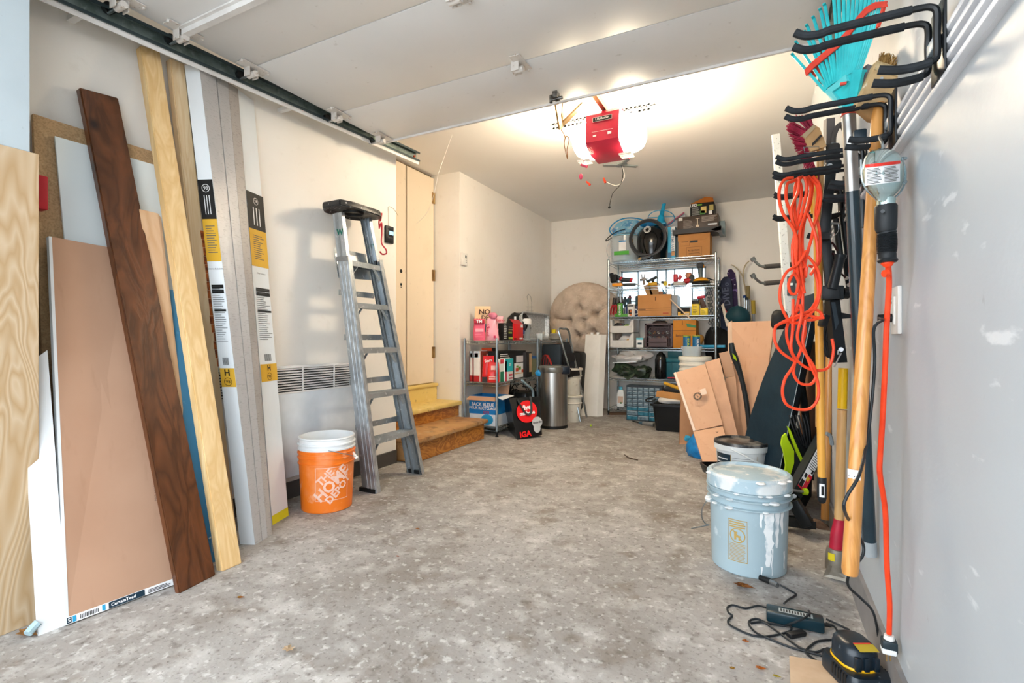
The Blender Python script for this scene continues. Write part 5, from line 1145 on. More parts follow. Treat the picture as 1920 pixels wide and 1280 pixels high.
t, a, r, bk_, w_, h, f = carton('scrap_box', 'brown cardboard box of wood offcuts in the middle of the hand tool shelf', 'box', 1196, 1258, 552, L2, .26, kb, Y=5.95, prints=[('r', [(.0, .36, .99, .368), (.0, .26, .99, .268), (.53, .72, .55, .9)], C('#3d2817')), ('r', [(.02, .29, .24, .33)], C('#5a3d26')), ('q', (.76, .1, .93, .15), C('#b8553a'))])
for i, (x0, y0, x1, y1, w1, lb) in enumerate([(1222, 556, 1212, 534, .07, 'thin tan wood offcut, left one sticking out of the cardboard box'), (1230, 556, 1224, 531, .10, 'wide tan wood offcut, middle one in the cardboard box'), (1236, 556, 1240, 546, .045, 'short reddish wood offcut in the cardboard box')]):
    t = thing('wood_offcut', lb, 'wood', p2(x0, y0, 6.05)); B().beam(p2(x0, y0 + 6, 6.05), p2(x1, y1, 6.05), .025, w1, (0, 1, 0)).obj('block', C(['#b58a56', '#ad8350', '#94603c'][i]), t)
    if i == 1:
        B().box(p2(x1, y1 + 1, 6.045), (w1 * 1.0, .03, .035), bev=.003).obj('yellow_end', C('#d9a21c'), t)
put(B().slab([p2(1242, 552, 6.1), p2(1250, 552, 6.1), p2(1242, 541, 6.1)], .01), 'blue_scrap', C('#2f7fa4'), 'pointed blue scrap sticking up at the right of the cardboard box', 'scrap')
put(B().bx(p2(1259, 0, 6.0).x, p2(1270, 0, 6.0).x, 6.0, 6.25, L2, p2(1262, 553, 6.0).z), 'grey_box', C('#9aa0a5'), 'grey box behind the right side of the cardboard box', 'box')
put(B().beam(p2(1256, 560, 5.9), p2(1296, 599, 5.86), .012, .012, bev=.002), 'wood_stick', C('#dcc0a4'), 'thin pale stick hanging over the front of the hand tool shelf', 'stick')
t, a, r, bk_, w_, h, f = carton('abrasive_box', 'low black and amber box with a wavy edge right of the cardboard box', 'box', 1271, 1293, 577, L2, .12, C('#f0bf5a', .4), Y=5.97, prints=[('q', (.0, .5, 1, 1), blackm), ('q', (.25, .25, .55, .6), blackm), ('r', [(.6, .1, .95, .3)], C('#e8e0cc'))])
for i, (x0, x1, yt, lb) in enumerate([(1297, 1311, 563, 'tall yellow oblong can with black top'), (1313, 1327, 577, 'short square yellow box right of the tall yellow can')]):
    t, a, r, bk_, w_, h, f = carton('yellow_can', lb, 'can', x0, x1, yt, L2, .07, C('#f0cf1e', .35), Y=5.97, prints=[('r', lines(.15, .15, .8, .7, 5, .3, .4), C('#6d6218'))])
    if i == 0: quads([(0, .76, 1, 1)], lambda x, z: f(x, z, .003), blackm, t, 'black_top'); B().lathe([(0, 0), (.018, 0), (.018, .02), (0, .02)], mid(a, a + r * w_) + bk_ * .03 + UP * h, 10).obj('cap', C('#8b97a3'), t)
put(B().bx(p2(1293, 0).x, p2(1297, 0).x, 6.0, 6.1, L2, L2 + .10), 'silver_tube', C('#b3bcc2', .3), 'small silver tube between the amber box and the tall yellow can', 'tube')
t = thing('spray_gun', 'red and black spray trigger tool behind the short yellow box', 'tool', p2(1318, 575, 6.1))
B().beam(p2(1307, 558, 6.1), p2(1322, 556, 6.1), .03, .035, bev=.01).obj('head', C('#c4243c', .35), t); B().beam(p2(1313, 560, 6.1), p2(1320, 577, 6.1), .03, .06, bev=.006).obj('body', C('#5a4038'), t); B().tube([p2(1321, 556, 6.1), p2(1327, 549, 6.1)], .01, 6).obj('nozzle', C('#4d5a66'), t)

# fourth shelf
wb = mat('white bin plastic', '#e2dfda', '#d5d2cd', rough=.4)
for i, (y0, y1, lb) in enumerate([(598, 624, 'upper white stacking bin with green and red odds'), (624, 650, 'lower white stacking bin with paper scraps')]):
    a, c_, z1 = span(1144, 1188, y0, Y=5.95, z0=p2(1166, y1, 5.95).z if i == 0 else L3); zb = a.z + (.0 if i else .002); x0, x1 = a.x, c_.x; h = z1 - zb - .003
    t = thing('stacking_bin', lb, 'bin', (x0, 5.95, zb))
    b = B(); b.bx(x0, x0 + .022, 5.95, 6.25, zb, zb + h); b.bx(x1 - .022, x1, 5.95, 6.25, zb, zb + h); b.bx(x0, x1, 6.245, 6.25, zb, zb + h); b.bx(x0, x1, 5.95, 6.25, zb, zb + .006); b.obj('bin', wb, t)
    B().slab([(x0 + .022, 5.95, zb), (x1 - .022, 5.95, zb), (x1 - .022, 5.93, zb + h * .5), (x0 + .022, 5.93, zb + h * .5)], .005).obj('front', wb, t)
    B().slab([(x0 + .022, 5.948, zb + h * .5), (x0 + .022, 5.948, zb + h), (x0 + .026, 5.948, zb + h), (x0 + .03, 5.948, zb + h * .5)], .004).obj('cheek', wb, t); B().slab([(x1 - .06, 5.948, zb + h * .5), (x1 - .022, 5.948, zb + h), (x1 - .022, 5.948, zb + h * .5)], .004).obj('cheek', wb, t)
    if i == 0:
        put(lump(V((x0 + .10, 6.02, zb + h * .55)), (.07, .05, .03), 12, .02, 14), 'glove', C('#2a2c2e'), 'black glove in the upper white bin', 'glove'); put(lump(V((x1 - .08, 6.0, zb + h * .52)), (.05, .03, .016), 10, .01, 20), 'lime_rope', C('#8fb62a'), 'lime green cord end in the upper white bin', 'cord'); put(B().beam(V((x0 + .08, 5.99, zb + h * .5)), V((x0 + .13, 5.99, zb + h * .6)), .02, .012), 'red_strap', C('#b8202c'), 'short red strip in the upper white bin', 'strap')
    else:
        put(lump(V(((x0 + x1) / 2 + .03, 6.02, zb + h * .55)), (.08, .05, .045), 12, .02, 16), 'crumpled_paper', C('#c9cacc'), 'crumpled pale wrap in the lower white bin', 'paper'); put(lump(V((x1 - .07, 5.99, zb + h * .5)), (.03, .02, .02), 10, .008, 20), 'wood_scrap', C('#c79e5e'), 'tan scrap in the lower white bin', 'scrap')
carton('bulb_box', 'small white and teal box between the white bins and the purple crate', 'box', 1193, 1206, 633, L3, .08, wm, Y=5.96, prints=[('q', (0, .8, 1, 1), C('#6fc0d2')), ('q', (.2, .3, .8, .5), C('#1f3c46'))])
# crate with hexagon holes
a, c_, z1 = span(1209, 1261, 606, Y=5.95, z0=L3); cm = mat('plum crate', '#5a484b', '#4d3d40', rough=.45); w_ = c_.x - a.x; h = z1 - L3
t = thing('milk_crate', 'plum coloured milk crate with hexagonal holes full of jars', 'crate', (a.x, 5.95, L3))
b = B(); y = 5.95
b.bx(a.x, a.x + .02, y, y + .3, L3, z1); b.bx(c_.x - .02, c_.x, y, y + .3, L3, z1); b.bx(a.x, c_.x, y + .29, y + .3, L3, z1); b.bx(a.x, c_.x, y, y + .012, z1 - .02, z1); b.bx(a.x, c_.x, y, y + .3, L3, L3 + .01)
b.bx(a.x + .045, c_.x - .06, y, y + .008, L3, L3 + h * .40); b.bx(c_.x - .045, c_.x - .04, y, y + .01, L3, z1); b.bx(a.x, c_.x, y, y + .01, L3 + h * .2, L3 + h * .22); b.obj('crate', cm, t)
b = B(); s_ = .031
for iy in range(4):
    for ix in range(9):
        cx_ = a.x + .05 + ix * s_ * 1.05 + (s_ * .52 if iy % 2 else 0); cz = L3 + h * .47 + iy * s_ * .93
        if cx_ > c_.x - .03 or cz > z1 - .025: continue
        for k in range(6):
            p0 = V((cx_ + s_ * .56 * math.cos(PI / 6 + k * PI / 3), y + .004, cz + s_ * .56 * math.sin(PI / 6 + k * PI / 3))); p1 = V((cx_ + s_ * .56 * math.cos(PI / 6 + (k + 1) * PI / 3), y + .004, cz + s_ * .56 * math.sin(PI / 6 + (k + 1) * PI / 3))); b.beam(p0, p1, .008, .005)
b.obj('hexagon_grid', cm, t)['kind'] = 'stuff'
for i in range(12):
    x = a.x + .05 + (i % 6) * .05; z = L3 + .12 + (i // 6) * .055
    lump(V((x, y + .06, z)), (.02, .02, .02), 8, .004, 30, i).obj('jar', C(['#c9cdd0', '#6d8f88', '#b98c5c', '#d8d2c8', '#8f5c50'][i % 5], .3), t)
lump(V((a.x + w_ * .5, y + .1, z1)), (.09, .08, .035), 12, .02, 12).obj('rag', C('#3c3230'), t)
t, a, r, bk_, w_, h, f = carton('orange_box', 'orange brown cardboard box with a strip of green tape, fourth shelf', 'box', 1262, 1305, 600, L3, .26, C('#c9832f', .7), Y=5.93, prints=[('t', 'Bricolage', .42, .44, .04, C('#6d431c')), ('r', [(0, .615, 1, .63), (.40, .82, .43, .98)], C('#6a421d'))])
B().slab([f(.58, .88, .003), f(1.0, .80, .003), f(1.0, .72, .003), f(.62, .76, .003)], .001).obj('green_tape', C('#2f7a3c', .4), t)
b = B(); c1 = oy(1312, 6.05, L3); put(lump(c1 + UP * .10, (.05, .06, .06), 12, .01), 'round_jar', C('#b3803a', .4), 'round amber jar half hidden behind the tennis ball cans', 'jar')
put(B().beam(at(1313, 649, Y=6.0), at(1360, 649, Y=5.96), .05, .03, bev=.005), 'blue_bar', C('#3aa6d8', .3), 'bright blue flat bar sticking out right of the chrome shelf', 'bar')
# fifth shelf
film = bpy.data.materials.new('clear film'); film.use_nodes = True; pb = film.node_tree.nodes['Principled BSDF']; _, hh = noisefac(film.node_tree, 25, 0, 1, detail=6)
pb.inputs['Base Color'].default_value = (.72, .70, .69, 1); pb.inputs['Alpha'].default_value = .75; pb.inputs['Roughness'].default_value = .2
bp = film.node_tree.nodes.new('ShaderNodeBump'); bp.inputs['Strength'].default_value = 1; film.node_tree.links.new(hh, bp.inputs['Height']); film.node_tree.links.new(bp.outputs[0], pb.inputs['Normal'])
t = thing('film_bundle', 'crumpled clear plastic film bundle on top of the dark green tarp', 'film', oy(1180, 6.05, L4))
lump(at(1184, 669, Y=6.08), (.24, .16, .065), 34, .075, 9, 5).obj('film', film, t)
lump(at(1172, 671, Y=6.0), (.14, .10, .03), 14, .015, 12, 6).obj('folded_sheet', C('#d9d5d2', .5), t)
B().beam(at(1149, 680, Y=5.93), at(1193, 678, Y=5.93), .02, .012, bev=.003).obj('white_bar', C('#e6eef2', .3), t)
put(lump(at(1188, 695, Y=6.02), (.23, .16, .08), 36, .09, 8, 8), 'green_tarp', mat('dark green tarp', '#3a4a38', '#1b261d', rough=.3, scale=16, bump=.7), 'bundled dark green tarp on the fifth shelf', 'tarp')
put(B().slab([at(1163, 700, Y=5.9), at(1176, 712, Y=5.88), at(1187, 706, Y=5.88), at(1196, 694, Y=5.9), at(1180, 690, Y=5.92)], .012).noise(.004, 12), 'tarp_corner', mat('dark green tarp', '#3a4a38'), 'pointed dark green tarp corner hanging below the shelf edge', 'tarp')
lump2 = lump(at(1175, 708, Y=6.05), (.22, .16, .03), 16, .02, 10, 9)
put(lump2, 'clear_sheet', film, 'flat layer of clear film under the green tarp', 'film')
c = oy(1239, 5.98, L4)
put(B().lathe([(0, 0), (.06, 0), (.068, .02), (.068, .22), (.05, .28), (.025, .30), (.02, .315), (0, .315)], c, 20), 'black_bottle', gloss_black, 'glossy black rounded bottle on the fifth shelf', 'bottle')
teal = mat('teal tote', '#1f6473', '#185562', rough=.4)
a, c_, z1 = span(1246, 1276, 672, Y=5.97, z0=L4)
t = thing('storage_tote', 'teal plastic storage tote at the middle of the fifth shelf', 'tote', (a.x, 5.97, L4))
B().bx(a.x + .01, a.x + .36, 5.98, 6.30, L4, z1, bev=.008).obj('tub', teal, t)
B().bx(a.x, a.x + .37, 5.965, 6.31, z1 - .045, z1 + .005, bev=.006).obj('rim', teal, t); B().bx(a.x + .08, a.x + .085, 5.97, 5.98, L4, z1 - .05).obj('rib', C('#154a56'), t)
B().bx(a.x + .03, a.x + .34, 6.0, 6.28, z1 + .005, z1 + .09, bev=.01).obj('lid', C('#1b5560', .4), t)
put(B().beam(at(1252, 708, Y=5.93), at(1266, 708, Y=5.93), .03, .014), 'red_bar', C('#c8222e', .4), 'thin red strip on the edge of the fifth shelf below the teal tote', 'bar')
# bottom
c = oy(1164, 6.05, L5)
t = thing('detergent_bottle', 'white bottle with pale blue cap on the bottom shelf', 'bottle', c)
R9 = B(); R9.rings([[c + V((x, y, z)) for x, y in rrect(w1, d1_, .018)] for w1, d1_, z in ((.085, .05, 0), (.09, .055, .02), (.09, .055, .16), (.07, .045, .20), (.035, .035, .215))]); R9.obj('bottle', C('#eef0ee', .3), t)
B().lathe([(0, .21), (.022, .21), (.024, .245), (0, .25)], c, 12).obj('cap', C('#63b8cf', .3), t); quads([(-.03, .05, .035, .13)], lambda x, z: c + V((x, -.029, z)), C('#d8b8a4'), t, 'label'); quads([(-.005, .04, .02, .06)], lambda x, z: c + V((x, -.0295, z)), C('#4f7a3c'), t, 'label')
t0 = at(1158, 775, Z=.012)
put(B().box(t0, (.22, .09, .022), Matrix.Rotation(.5, 3, 'Z')), 'wood_block', C('#5c4534', .8), 'flat dark wood block on the floor under the bottom shelf', 'wood')
# drawer organiser
q0 = at(1171, 789, Z=0); x0, y0 = q0.x, 5.60; W_, H_, D_ = .385, .0, .17
H_ = at(1171, 722, Y=5.6).z
t = thing('drawer_organiser', 'small parts organiser with many clear drawers on the floor in front of the shelf', 'organiser', (x0, y0, 0))
b = B(); navy = mat('navy organiser', '#27323c', '#1d2730', rough=.4)
b.bx(x0, x0 + W_, y0 + .01, y0 + D_, 0, H_); b.obj('casing', navy, t)
b = B(); rows = [(.0, .14, 3), (.14, .28, 3), (.28, .41, 3)] + [(.41 + i * .115, .41 + (i + 1) * .115, 6) for i in range(5)]
dm = mat('clear drawer', '#8196a3', '#566b78', rough=.15, scale=30, alpha=.9); dm2 = mat('teal drawer', '#3f7d92', '#2d6275', rough=.15, scale=30)
for r0, r1, n in rows:
    for i in range(n):
        xx0, xx1, z0_, z1_ = x0 + .008 + (W_ - .016) * i / n, x0 + .008 + (W_ - .016) * (i + 1) / n, .01 + (H_ - .02) * r0, .01 + (H_ - .02) * r1
        d = B().bx(xx0 + .003, xx1 - .003, y0 - .004, y0 + .01, z0_ + .003, z1_ - .003).obj('drawer', dm2 if (n == 3 and (i + int(r0 * 10)) % 3 != 1) else dm, t)
        B().bx(xx0 + .012, xx1 - .012, y0 - .012, y0 - .004, z1_ - .012, z1_ - .006).obj('pull', C('#a9b8c0', .3), d)
t0 = at(1212, 794, Z=.02)
t = thing('grease_tube', 'chrome and grey tube lying on the floor before the drawer organiser', 'tube', t0)
B().cyl(at(1199, 792, Z=.02), at(1206, 793, Z=.02), .016, .02).obj('collar', C('#4f6a78', .3), t); B().cyl(at(1206, 793, Z=.02), at(1226, 796, Z=.02), .02, .02).obj('tube', steel, t); B().cyl(at(1186, 789, Z=.015), at(1199, 792, Z=.02), .005, .009).obj('tip', blackm, t)
# black bin of odds
a, c_ = at(1226, 807, Z=0), at(1284, 814, Z=0); W_ = .36; zt = at(1220, 757, D=4.95).z
t = thing('black_tub', 'open black plastic tub heaped with odds and ends, on the floor by the cardboard', 'tub', a)
yb, xb = a.y, a.x
b = B(); b.rings([[V((xb + W_ / 2 + x, yb + .14 + y, z)) for x, y in rrect(w1, d1_, .04)] for w1, d1_, z in ((W_ - .02, .26, 0), (W_ + .03, .32, zt - .02), (W_ + .075, .36, zt - .02), (W_ + .075, .36, zt), (W_ + .02, .31, zt), (W_ - .03, .25, zt - .05))]); b.obj('tub', mat('black tub', '#0f1114', '#0a0b0d', rough=.35), t)
cx_ = xb + W_ / 2; yy = yb + .12
t = thing('angle_sander', 'white machine with round tan guard lying in the black tub', 'tool', (cx_, yy, zt))
lump(V((cx_ + .0, yy, zt + .03)), (.16, .08, .05), 16, .02, 10).obj('body', C('#e6e4e0', .4), t); B().lathe([(.0, 0), (.11, 0), (.12, .01), (.11, .02), (0, .02)], (cx_ + .04, yy + .03, zt + .07), 28).obj('guard', C('#b8a07a'), t)
B().sphere((cx_ - .12, yy, zt + .09), .035, 10).obj('knob', C('#f0a41c'), t); B().sphere((cx_ + .15, yy - .06, zt + .02), .03, 8).obj('red_button', C('#d0202c'), t)
put(B().slab([at(1232, 732, D=4.9), at(1275, 737, D=4.8), at(1277, 750, D=4.75), at(1229, 743, D=4.85)], .004), 'cardboard_flap', darkcard if False else C('#a87743'), 'tan cardboard piece lying on the heap in the black tub', 'cardboard')
put(B().cyl(at(1246, 718, D=5.0), at(1276, 729, D=4.85), .017), 'yellow_tube', C('#c9982c', .4), 'yellow tube sticking out of the black tub', 'tube')
put(lump(V((cx_ + .02, yy + .12, zt + .12)), (.15, .06, .06), 14, .03, 9, 4), 'dark_bundle', C('#2a2b2e', .5), 'dark bundle of straps at the back of the black tub', 'straps')
b = B(); b.tube(spline([at(1225, 745, D=4.9), at(1213, 748, D=4.9), at(1212, 752, D=4.9), at(1222, 752, D=4.88), at(1230, 747, D=4.88)]), .008, 6); put(b, 'black_strap', blackm, 'black strap loop hanging off the left rim of the black tub', 'strap')

# chain over the right post
chm = mat('dark chain', '#7f8689', '#5a6064', rough=.35, metal=.8)
t = thing('steel_chain', 'steel chain draped in many loops over the right end of the chrome shelf', 'chain', at(1338, 535, D=5.9))
b = B()
def chain(b, pts, st=.034, r=.0032):
    P_ = spline(pts, 8); acc = 0; last = P_[0]; k = 0; cur = [P_[0]]
    for p in P_[1:]:
        while (p - last).length >= st:
            d_ = (p - last).normalized(); q = last + d_ * st; m_ = (last + q) / 2
            u = d_.cross(V((1, 0, 0) if k % 2 else (0, 1, 0))).normalized(); b.tube([m_ + d_ * (st * .62) * math.cos(a) + u * .012 * math.sin(a) for a in [2 * PI * j / 8 for j in range(8)]], r, 4, closed=True)
            last = q; k += 1
for i in range(8):
    x = 1326 + i * 2.7 + (4 if i > 3 else 0); Dd = 5.75 - (i % 3) * .03; y1_ = 575 + (i * 37 % 50) if i not in (3,) else 640
    chain(b, [at(x, 530 - 6 * math.sin(i), D=Dd), at(x + 1, (530 + y1_) / 2, D=Dd), at(x + 2, y1_, D=Dd)])
chain(b, [at(1346, 580, D=5.7), at(1348, 640, D=5.7), at(1347, 690, D=5.7)], .05, .004)
chain(b, [at(1336, 580, D=5.7), at(1336, 640, D=5.7), at(1337, 695, D=5.7)])
b.obj('chain_links', chm, t)['kind'] = 'stuff'

# skis and boards in the corner
Ys = 6.28
def ski(name, label, cat, pts, th_, m_, Y=Ys):
    return put(B().slab([at(x, y, Y=Y) for x, y in pts], V((0, th_, 0))), name, m_, label, cat)
t = thing('snowboard', 'dark navy snowboard with pale curved lettering, leaning right of the shelf', 'snowboard', at(1366, 700, Y=6.2))
B().slab([at(x, y, Y=6.2) for x, y in ((1352, 640), (1349, 540), (1351, 527), (1357, 519), (1364, 518), (1370, 523), (1373, 536), (1376, 640), (1370, 700), (1360, 700))], V((0, .012, 0))).obj('board', mat('navy snowboard', '#2b3149', '#1d2233', rough=.6, spec=.15), t)
text('DIVE', plane_map(at(1362, 556, Y=6.195), (-.12, 0, 1), (-1, 0, -.12), .10), C('#454d68'), t, bold=.02)
text('O', plane_map(at(1363, 533, Y=6.195), (1, 0, 0), (0, 0, 1), .05), C('#5b6480'), t)
ski('ski', 'ski with pale tip and purple patterned shaft, right of the navy snowboard', 'ski', ((1371, 640), (1367, 530), (1363, 512), (1366, 505), (1372, 504), (1378, 512), (1381, 530), (1388, 640)), .02, layered('ski print', '#2c1c40', [('#8a6fb0', 20, .6, .66, .9), ('#e6dcea', 34, .69, .72, .9)], rough=.6, spec=.15), 6.24)
ski('ski', 'white ski with yellow tip between the purple ski and the curved pale ones', 'ski', ((1381, 640), (1378, 530), (1377, 512), (1383, 506), (1385, 512), (1391, 640)), .02, C('#e0ddd4', .3), 6.27)
for i, (pp, lb) in enumerate([([(1371, 496), (1380, 501), (1390, 513), (1394, 525), (1400, 560), (1408, 620)], 'narrow pale ski with a long curved tip bending left'), ([(1405, 489), (1398, 496), (1394, 508), (1394, 520), (1399, 550), (1412, 620)], 'narrow pale ski with a long curved tip bending right')]):
    b = B(); P_ = [at(x, y, Y=6.27 + .03 * i - (.0)) for x, y in pp]; b.tube(spline(P_), .02, 8, sx=1, sy=.35, up=(0, 1, 0)); put(b, 'ski', C('#d9c9a4' if i else '#cdbf9e', .35), lb, 'ski')
for i, (x, y, m_, lb) in enumerate([(1402, 536, '#8a7a52', 'hockey stick with taped tan grip, between the curved skis and wall'), (1412, 563, '#b89c3c', 'yellow gripped stick, rightmost of the sports gear')]):
    t = thing('hockey_stick', lb, 'stick', at(x + 2, 640, Y=6.22)); B().tube([at(x, y, Y=6.22), at(x + 1, y + 25, Y=6.22)], .022, 8).obj('grip', C(m_, .7), t); B().tube([at(x + 1, y + 25, Y=6.22), at(x + 4, 700, Y=6.25)], .014, 6).obj('shaft', C('#8f99a0', .4), t)
for i, x in enumerate((1396, 1400)):
    t = thing('ski_pole', ['grey ski pole with blue strap behind the teal bag', 'silver ski pole right beside the hockey stick'][i], 'ski pole', at(x, 640, Y=6.18)); B().tube([at(x, 556 + 4 * i, Y=6.18), at(x - 1, 690, Y=6.15)], .008, 6).obj('shaft', C('#a9b3ba', .3, metal=.6), t); B().sphere(at(x, 556 + 4 * i, Y=6.18), .02, 8).obj('grip', C('#23407c' if i == 0 else '#33373c', .5), t)
put(lump(at(1382, 592, Y=6.05), (.13, .08, .11), 16, .02, 8, 2), 'teal_bag', C('#153f4a', .6), 'dark teal soft bag among the skis above the cardboard', 'bag')
put(B().slab([at(1352, 572, Y=6.1), at(1356, 568, Y=6.1), at(1368, 608, Y=6.0), at(1362, 612, Y=6.0)], .015), 'white_lath', C('#d9cfc0'), 'white lath slanting down left of the teal bag', 'lath')
put(B().slab([at(1358, 576, Y=6.08), at(1372, 598, Y=6.05), at(1366, 602, Y=6.05)], .01), 'red_patch', C('#c03038'), 'white and red corner of a board beside the white lath', 'board')
put(lump(at(1352, 660, D=5.75), (.16, .14, .28), 18, .03, 6, 6), 'black_sack', C('#0c0d0f', .8), 'large matt black sack between the shelf and the cardboard', 'sack')
put(lump(at(1340, 645, D=5.75), (.12, .09, .22), 14, .02, 6, 7), 'dark_sack', C('#101114', .8), 'smaller black sack close behind the chain', 'sack')

# ------------------------------------------------------------------ stacked cardboard on the right
def sheet(name, label, pts, m_, th_=.006, cat='cardboard'):
    return put(B().slab(pts, th_), name, m_, label, cat)
cbm = layered('corrugated cardboard', '#cda487', [('#bf9576', 3, .45, .7, .5), ('#b08566', 40, .6, .72, .35, (1, 1, .15))], rough=.85)
t = thing('flat_cardboard', 'tall flat cardboard box standing behind the folded ones below the skis', 'cardboard', at(1410, 700, D=4.6))
B().slab([at(1365, 604, D=4.6), at(1452, 601, D=4.3), at(1440, 690, D=4.25), at(1366, 700, D=4.55)], .02).obj('upper_panel', cbm, t)
B().slab([at(1366, 672, D=4.54), at(1442, 670, D=4.24), at(1436, 860, D=4.1), at(1366, 870, D=4.4)], .02).obj('lower_panel', cbm, t)
B().slab([at(1364, 606, D=4.59), at(1372, 601, D=4.57), at(1374, 700, D=4.5), at(1365, 702, D=4.52)], .03).obj('edge_fold', C('#d9bca4', .85), t)
t = thing('folded_box', 'large folded shipping box with a round stamp, leaning towards the black tub', 'cardboard', at(1323, 885, Z=0))
A0, A1, A2, A3 = at(1263, 699, D=4.15), at(1338, 674, D=4.1), at(1368, 826, D=3.75), at(1300, 808, D=3.85)
B().slab([A0, at(1322, 682, D=4.12), at(1355, 796, D=3.82), A3], .02).obj('front_panel', cbm, t)
B().slab([at(1322, 679, D=4.14), at(1349, 671, D=4.12), at(1384, 820, D=3.8), at(1362, 826, D=3.8)], .015).obj('side_panel', C('#c9a084', .85), t)
B().slab([A3 + V((0, 0, -.002)), at(1355, 799, D=3.82), at(1380, 890, Z=0.002), at(1324, 886, Z=.002)], .02).obj('lower_flap', cbm, t)
B().slab([A0 + V((0, -.001, .001)), at(1267, 697, D=4.14), at(1304, 806, D=3.84), A3 + V((0, -.001, 0))], .004).obj('torn_edge', C('#e8d3c2', .9), t)
f = plane_map(at(1308, 744, D=3.95), (A1 - A0), (A0 - A3), 1, .012, rot=-.05)
b = B()
for k in range(20):
    a0, a1 = 2 * PI * k / 20, 2 * PI * (k + .8) / 20; b.bm.faces.new([b._v(f(r * math.cos(q), r * math.sin(q))) for r, q in ((.034, a0), (.034, a1), (.02, a1), (.02, a0))])
b.obj('stamp', C('#38332f'), t, 0)['kind'] = 'stuff'; text('S', plane_map(at(1308, 744, D=3.95), (A1 - A0), (A0 - A3), .03, .012), C('#38332f'), t, bold=.02)
quads([(.03, .0, .075, .05)], f, C('#dcc7b6'), t, 'tape_patch')
text('x', plane_map(at(1345, 811, D=3.78), (A1 - A0), (A0 - A3), .05, .01), C('#5a4334'), t)
for i, (x0, y0, x1, y1, x2, y2, x3, y3, lb) in enumerate([(1349, 662, 1366, 658, 1392, 870, 1372, 872, 'folded cardboard panel, second behind the stamped box'), (1366, 690, 1386, 664, 1404, 868, 1390, 870, 'narrow folded cardboard panel beside the black grip handle')]):
    t = thing('folded_cardboard', lb, 'cardboard', at(x2, y2, Z=0)); D0 = 4.2 + .05 * i
    B().slab([at(x0, y0, D=D0), at(x1, y1, D=D0), at((x1 + x2) / 2, (y1 + y2) / 2 - 60, D=D0), at((x0 + x3) / 2, (y0 + y3) / 2 - 60, D=D0)], .012).obj('upper_panel', cbm, t); B().slab([at((x0 + x3) / 2, (y0 + y3) / 2 - 59, D=D0), at((x1 + x2) / 2, (y1 + y2) / 2 - 59, D=D0), at(x2, y2, D=D0 - .2), at(x3, y3, D=D0 - .2)], .012).obj('lower_panel', cbm, t)
q = at(1274, 832, Z=0)
sheet('brown_cardboard', 'upright orange brown cardboard panel at the edge of the black tub', [q, at(1330, 836, Z=0), at(1318, 716, D=4.5), at(1277, 712, D=q.length and 4.35)], mat('tan panel', '#b98a66', '#a97b57', scale=5, rough=.85))
b = lump(at(1312, 848, D=3.86), (.10, .07, .14), 16, .03, 10, 3)
for v in b.bm.verts: v.co.z = max(v.co.z, .003)
put(b, 'blue_bag', mat('blue bag', '#1c86c8', '#12639c', rough=.35, scale=20, bump=.8), 'crumpled bright blue bag under the stamped cardboard', 'bag')
put(lump(at(1290, 822, D=4.1), (.03, .02, .03), 10, .01, 20), 'blue_tag', C('#3aa0c4'), 'small turquoise knot of the bag by the cardboard edge', 'bag')
# stack of white buckets with tennis balls on top
c = at(1303, 660, D=4.95); c.z = 0
zt = at(1303, 670, D=4.95).z
for i in range(3):
    z0 = 0 if i == 0 else zt - .37 - .05 * (2 - i)
    if i == 0: z0 = zt - .47
    t = thing('white_bucket', ['lowest of three nested white buckets behind the stamped cardboard', 'middle of three nested white buckets behind the stamped cardboard', 'top white bucket of the nested stack, holding the clear cup'][i], 'bucket', c + UP * z0)
    B().lathe([(0, 0), (.12, 0), (.142, .30), (.15, .302), (.15, .312), (.143, .315), (.145, .34), (.156, .343), (.156, .352), (.147, .355), (.149, .37)] + ([(0, .372)] if i == 2 else []), c + UP * z0, 32).obj('body', C('#e8e5da', .35), t)
    if i == 2: B().lathe([(.150, .35), (.158, .352), (.158, .375), (.15, .382), (.12, .376), (0, .376)], c + UP * z0, 32).obj('lid', C('#eceade', .35), t)
put(B().bx(c.x - .14, c.x + .14, c.y - .12, c.y + .12, 0, zt - .475, bev=.01), 'support_crate', C('#6d5a48', .8), 'brown crate under the white buckets, hidden by the cardboard', 'crate')
ct = V((c.x - .03, c.y - .02, zt + .012))
put(B().rings([[ct + V((x, y, z)) for x, y in rrect(w1, w1 * .55, .05)] for w1, z in ((.17, 0), (.20, .10), (.205, .10), (.165, .004))], cap=False), 'clear_cup', clear, 'clear plastic tray cup holding two tennis ball cans', 'cup')
for i, (dx, tx) in enumerate(((-.045, 'tennis'), (.045, 'penn'))):
    q = ct + V((dx, 0, .006)); t = thing('tennis_ball_can', ['blue can of tennis balls with green lettering, left one in the clear cup', 'blue can of tennis balls with white lettering, right one in the clear cup'][i], 'can', q)
    B().lathe([(0, 0), (.036, 0), (.036, .19), (0, .19)], q, 24).obj('can', C('#1c6390', .3), t); B().lathe([(.0, .19), (.0375, .19), (.0375, .2), (.03, .202), (0, .2)], q, 24).obj('lid', C('#8a9a2c', .4), t)
    f = lambda x, y, q=q: q + V((math.sin(-y * .04 / .036 + .45) * .0375, -math.cos(-y * .04 / .036 + .45) * .0375, .11 + x * .055)); text(tx, f, C('#b9d02c') if i == 0 else wm, t, bold=.02)

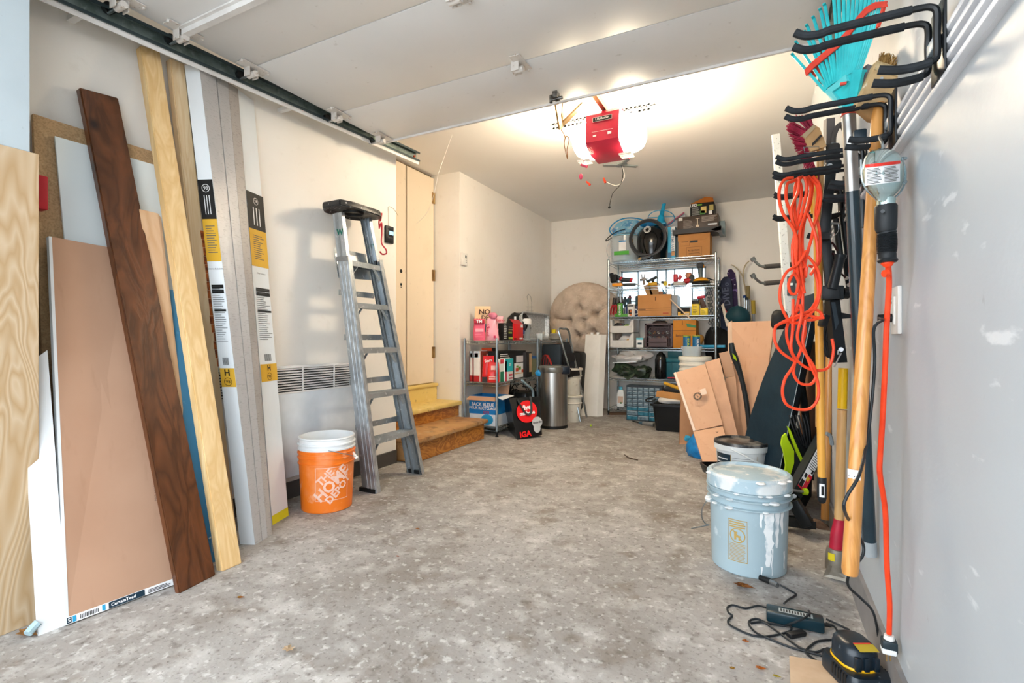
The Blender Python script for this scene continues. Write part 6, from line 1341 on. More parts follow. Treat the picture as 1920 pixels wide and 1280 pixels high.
# ------------------------------------------------------------------ right side: hooks on the rail
foamm = mat('black foam sleeve', '#23272b', '#191c1f', rough=.75, scale=50)
steelblk = mat('black coated steel', '#1b1d20', '#131517', rough=.35)
clipm = mat('grey blue clip', '#8ea0ac', rough=.4)
def hook(y, label, sep=.052, zt=1.50, tip=.045, low=1.40, short=.075):
    t = thing('rail_hook', label, 'hook', (XR - .02, y + sep / 2, zr))
    for k in (0, 1):
        yy = y + k * sep
        B().tube(spline([(tip - .012, yy, zt + .010), (tip + .006, yy, zt - .001), (tip + .03, yy, zt - .004), (.12, yy, zt - .001), (.235, yy, zt)], 5), .0075, 10).obj('foam_arm', foamm, t)
        B().tube(spline([(.21, yy, zt), (.245, yy, zt), (.262, yy, zt - .003), (.270, yy, zt - .014), (.270, yy, (zt + low) / 2), (.270, yy, low + .012), (.262, yy, low + .002), (.245, yy, low)], 5), .0058, 8).obj('bent_rod', steelblk, t)
        B().tube(spline([(.262, yy, low + .001), (.24, yy, low - .002), (.215, yy, low - .001), (.262 - short, yy, low + .006)], 4), .0078, 10).obj('foam_tip', foamm, t)
    B().box((XR - .021, y + sep / 2, (zt + low) / 2 - .005), (.004, .075, .13), bev=.001).obj('back_plate', steelblk, t)
    B().box((.272, y + sep / 2, (zt + low) / 2 - .01), (.012, .04, .022), bev=.003).obj('clip', clipm, t)
    return t
hook(1.10, 'large black double hook nearest the door, above the brush', tip=.068)
hook(1.45, 'second black double hook, carrying the turquoise rake and the work lamp', tip=.066)
hook(1.82, 'third black double hook, in front of the red broom', tip=.052)
hook(1.985, 'fourth black double hook, carrying the orange cord', tip=.046)
hook(2.28, 'fifth black double hook, behind the orange cord', sep=.04, tip=.055)
hook(2.68, 'sixth black double hook, farthest along the rail', sep=.06, tip=.058)
gr = mat('grey rubber sleeve', '#4a4644', '#3c3937', rough=.7)
silver = mat('silver rod', '#8f9495', '#6b6f70', rough=.35, metal=.8)
for i, (y0, y1) in enumerate(((488, 500), (519, 531))):
    t = thing('bicycle_hook', ['upper grey sleeved hook with upturned silver tip on the far wall side', 'lower grey sleeved hook with upturned silver tip on the far wall side'][i], 'hook', at(1480, y1, D=3.9))
    Dh = 3.9; q = lambda x, y: at(x, y, D=Dh)
    yy = (499, 530)[i]
    B().cyl(q(1434, yy + 1), q(1507, yy - 5), .019, n=12).obj('sleeve', gr, t)
    B().tube(spline([q(1440, yy + 1), q(1428, yy), q(1421, yy - 4), q(1411, yy - 14)]), .011, 8).obj('rod', silver, t); B().cyl(q(1414, yy - 10), q(1410, yy - 16), .019, .019, 12).obj('tip', silver, t)

# rake
turq = mat('turquoise plastic', '#34c0c4', '#2aaab0', rough=.35, scale=20)
coral = mat('coral red plastic', '#dd4a38', '#cc3d2e', rough=.4, scale=20)
rk = lambda x, y, o=0: at(x, y, D=1.48 - (x - 1487) / 168 * .30 + o)
t = thing('leaf_rake', 'turquoise fan rake with red bands and silver and black handle, hanging head up', 'rake', rk(1590, 205))
B().slab([rk(1545, 172), rk(1590, 137), rk(1617, 130), rk(1601, 203), rk(1577, 206)], .014).obj('shroud', turq, t)
B().slab([rk(1545, 172, -.004), rk(1586, 139, -.006), rk(1588, 152, -.01), rk(1560, 172, -.01), rk(1580, 200, -.012), rk(1577, 207, -.006)], .008).obj('shroud_fold', mat('light turquoise plastic', '#5cd0d4', rough=.35), t)
B().slab([rk(1600, 131, -.02), rk(1617, 130, -.012), rk(1602, 203, -.014), rk(1588, 196, -.022)], .01).obj('shroud_fold', turq, t)
B().box(rk(1581, 157, -.02), (.014, .006, .007)).obj('red_tab', coral, t)
tips = [(1487, 104), (1494, 81), (1510, 62), (1514, 50), (1526, 35), (1539, 20), (1547, 11), (1563, -8), (1572, -16), (1582, -24), (1592, -32), (1602, -38), (1612, -44), (1622, -50), (1632, -55), (1642, -60), (1652, -64), (1660, -68), (1668, -72), (1675, -76)]
n_ = len(tips)
for i, (x, y) in enumerate(tips):
    u = i / (n_ - 1); bx_, by_ = 1547 + u * 68, 171 - 42 * (u ** .75)
    p0, p1 = rk(bx_, by_), rk(x, y); m1 = rk(bx_ + (x - bx_) * .45 + 2, by_ + (y - by_) * .42)
    B().tube(spline([p0, m1, p1 + V((0, 0, 0)), ], 4) + [p1 + V((-.004, -.010, .002))], .0033, 6, sx=1.3, sy=.6).obj('tine', turq, t)
def band(pts, w_, o):
    up_ = [rk(x, y, o) for x, y in pts]; lo_ = [rk(x + w_[0], y + w_[1], o) for x, y in pts]
    b = B(); m_ = len(pts)
    for i in range(m_ - 1): b.slab([up_[i], up_[i + 1], lo_[i + 1], lo_[i]], .004)
    return b
P_ = [(1508, 131), (1520, 118), (1545, 97), (1568, 78), (1590, 54), (1606, 32), (1622, 14), (1640, 4), (1659, 2)]
band(P_, (3, 11), -.010).obj('red_band', coral, t)
band([(1513, 140), (1530, 124), (1552, 105), (1575, 86), (1592, 70)], (10, 8), .012).obj('red_band', coral, t)
B().slab([rk(1656, 3, -.008), rk(1660, 2, -.008), rk(1646, 50, -.004), rk(1641, 54, -.004)], .006).obj('band_end', coral, t)
H0, H1 = at(1591, 208, D=1.33), at(1631, 1040, D=1.44)
B().lathe([(0, 0), (.018, 0), (.018, .02), (.016, .03), (0, .03)], H0 + V((0, 0, -.012)), 14).obj('collar', coral, t)
hs = H0.lerp(H1, .17)
B().cyl(H0, hs, .0165, n=18).obj('silver_handle', mat('silver tube', '#b9b7b4', '#9d9b98', rough=.3, metal=.8), t)
he = H0.lerp(H1, .965)
B().cyl(hs, he, .0175, n=18).obj('black_handle', mat('black lacquered tube', '#1d3039', '#16252d', rough=.22, coat=.5), t)
B().cyl(he, H1, .0185, n=18).obj('end_cap', mat('grey cap', '#9da2a4', rough=.4), t)
B().box(at(1612, 256, D=1.30), (.03, .02, .035), bev=.005).obj('lock_knob', mat('dark blue plastic', '#27353f', rough=.4), t)

# push brush with natural bristles on a long wooden handle
ash = woodm('ash handle', '#d79a55', '#b87b3a', stretch=(14, 14, .7), scale=1.6, rings=4, rough=.35, coat=.2)
ash2 = woodm('pale ash handle', '#dcb27a', '#c4955a', stretch=(14, 14, .7), scale=1.6, rings=4, rough=.4)
blockw = layered('scuffed brush wood', '#c7a677', [('#a5845a', 20, .5, .68, .7), ('#e4d3bb', 26, .66, .72, .8)], rough=.7)
bristle = mat('natural bristle', '#b28a4e', '#7b5a2c', scale=60, rough=.8)
br = lambda x, y, o=0: at(x, y, D=1.235 + o)
t = thing('push_brush', 'wooden brush head with tan bristles on a long wooden handle', 'broom', br(1650, 190))
B().slab([br(1640, 122), br(1697, 140), br(1667, 190), br(1606, 200)], .022).obj('brush_block', blockw, t)
B().slab([br(1606, 200, .004), br(1662, 192, .004), br(1648, 228, .01), br(1636, 226, .01)], .018).obj('block_end', mat('dark brush wood', '#a98256', '#8d6b42', rough=.7, scale=15), t)
B().slab([br(1627, 120, .015), br(1644, 126, .015), br(1610, 200, .02), br(1605, 198, .02)], .02).obj('grey_side', C('#6d6c70'), t)
B().slab([br(1645, 114, -.002), br(1696, 129, -.002), br(1690, 145, -.004), br(1640, 130, -.004)], .026).noise(.0015, 60).obj('bristle_base', mat('bristle base', '#cdb58c', '#a98e62', scale=50, rough=.9), t)
b = B()
for i in range(150):
    u = random.random(); o = random.random() * .02; p0 = br(1647 + 47 * u, 116 + 14 * u, o); k = .6 + random.random() * .4; p1 = br(1654 + 50 * u + random.uniform(-6, 4), 96 + 13 * u + random.uniform(-3, 6), o)
    b.tube([p0, p0.lerp(p1, k)], [.0012, .0007], 4)
b.obj('bristles', bristle, t)['kind'] = 'stuff'
B().cyl(br(1653, 147, -.004), br(1653, 147, -.001), .004, n=8).obj('screw', steel, t)
hA, hB = at(1647, 196, D=1.245), at(1594, 1076, D=1.085)
B().tube([hA, hA.lerp(hB, .5), hB + UP * .01, hB], [.0140, .0152, .0165, .0145], 18).obj('handle', ash, t)
tg = hA.lerp(hB, .82)
f = lambda x, y: tg + V((math.sin(x / .0165 - .45) * .0168, -math.cos(x / .0165 - .45) * .0168, y)); quads([(-.014, -.025, .014, .025)], f, wm, t, 'paper_label', 4); quads(lines(-.01, -.015, .01, .015, 5, .3, .5), lambda x, y: f(x, y) + V((0, -.0006, 0)), bk, t)

# red broom
magenta = mat('magenta bristle', '#b2304c', '#8a1f38', scale=40, rough=.7)
rb = lambda x, y, o=0: at(x, y, D=1.88 + o)
t = thing('corn_broom', 'magenta bristled broom with a pale wooden block, behind the third hook', 'broom', rb(1520, 260))
B().slab([rb(1504, 253), rb(1526, 233), rb(1537, 240), rb(1550, 274), rb(1520, 284)], .035).obj('broom_block', mat('pale block', '#d0a878', '#c09364', scale=10, rough=.6), t)
B().slab([rb(1504, 253, -.003), rb(1526, 233, -.003), rb(1530, 238, -.003), rb(1510, 259, -.003)], .03).obj('block_edge', C('#c8ae8c', .8), t)
B().box(rb(1530, 264, -.004), (.05, .004, .008), Matrix.Rotation(-.8, 3, 'Y')).obj('slot', C('#2b2420'), t)
b = B()
for i in range(420):
    u = random.random(); o = random.random() * .035; v = random.random()
    x0, y0 = 1505 + 22 * (1 - u) * 1.0 if u < .35 else 1505 + (u - .35) * 50, 0
    a_ = rb(1524, 234, o).lerp(rb(1505, 254, o), min(1, u / .3)) if u < .3 else rb(1505, 254, o).lerp(rb(1535, 330, o), (u - .3) / .7)
    c_ = rb(1490, 216, o).lerp(rb(1474, 240, o), min(1, u / .3)) if u < .3 else rb(1474, 240, o).lerp(rb(1533, 371, o), (u - .3) / .7)
    if u < .15: c_ = rb(1518, 216, o).lerp(rb(1490, 218, o), u / .15)
    k = .8 + .25 * v
    b.tube([a_, a_.lerp(c_, k) + V((0, 0, random.uniform(-.008, .008)))], [.0022, .0011], 4)
b.obj('bristles', magenta, t)['kind'] = 'stuff'
B().cyl(rb(1538, 270, .02), at(1535, 800, D=2.05), .012, n=12).obj('handle', ash2, t)
b = B(); b.tube([rb(1507, 276), rb(1535, 275), rb(1538, 285), rb(1508, 286), rb(1507, 276)], .0015, 5); put(b, 'wire_clip', chrome, 'thin bent wire clip in front of the magenta broom block', 'clip')

# aluminium straight edge
se = lambda x, y: at(x, y, D=3.5)
t = thing('straight_edge', 'long white speckled metal straight edge standing left of the orange cord', 'level', at(1510, 862, D=3.45))
q = [se(1449, 252), se(1462, 250), at(1509, 860, D=3.5), at(1494, 864, D=3.5)]
B().slab(q, .02).obj('bar', layered('speckled white metal', '#dfe3e4', [('#9aa1a3', 60, .62, .68, .8)], rough=.4), t)
b = B()
for i in range(34):
    p = q[0].lerp(q[3], (i + .5) / 34).lerp(q[1].lerp(q[2], (i + .5) / 34), .5 + .12 * (i % 2)); b.box(p + V((0, -.003, 0)), (.004, .002, .004))
b.obj('marks', bk, t)['kind'] = 'stuff'
B().box(se(1483, 536) + V((0, -.004, 0)), (.055, .02, .14), bev=.006).obj('vial_housing', C('#3c434a', .4), t); B().box(se(1482, 533) + V((0, -.016, 0)), (.03, .004, .018), bev=.002).obj('vial', C('#e8f0f2', .2), t)

# orange extension cord
ocord = mat('orange cord', '#f4512e', '#e8431f', scale=30, rough=.4)
t = thing('orange_extension_lead', 'long orange red extension cord looped over the fourth hook', 'cord', at(1505, 340, D=1.74))
rng = random.Random(3)
strands = []
def J_(p, d): return at(p[0], p[1], D=d)
top = [(1480, 338), (1489, 332), (1496, 330), (1503, 328), (1510, 328), (1517, 329), (1524, 330), (1530, 334)]
left = [(1462, 352), (1468, 350), (1478, 352), (1484, 350), (1490, 345), (1497, 342), (1503, 340), (1512, 340)]
def path(pts, d0, d1):
    n = len(pts); return [J_(p, d0 + (d1 - d0) * i / (n - 1)) for i, p in enumerate(pts)]
passes = [
 [(1487, 333), (1472, 336), (1463, 350), (1461, 372), (1468, 400), (1485, 425), (1494, 450), (1493, 490), (1499, 530), (1506, 545)],
 [(1500, 332), (1486, 340), (1476, 345), (1474, 372), (1482, 400), (1490, 430), (1491, 470), (1496, 510), (1503, 540)],
 [(1492, 334), (1501, 345), (1502, 370), (1496, 400), (1493, 430), (1486, 460), (1488, 500), (1497, 520), (1504, 500)],
 [(1508, 331), (1513, 350), (1508, 380), (1500, 410), (1490, 440), (1486, 475), (1494, 505), (1508, 530)],
 [(1512, 331), (1520, 350), (1516, 380), (1507, 410), (1499, 440), (1499, 480), (1503, 515), (1508, 550)],
 [(1519, 331), (1523, 352), (1518, 385), (1508, 415), (1504, 450), (1507, 490), (1510, 520), (1512, 500)],
 [(1524, 330), (1536, 345), (1539, 370), (1534, 400), (1527, 420), (1522, 445), (1515, 470), (1508, 500), (1500, 545), (1492, 590), (1487, 620)],
 [(1515, 330), (1530, 345), (1534, 365), (1530, 400), (1536, 430), (1538, 460), (1536, 490), (1528, 500), (1516, 498)],
 [(1505, 331), (1492, 345), (1490, 380), (1492, 410), (1500, 430), (1511, 400), (1522, 420), (1530, 445), (1533, 475), (1531, 495), (1520, 515)],
 [(1498, 333), (1496, 360), (1484, 390), (1487, 420), (1495, 450), (1500, 480), (1510, 500), (1505, 530), (1498, 560)],
]
for i, p in enumerate(passes):
    B().tube(spline(path(p, 1.725 + .012 * (i % 3), 1.70 + .012 * (i % 4)), 5), .0052, 8).obj('cord_loop', ocord, t)
lower = [
 [(1512, 470), (1495, 496), (1475, 510), (1464, 535), (1463, 565), (1475, 595), (1490, 606), (1510, 596), (1530, 575), (1538, 540), (1533, 505), (1515, 480)],
 [(1508, 500), (1490, 510), (1479, 530), (1482, 548), (1492, 550), (1497, 530), (1492, 517), (1486, 512)],
 [(1525, 500), (1533, 530), (1532, 560), (1515, 585), (1490, 598), (1465, 606), (1453, 616), (1453, 640), (1465, 660), (1488, 676)],
 [(1487, 560), (1486, 620), (1483, 650), (1490, 670), (1510, 688), (1530, 694), (1548, 692), (1558, 680), (1563, 655), (1560, 635)],
 [(1505, 545), (1505, 600), (1510, 620), (1500, 660), (1485, 690), (1472, 710), (1467, 735), (1474, 757), (1495, 767), (1520, 765), (1534, 745), (1533, 715), (1522, 690), (1512, 665), (1505, 640), (1510, 600)],
 [(1497, 580), (1478, 605), (1475, 630), (1482, 655), (1490, 676), (1488, 700), (1500, 718), (1520, 720), (1530, 705), (1525, 685), (1505, 655), (1495, 630), (1503, 590), (1500, 570)],
 [(1453, 612), (1475, 600), (1505, 588), (1528, 580), (1541, 590), (1530, 598), (1512, 600), (1500, 597)],
 [(1488, 596), (1505, 590), (1520, 592), (1535, 596), (1545, 595)],
]
for i, p in enumerate(lower):
    B().tube(spline(path(p, 1.70 + .01 * (i % 3), 1.70 - .01 * (i % 3)), 6), .0050, 8).obj('cord_loop', ocord, t)

# work lamp on the second hook
lm_ = mat('lamp reflector', '#dcecea', '#b9dad8', rough=.14, metal=1, scale=5)
L0_ = at(1657, 328, D=1.10); fr_, ub_ = RT, BK
t = thing('work_lamp', 'chrome caged work lamp with warning label and black grip, hanging on its cord', 'work lamp', L0_)
def px(x, y, o=0): return at(x, y, D=1.10 + o)
prof_ = [(278, 8), (281, 20), (287, 29), (297, 36), (310, 40), (325, 41), (340, 39), (352, 34), (362, 25), (370, 17), (376, 15)]
rr = []
for y, hw_ in prof_:
    ring = []
    for k in range(20):
        a = 2 * PI * k / 20; x = 1656 + hw_ * math.cos(a); ring.append(px(x, y, (hw_ * .9 / 930 * 1.1) * math.sin(a)))
    rr.append(ring)
B().rings(rr).obj('reflector', lm_, t, 60)
lab = lambda x, y: px(1656 + x, y, -.0425 * math.sqrt(max(0, 1 - (x / 43) ** 2)) + .0)
def labq(r, m_, nm, o=0): 
    b = B(); x0, y0, x1, y1 = r; n = 8
    for i in range(n):
        a, c_ = x0 + (x1 - x0) * i / n, x0 + (x1 - x0) * (i + 1) / n
        b.bm.faces.new([b._v(lab(x, y - .12 * x) - BK * (.0008 + o)) for x, y in ((a, y0), (c_, y0), (c_, y1), (a, y1))])
    return b.obj(nm, m_, t, 0)
labq((-35, 309, 31, 344), wm, 'label'); labq((-35, 305, 31, 311), C('#e2382c'), 'red_strip', .001)
b = B()
for i in range(11):
    for (xa, xb) in ((-32, -3), (1, 28)):
        y = 314 + i * 2.7; xe = xb - random.random() * 8
        for j in range(4):
            a, c_ = xa + (xe - xa) * j / 4, xa + (xe - xa) * (j + 1) / 4; b.bm.faces.new([b._v(lab(x, yy - .12 * x) - BK * .002) for x, yy in ((a, y), (c_, y), (c_, y + .9), (a, y + .9))])
b.obj('fine_print', bk, t, 0)['kind'] = 'stuff'
b = B(); b.tube(spline([px(1662, 279), px(1684, 290), px(1697, 315), px(1696, 345), px(1683, 366), px(1668, 374)]), .0022, 6); b.tube(spline([px(1614, 300), px(1615, 330), px(1622, 352), px(1640, 370), px(1650, 374)]), .0022, 6); b.tube(spline([px(1697, 300), px(1660, 300, -.05), px(1616, 312)]), .0012, 5) if False else None
for y in (297, 341): b.cyl(px(1692, y), px(1699, y), .004, n=8)
b.obj('cage_wire', chrome, t)
b = B(); b.tube(spline([px(1655, 278), px(1654, 268), px(1651, 262, .02), px(1649, 257, .04), px(1652, 254, .05)]), .003, 6); b.obj('hanging_hook', silver, t)
b = B(); b.loft([(px(1660, 372), .017), (px(1661, 386), .0185)], 18); b.cyl(px(1674, 374), px(1678, 374), .004, n=6); b.obj('socket_neck', lm_, t)
b = B(); b.loft([(px(1661, 385), .020), (px(1661, 388), .0215), (px(1661, 428), .0205), (px(1661.5, 434), .018)], 18); b.obj('switch_housing', mat('black rubber', '#202326', '#181a1c', rough=.5), t); B().cyl(px(1655, 396, -.021), px(1655, 396, -.019), .004, n=8).obj('switch', C('#4a4d50'), t)
prof_ = [(px(1662, 432), .0165)]
for i in range(16):
    y = 437 + i * 2.4; r_ = .0185 - .0000 * i + .0012 * math.sin(i / 15 * PI); prof_ += [(px(1663, y), r_), (px(1663, y + 1.2), r_ - .0018)]
prof_ += [(px(1663.5, 478), .017), (px(1664, 484), .0165), (px(1664, 488), .0195), (px(1664, 492), .0165)]
B().loft(prof_, 18).obj('grip', mat('black rubber', '#202326'), t)
q = [px(1664, 490), at(1667, 530, D=1.12), at(1663, 600, D=1.14), at(1659, 700, D=1.15), at(1654, 800, D=1.16), at(1650, 860, D=1.17), at(1650, 890, D=1.17), at(1660, 960, D=1.18), at(1663, 1060, D=1.19), at(1668, 1130, D=1.20), at(1667, 1188, D=1.21)]
B().tube(spline(q, 5), .0058, 10).obj('cord', mat('red orange cord', '#f04a22', '#e23d16', scale=30, rough=.4), t)
B().loft([(px(1664, 490), .012), (px(1664, 494), .0125), (px(1665, 500), .007)], 12).obj('strain_relief', mat('red orange cord', '#f04a22'), t); B().cyl(px(1657, 513), px(1664, 512), .008, n=10).obj('cord_clip', mat('red orange cord', '#f04a22'), t)
b = B(); pc = at(1667, 1190, D=1.21); b.loft([(pc, .010), (pc - UP * .012, .012), (pc - UP * .018, .008)], 12); b.obj('tape', C('#e8e6e0'), t)
B().box(at(1667, 1209, D=1.21), (.032, .03, .030), bev=.005).obj('plug', C('#243036', .4), t); B().box(at(1666, 1218, D=1.208), (.030, .028, .014), bev=.004).obj('plug_face', C('#e4e6e6'), t)
for dx in (-4, 3): B().box(at(1666 + dx, 1230, D=1.21), (.0025, .007, .02)).obj('prong', brass, t)

# wall socket with the black cord
so = at(1684, 582, X=XR)
t = thing('wall_socket', 'white double wall socket on the right wall behind the red cord', 'socket', so)
B().box(so + V((-.004, 0, 0)), (.009, .075, .118), bev=.003).obj('cover_plate', white_pl, t); B().box(so + V((-.010, 0, .0)), (.005, .034, .07), bev=.002).obj('outlet_face', mat('ivory plastic', '#f0ede6', rough=.4), t)
for dz in (.03, .02): B().box(so + V((-.013, .005, dz)), (.001, .003, .006)).obj('slot', black, t)
bcord = mat('black cord', '#23282c', '#1a1e21', rough=.45, scale=30)
pg = so + V((-.025, .0, -.018))
t = thing('extension_lead', 'black power cord from the wall socket down behind the long handle to the floor', 'cord', pg)
B().cyl(pg + V((.012, 0, 0)), pg + V((-.016, 0, 0)), .011, .009, 12).obj('plug', black, t)
B().tube(spline([pg + V((-.014, 0, 0)), at(1655, 600, D=1.11), at(1645, 606, D=1.11), at(1638, 622, D=1.12), at(1640, 680, D=1.14), at(1634, 760, D=1.14), at(1625, 830, D=1.12), at(1611, 890, D=1.04), at(1588, 930, D=1.03), at(1583, 955, D=1.04), at(1600, 990, D=1.15), at(1617, 1016, D=1.2), at(1618, 1040, D=1.2), at(1602, 1062, D=1.22), at(1590, 1082, D=1.25), at(1592, 1100, D=1.28), at(1615, 1122, D=1.3), at(1636, 1145, D=1.33), at(1645, 1180, D=1.38), at(1650, 1225, D=1.42), at(1643, 1243, Z=.008), at(1634, 1238, Z=.008)], 5), .0034, 8).obj('cord', bcord, t)

# striking tools standing on the floor
red_pl = mat('red grip', '#b82038', '#9c1a2f', scale=12, rough=.45)
rusty = layered('worn grey steel', '#8a8377', [('#6a5b48', 12, .5, .68, .7), ('#b5afa4', 30, .62, .72, .5)], rough=.5, metal=.5)
S0_ = at(1566, 1072, Z=.02); ax = (at(1579, 690, D=S0_.y * 0 + 1.94) - at(1570, 1036, D=1.93))
t = thing('ice_scraper', 'ice chopper with yellow banded wooden handle, red collar and broad steel foot', 'scraper', S0_)
dd = lambda x, y: at(x, y, D=1.92)
B().cyl(dd(1573, 985), dd(1579, 768), .0165, n=16).obj('handle', ash2, t); B().cyl(dd(1579, 766), dd(1581, 690), .0165, n=16).obj('yellow_band', C('#f2bf12', .4), t)
b = B(); b.loft([(dd(1568, 1036), .0255), (dd(1570, 1000), .023), (dd(1573, 980), .019), (dd(1573.5, 973), .018)], 12); b.obj('red_collar', red_pl, t)
B().loft([(dd(1568, 1066), .038), (dd(1568, 1040), .037), (dd(1569, 1028), .034), (dd(1569, 1027), .028)], 20).obj('ferrule', rusty, t)
quads([(-.6, .0, .0, .028)], lambda x, z: dd(1567, 1046) + V((math.sin(x - .2) * .039, -math.cos(x - .2) * .039, z)), C('#dcc41c'), t, 'yellow_sticker', 4)
q = [at(1543, 1080, Z=.004), at(1596, 1093, Z=.004), at(1592, 1066, Z=.05), at(1552, 1060, Z=.05)]
B().slab(q, .004).obj('blade', rusty, t)
t = thing('pickaxe', 'pickaxe with wooden handle and rusty head on the floor behind the ice chopper', 'pickaxe', at(1550, 1000, Z=0))
e = lambda x, y: at(x, y, D=2.42)
B().cyl(e(1547, 973), e(1556, 650), .0185, .0165, 16).obj('handle', ash, t)
B().tube(spline([at(1524, 975, D=2.44), at(1535, 984, D=2.42), at(1550, 994, D=2.40), at(1562, 1006, D=2.36)]), [.014, .016, .019, .021, .023, .024, .024, .024, .024, .024, .024, .022, .02, .018, .016, .014, .012, .01, .008][:19], 10).obj('head', layered('rusty iron', '#6b5140', [('#8d6f58', 20, .5, .65, .7), ('#3e2f27', 30, .58, .7, .6)], rough=.85, bump=.6), t)
t = thing('yellow_handle_tool', 'long yellowish wooden handle with black rubber grip at its lower end', 'handle', at(1541, 940, D=1.86))
g = lambda x, y: at(x, y, D=1.86)
B().cyl(g(1541, 900), g(1531, 340), .0138, n=16).obj('handle', mat('lacquered pine handle', '#e3a544', '#d6953a', stretch=(20, 20, 1), scale=3, rough=.35, coat=.3), t)
b = B(); b.loft([(g(1541.5, 943), .006), (g(1541.5, 940), .012), (g(1541, 932), .0158), (g(1541, 896), .0155), (g(1541, 894), .0145)], 16); b.obj('rubber_grip', mat('black rubber', '#202326'), t)
quads([(-.3, .0, .75, .05)], lambda x, z: g(1541, 930) + V((math.sin(x - .3) * .0168, -math.cos(x - .3) * .0168, z)), wm, t, 'label', 4); quads([(.1, .008, .6, .042)], lambda x, z: g(1541, 930) + V((math.sin(x - .3) * .0174, -math.cos(x - .3) * .0174, z)), bk, t, 'label_print', 3)
b = B(); b.loft([(g(1533, 372), .0155), (g(1532, 355), .0155)], 14); b.loft([(at(1525, 330, D=1.88), .014), (at(1528, 400, D=1.88), .014)], 10)
b.obj('yellow_sleeve', C('#efb01c', .4), t)['kind'] = 'stuff'

# dark D handle and grey shovel shaft high behind the rake
t = thing('d_handle', 'grey curved D shaped handle behind the silver rake tube', 'handle', at(1570, 280, D=1.9)); h_ = lambda x, y: at(x, y, D=1.92)
B().tube(spline([h_(1562, 270), h_(1563, 255), h_(1569, 240), h_(1577, 234), h_(1584, 245), h_(1588, 268), h_(1592, 300)]), .010, 8).obj('bow', C('#5c5652', .5), t); B().tube([h_(1562, 268), h_(1560, 300)], .011, 8).obj('shaft', silver, t); B().box(h_(1560, 290), (.05, .04, .08), bev=.01).obj('socket', C('#3c3b3b', .5), t)
put(B().slab([h_(1550, 222), h_(1566, 220), h_(1562, 300), h_(1549, 300)], .02), 'grey_post', C('#6c6663', .5), 'flat grey metal post behind the second hook', 'post')

# bicycle rack made of black square tube
sqm = mat('black powder coat', '#1c2226', '#14191c', rough=.38)
D1 = 1.80; k_ = lambda x, y, o=0: at(x, y, D=D1 + o)
t = thing('bicycle_rack', 'black square tube bicycle rack hanging folded between the handles', 'bike rack', k_(1550, 440))
B().beam(k_(1557, 322), k_(1545, 438), .033, .033, (1, 0, 0), bev=.002).obj('upper_tube', sqm, t)
b = B(); b.beam(k_(1545, 438), k_(1544, 450), .036, .036, (1, 0, 0)); b.obj('tube_mouth', black, t)
B().beam(k_(1548, 450, .02), k_(1557, 548, .02), .030, .030, (1, 0, 0), bev=.002).obj('middle_tube', sqm, t)
B().box(k_(1562, 312), (.05, .05, .03), bev=.006).obj('swivel', sqm, t); B().cyl(k_(1556, 310, -.03), k_(1556, 310, -.02), .008, n=10).obj('bolt', steel, t); B().cyl(k_(1538, 418), k_(1572, 419), .004, n=8).obj('hitch_pin', steel, t)
b = B(); b.tube(spline([k_(1572, 420), k_(1572, 432), k_(1562, 444), k_(1556, 440)]), .0012, 5); b.obj('pin_cable', steel, t)
B().cyl(k_(1575, 482, -.02), k_(1560, 542, -.02), .017, n=14).obj('pivot_arm', sqm, t); B().cyl(k_(1576, 478, -.02), k_(1575, 484, -.02), .0195, n=14).obj('arm_cap', sqm, t)
B().box(k_(1557, 549), (.055, .05, .05), bev=.004).obj('clamp', sqm, t); B().box(k_(1572, 549), (.03, .045, .05), bev=.004).obj('clamp', sqm, t); B().cyl(k_(1578, 549), k_(1590, 550), .02, n=14).obj('clamp_knob', black, t)
B().slab([k_(1556, 563), k_(1575, 562), k_(1589, 679), k_(1567, 680)], .032).obj('lower_tube', sqm, t)
B().slab([k_(1559, 566, -.004), k_(1566, 566, -.004), k_(1573, 605, -.004), k_(1567, 618, -.004)], .003).obj('raised_rib', mat('slate rib', '#39444c', rough=.4), t)
B().cyl(k_(1577, 655, -.02), k_(1577, 655, .0), .008, n=10).obj('pin', steel, t); b = B(); b.tube(spline([k_(1572, 656, -.02), k_(1571, 664, -.02), k_(1577, 662, -.02), k_(1572, 672, -.02), k_(1564, 688, -.02)]), .0025, 6); b.obj('spring_clip', steel, t)
B().slab([k_(1574, 585), k_(1598, 590), k_(1598, 596), k_(1574, 598)], .004).obj('lever', sqm, t)
B().beam(k_(1548, 590), k_(1541, 612), .022, .03, (0, 0, 1), bev=.004).obj('strap_end', black, t)
for i, (a_, b_) in enumerate([((1586, 330), (1597, 470)), ((1574, 360), (1590, 480)), ((1567, 410), (1578, 500)), ((1592, 480), (1602, 600))]):
    B().cyl(k_(*a_, .12), k_(*b_, .12), .011, n=10).obj('arm', sqm, t)
B().slab([k_(1580, 480, .1), k_(1594, 476, .1), k_(1602, 540, .1), k_(1590, 550, .1)], .006).obj('drilled_plate', sqm, t)
for x, y in ((1587, 521), (1592, 534)): B().cyl(k_(x, y, .092), k_(x, y, .10), .008, n=10).obj('drill_hole', C('#b7ada2'), t)
b = B(); b.tube(spline([k_(1570, 470, .05), k_(1560, 455, .05), k_(1556, 470, .05), k_(1566, 500, .05), k_(1585, 520, .05)]), .004, 6); b.tube(spline([k_(1560, 475), k_(1568, 478), k_(1575, 482)]), .004, 6); b.obj('strap', C('#3a1418', .5), t)
put(B().slab([at(1600, 318, D=1.62), at(1617, 316, D=1.6), at(1619, 425, D=1.6), at(1601, 428, D=1.62)], .02), 'dark_plate', C('#353c42', .4), 'dark slate plate behind the black rake tube beside the lamp', 'plate')
put(B().slab([at(1583, 690, D=2.1), at(1593, 700, D=2.1), at(1593, 760, D=2.1), at(1584, 760, D=2.1)], .01), 'metal_plate', blackm, 'narrow black metal strip behind the yellow banded handle', 'strip')
b = B()
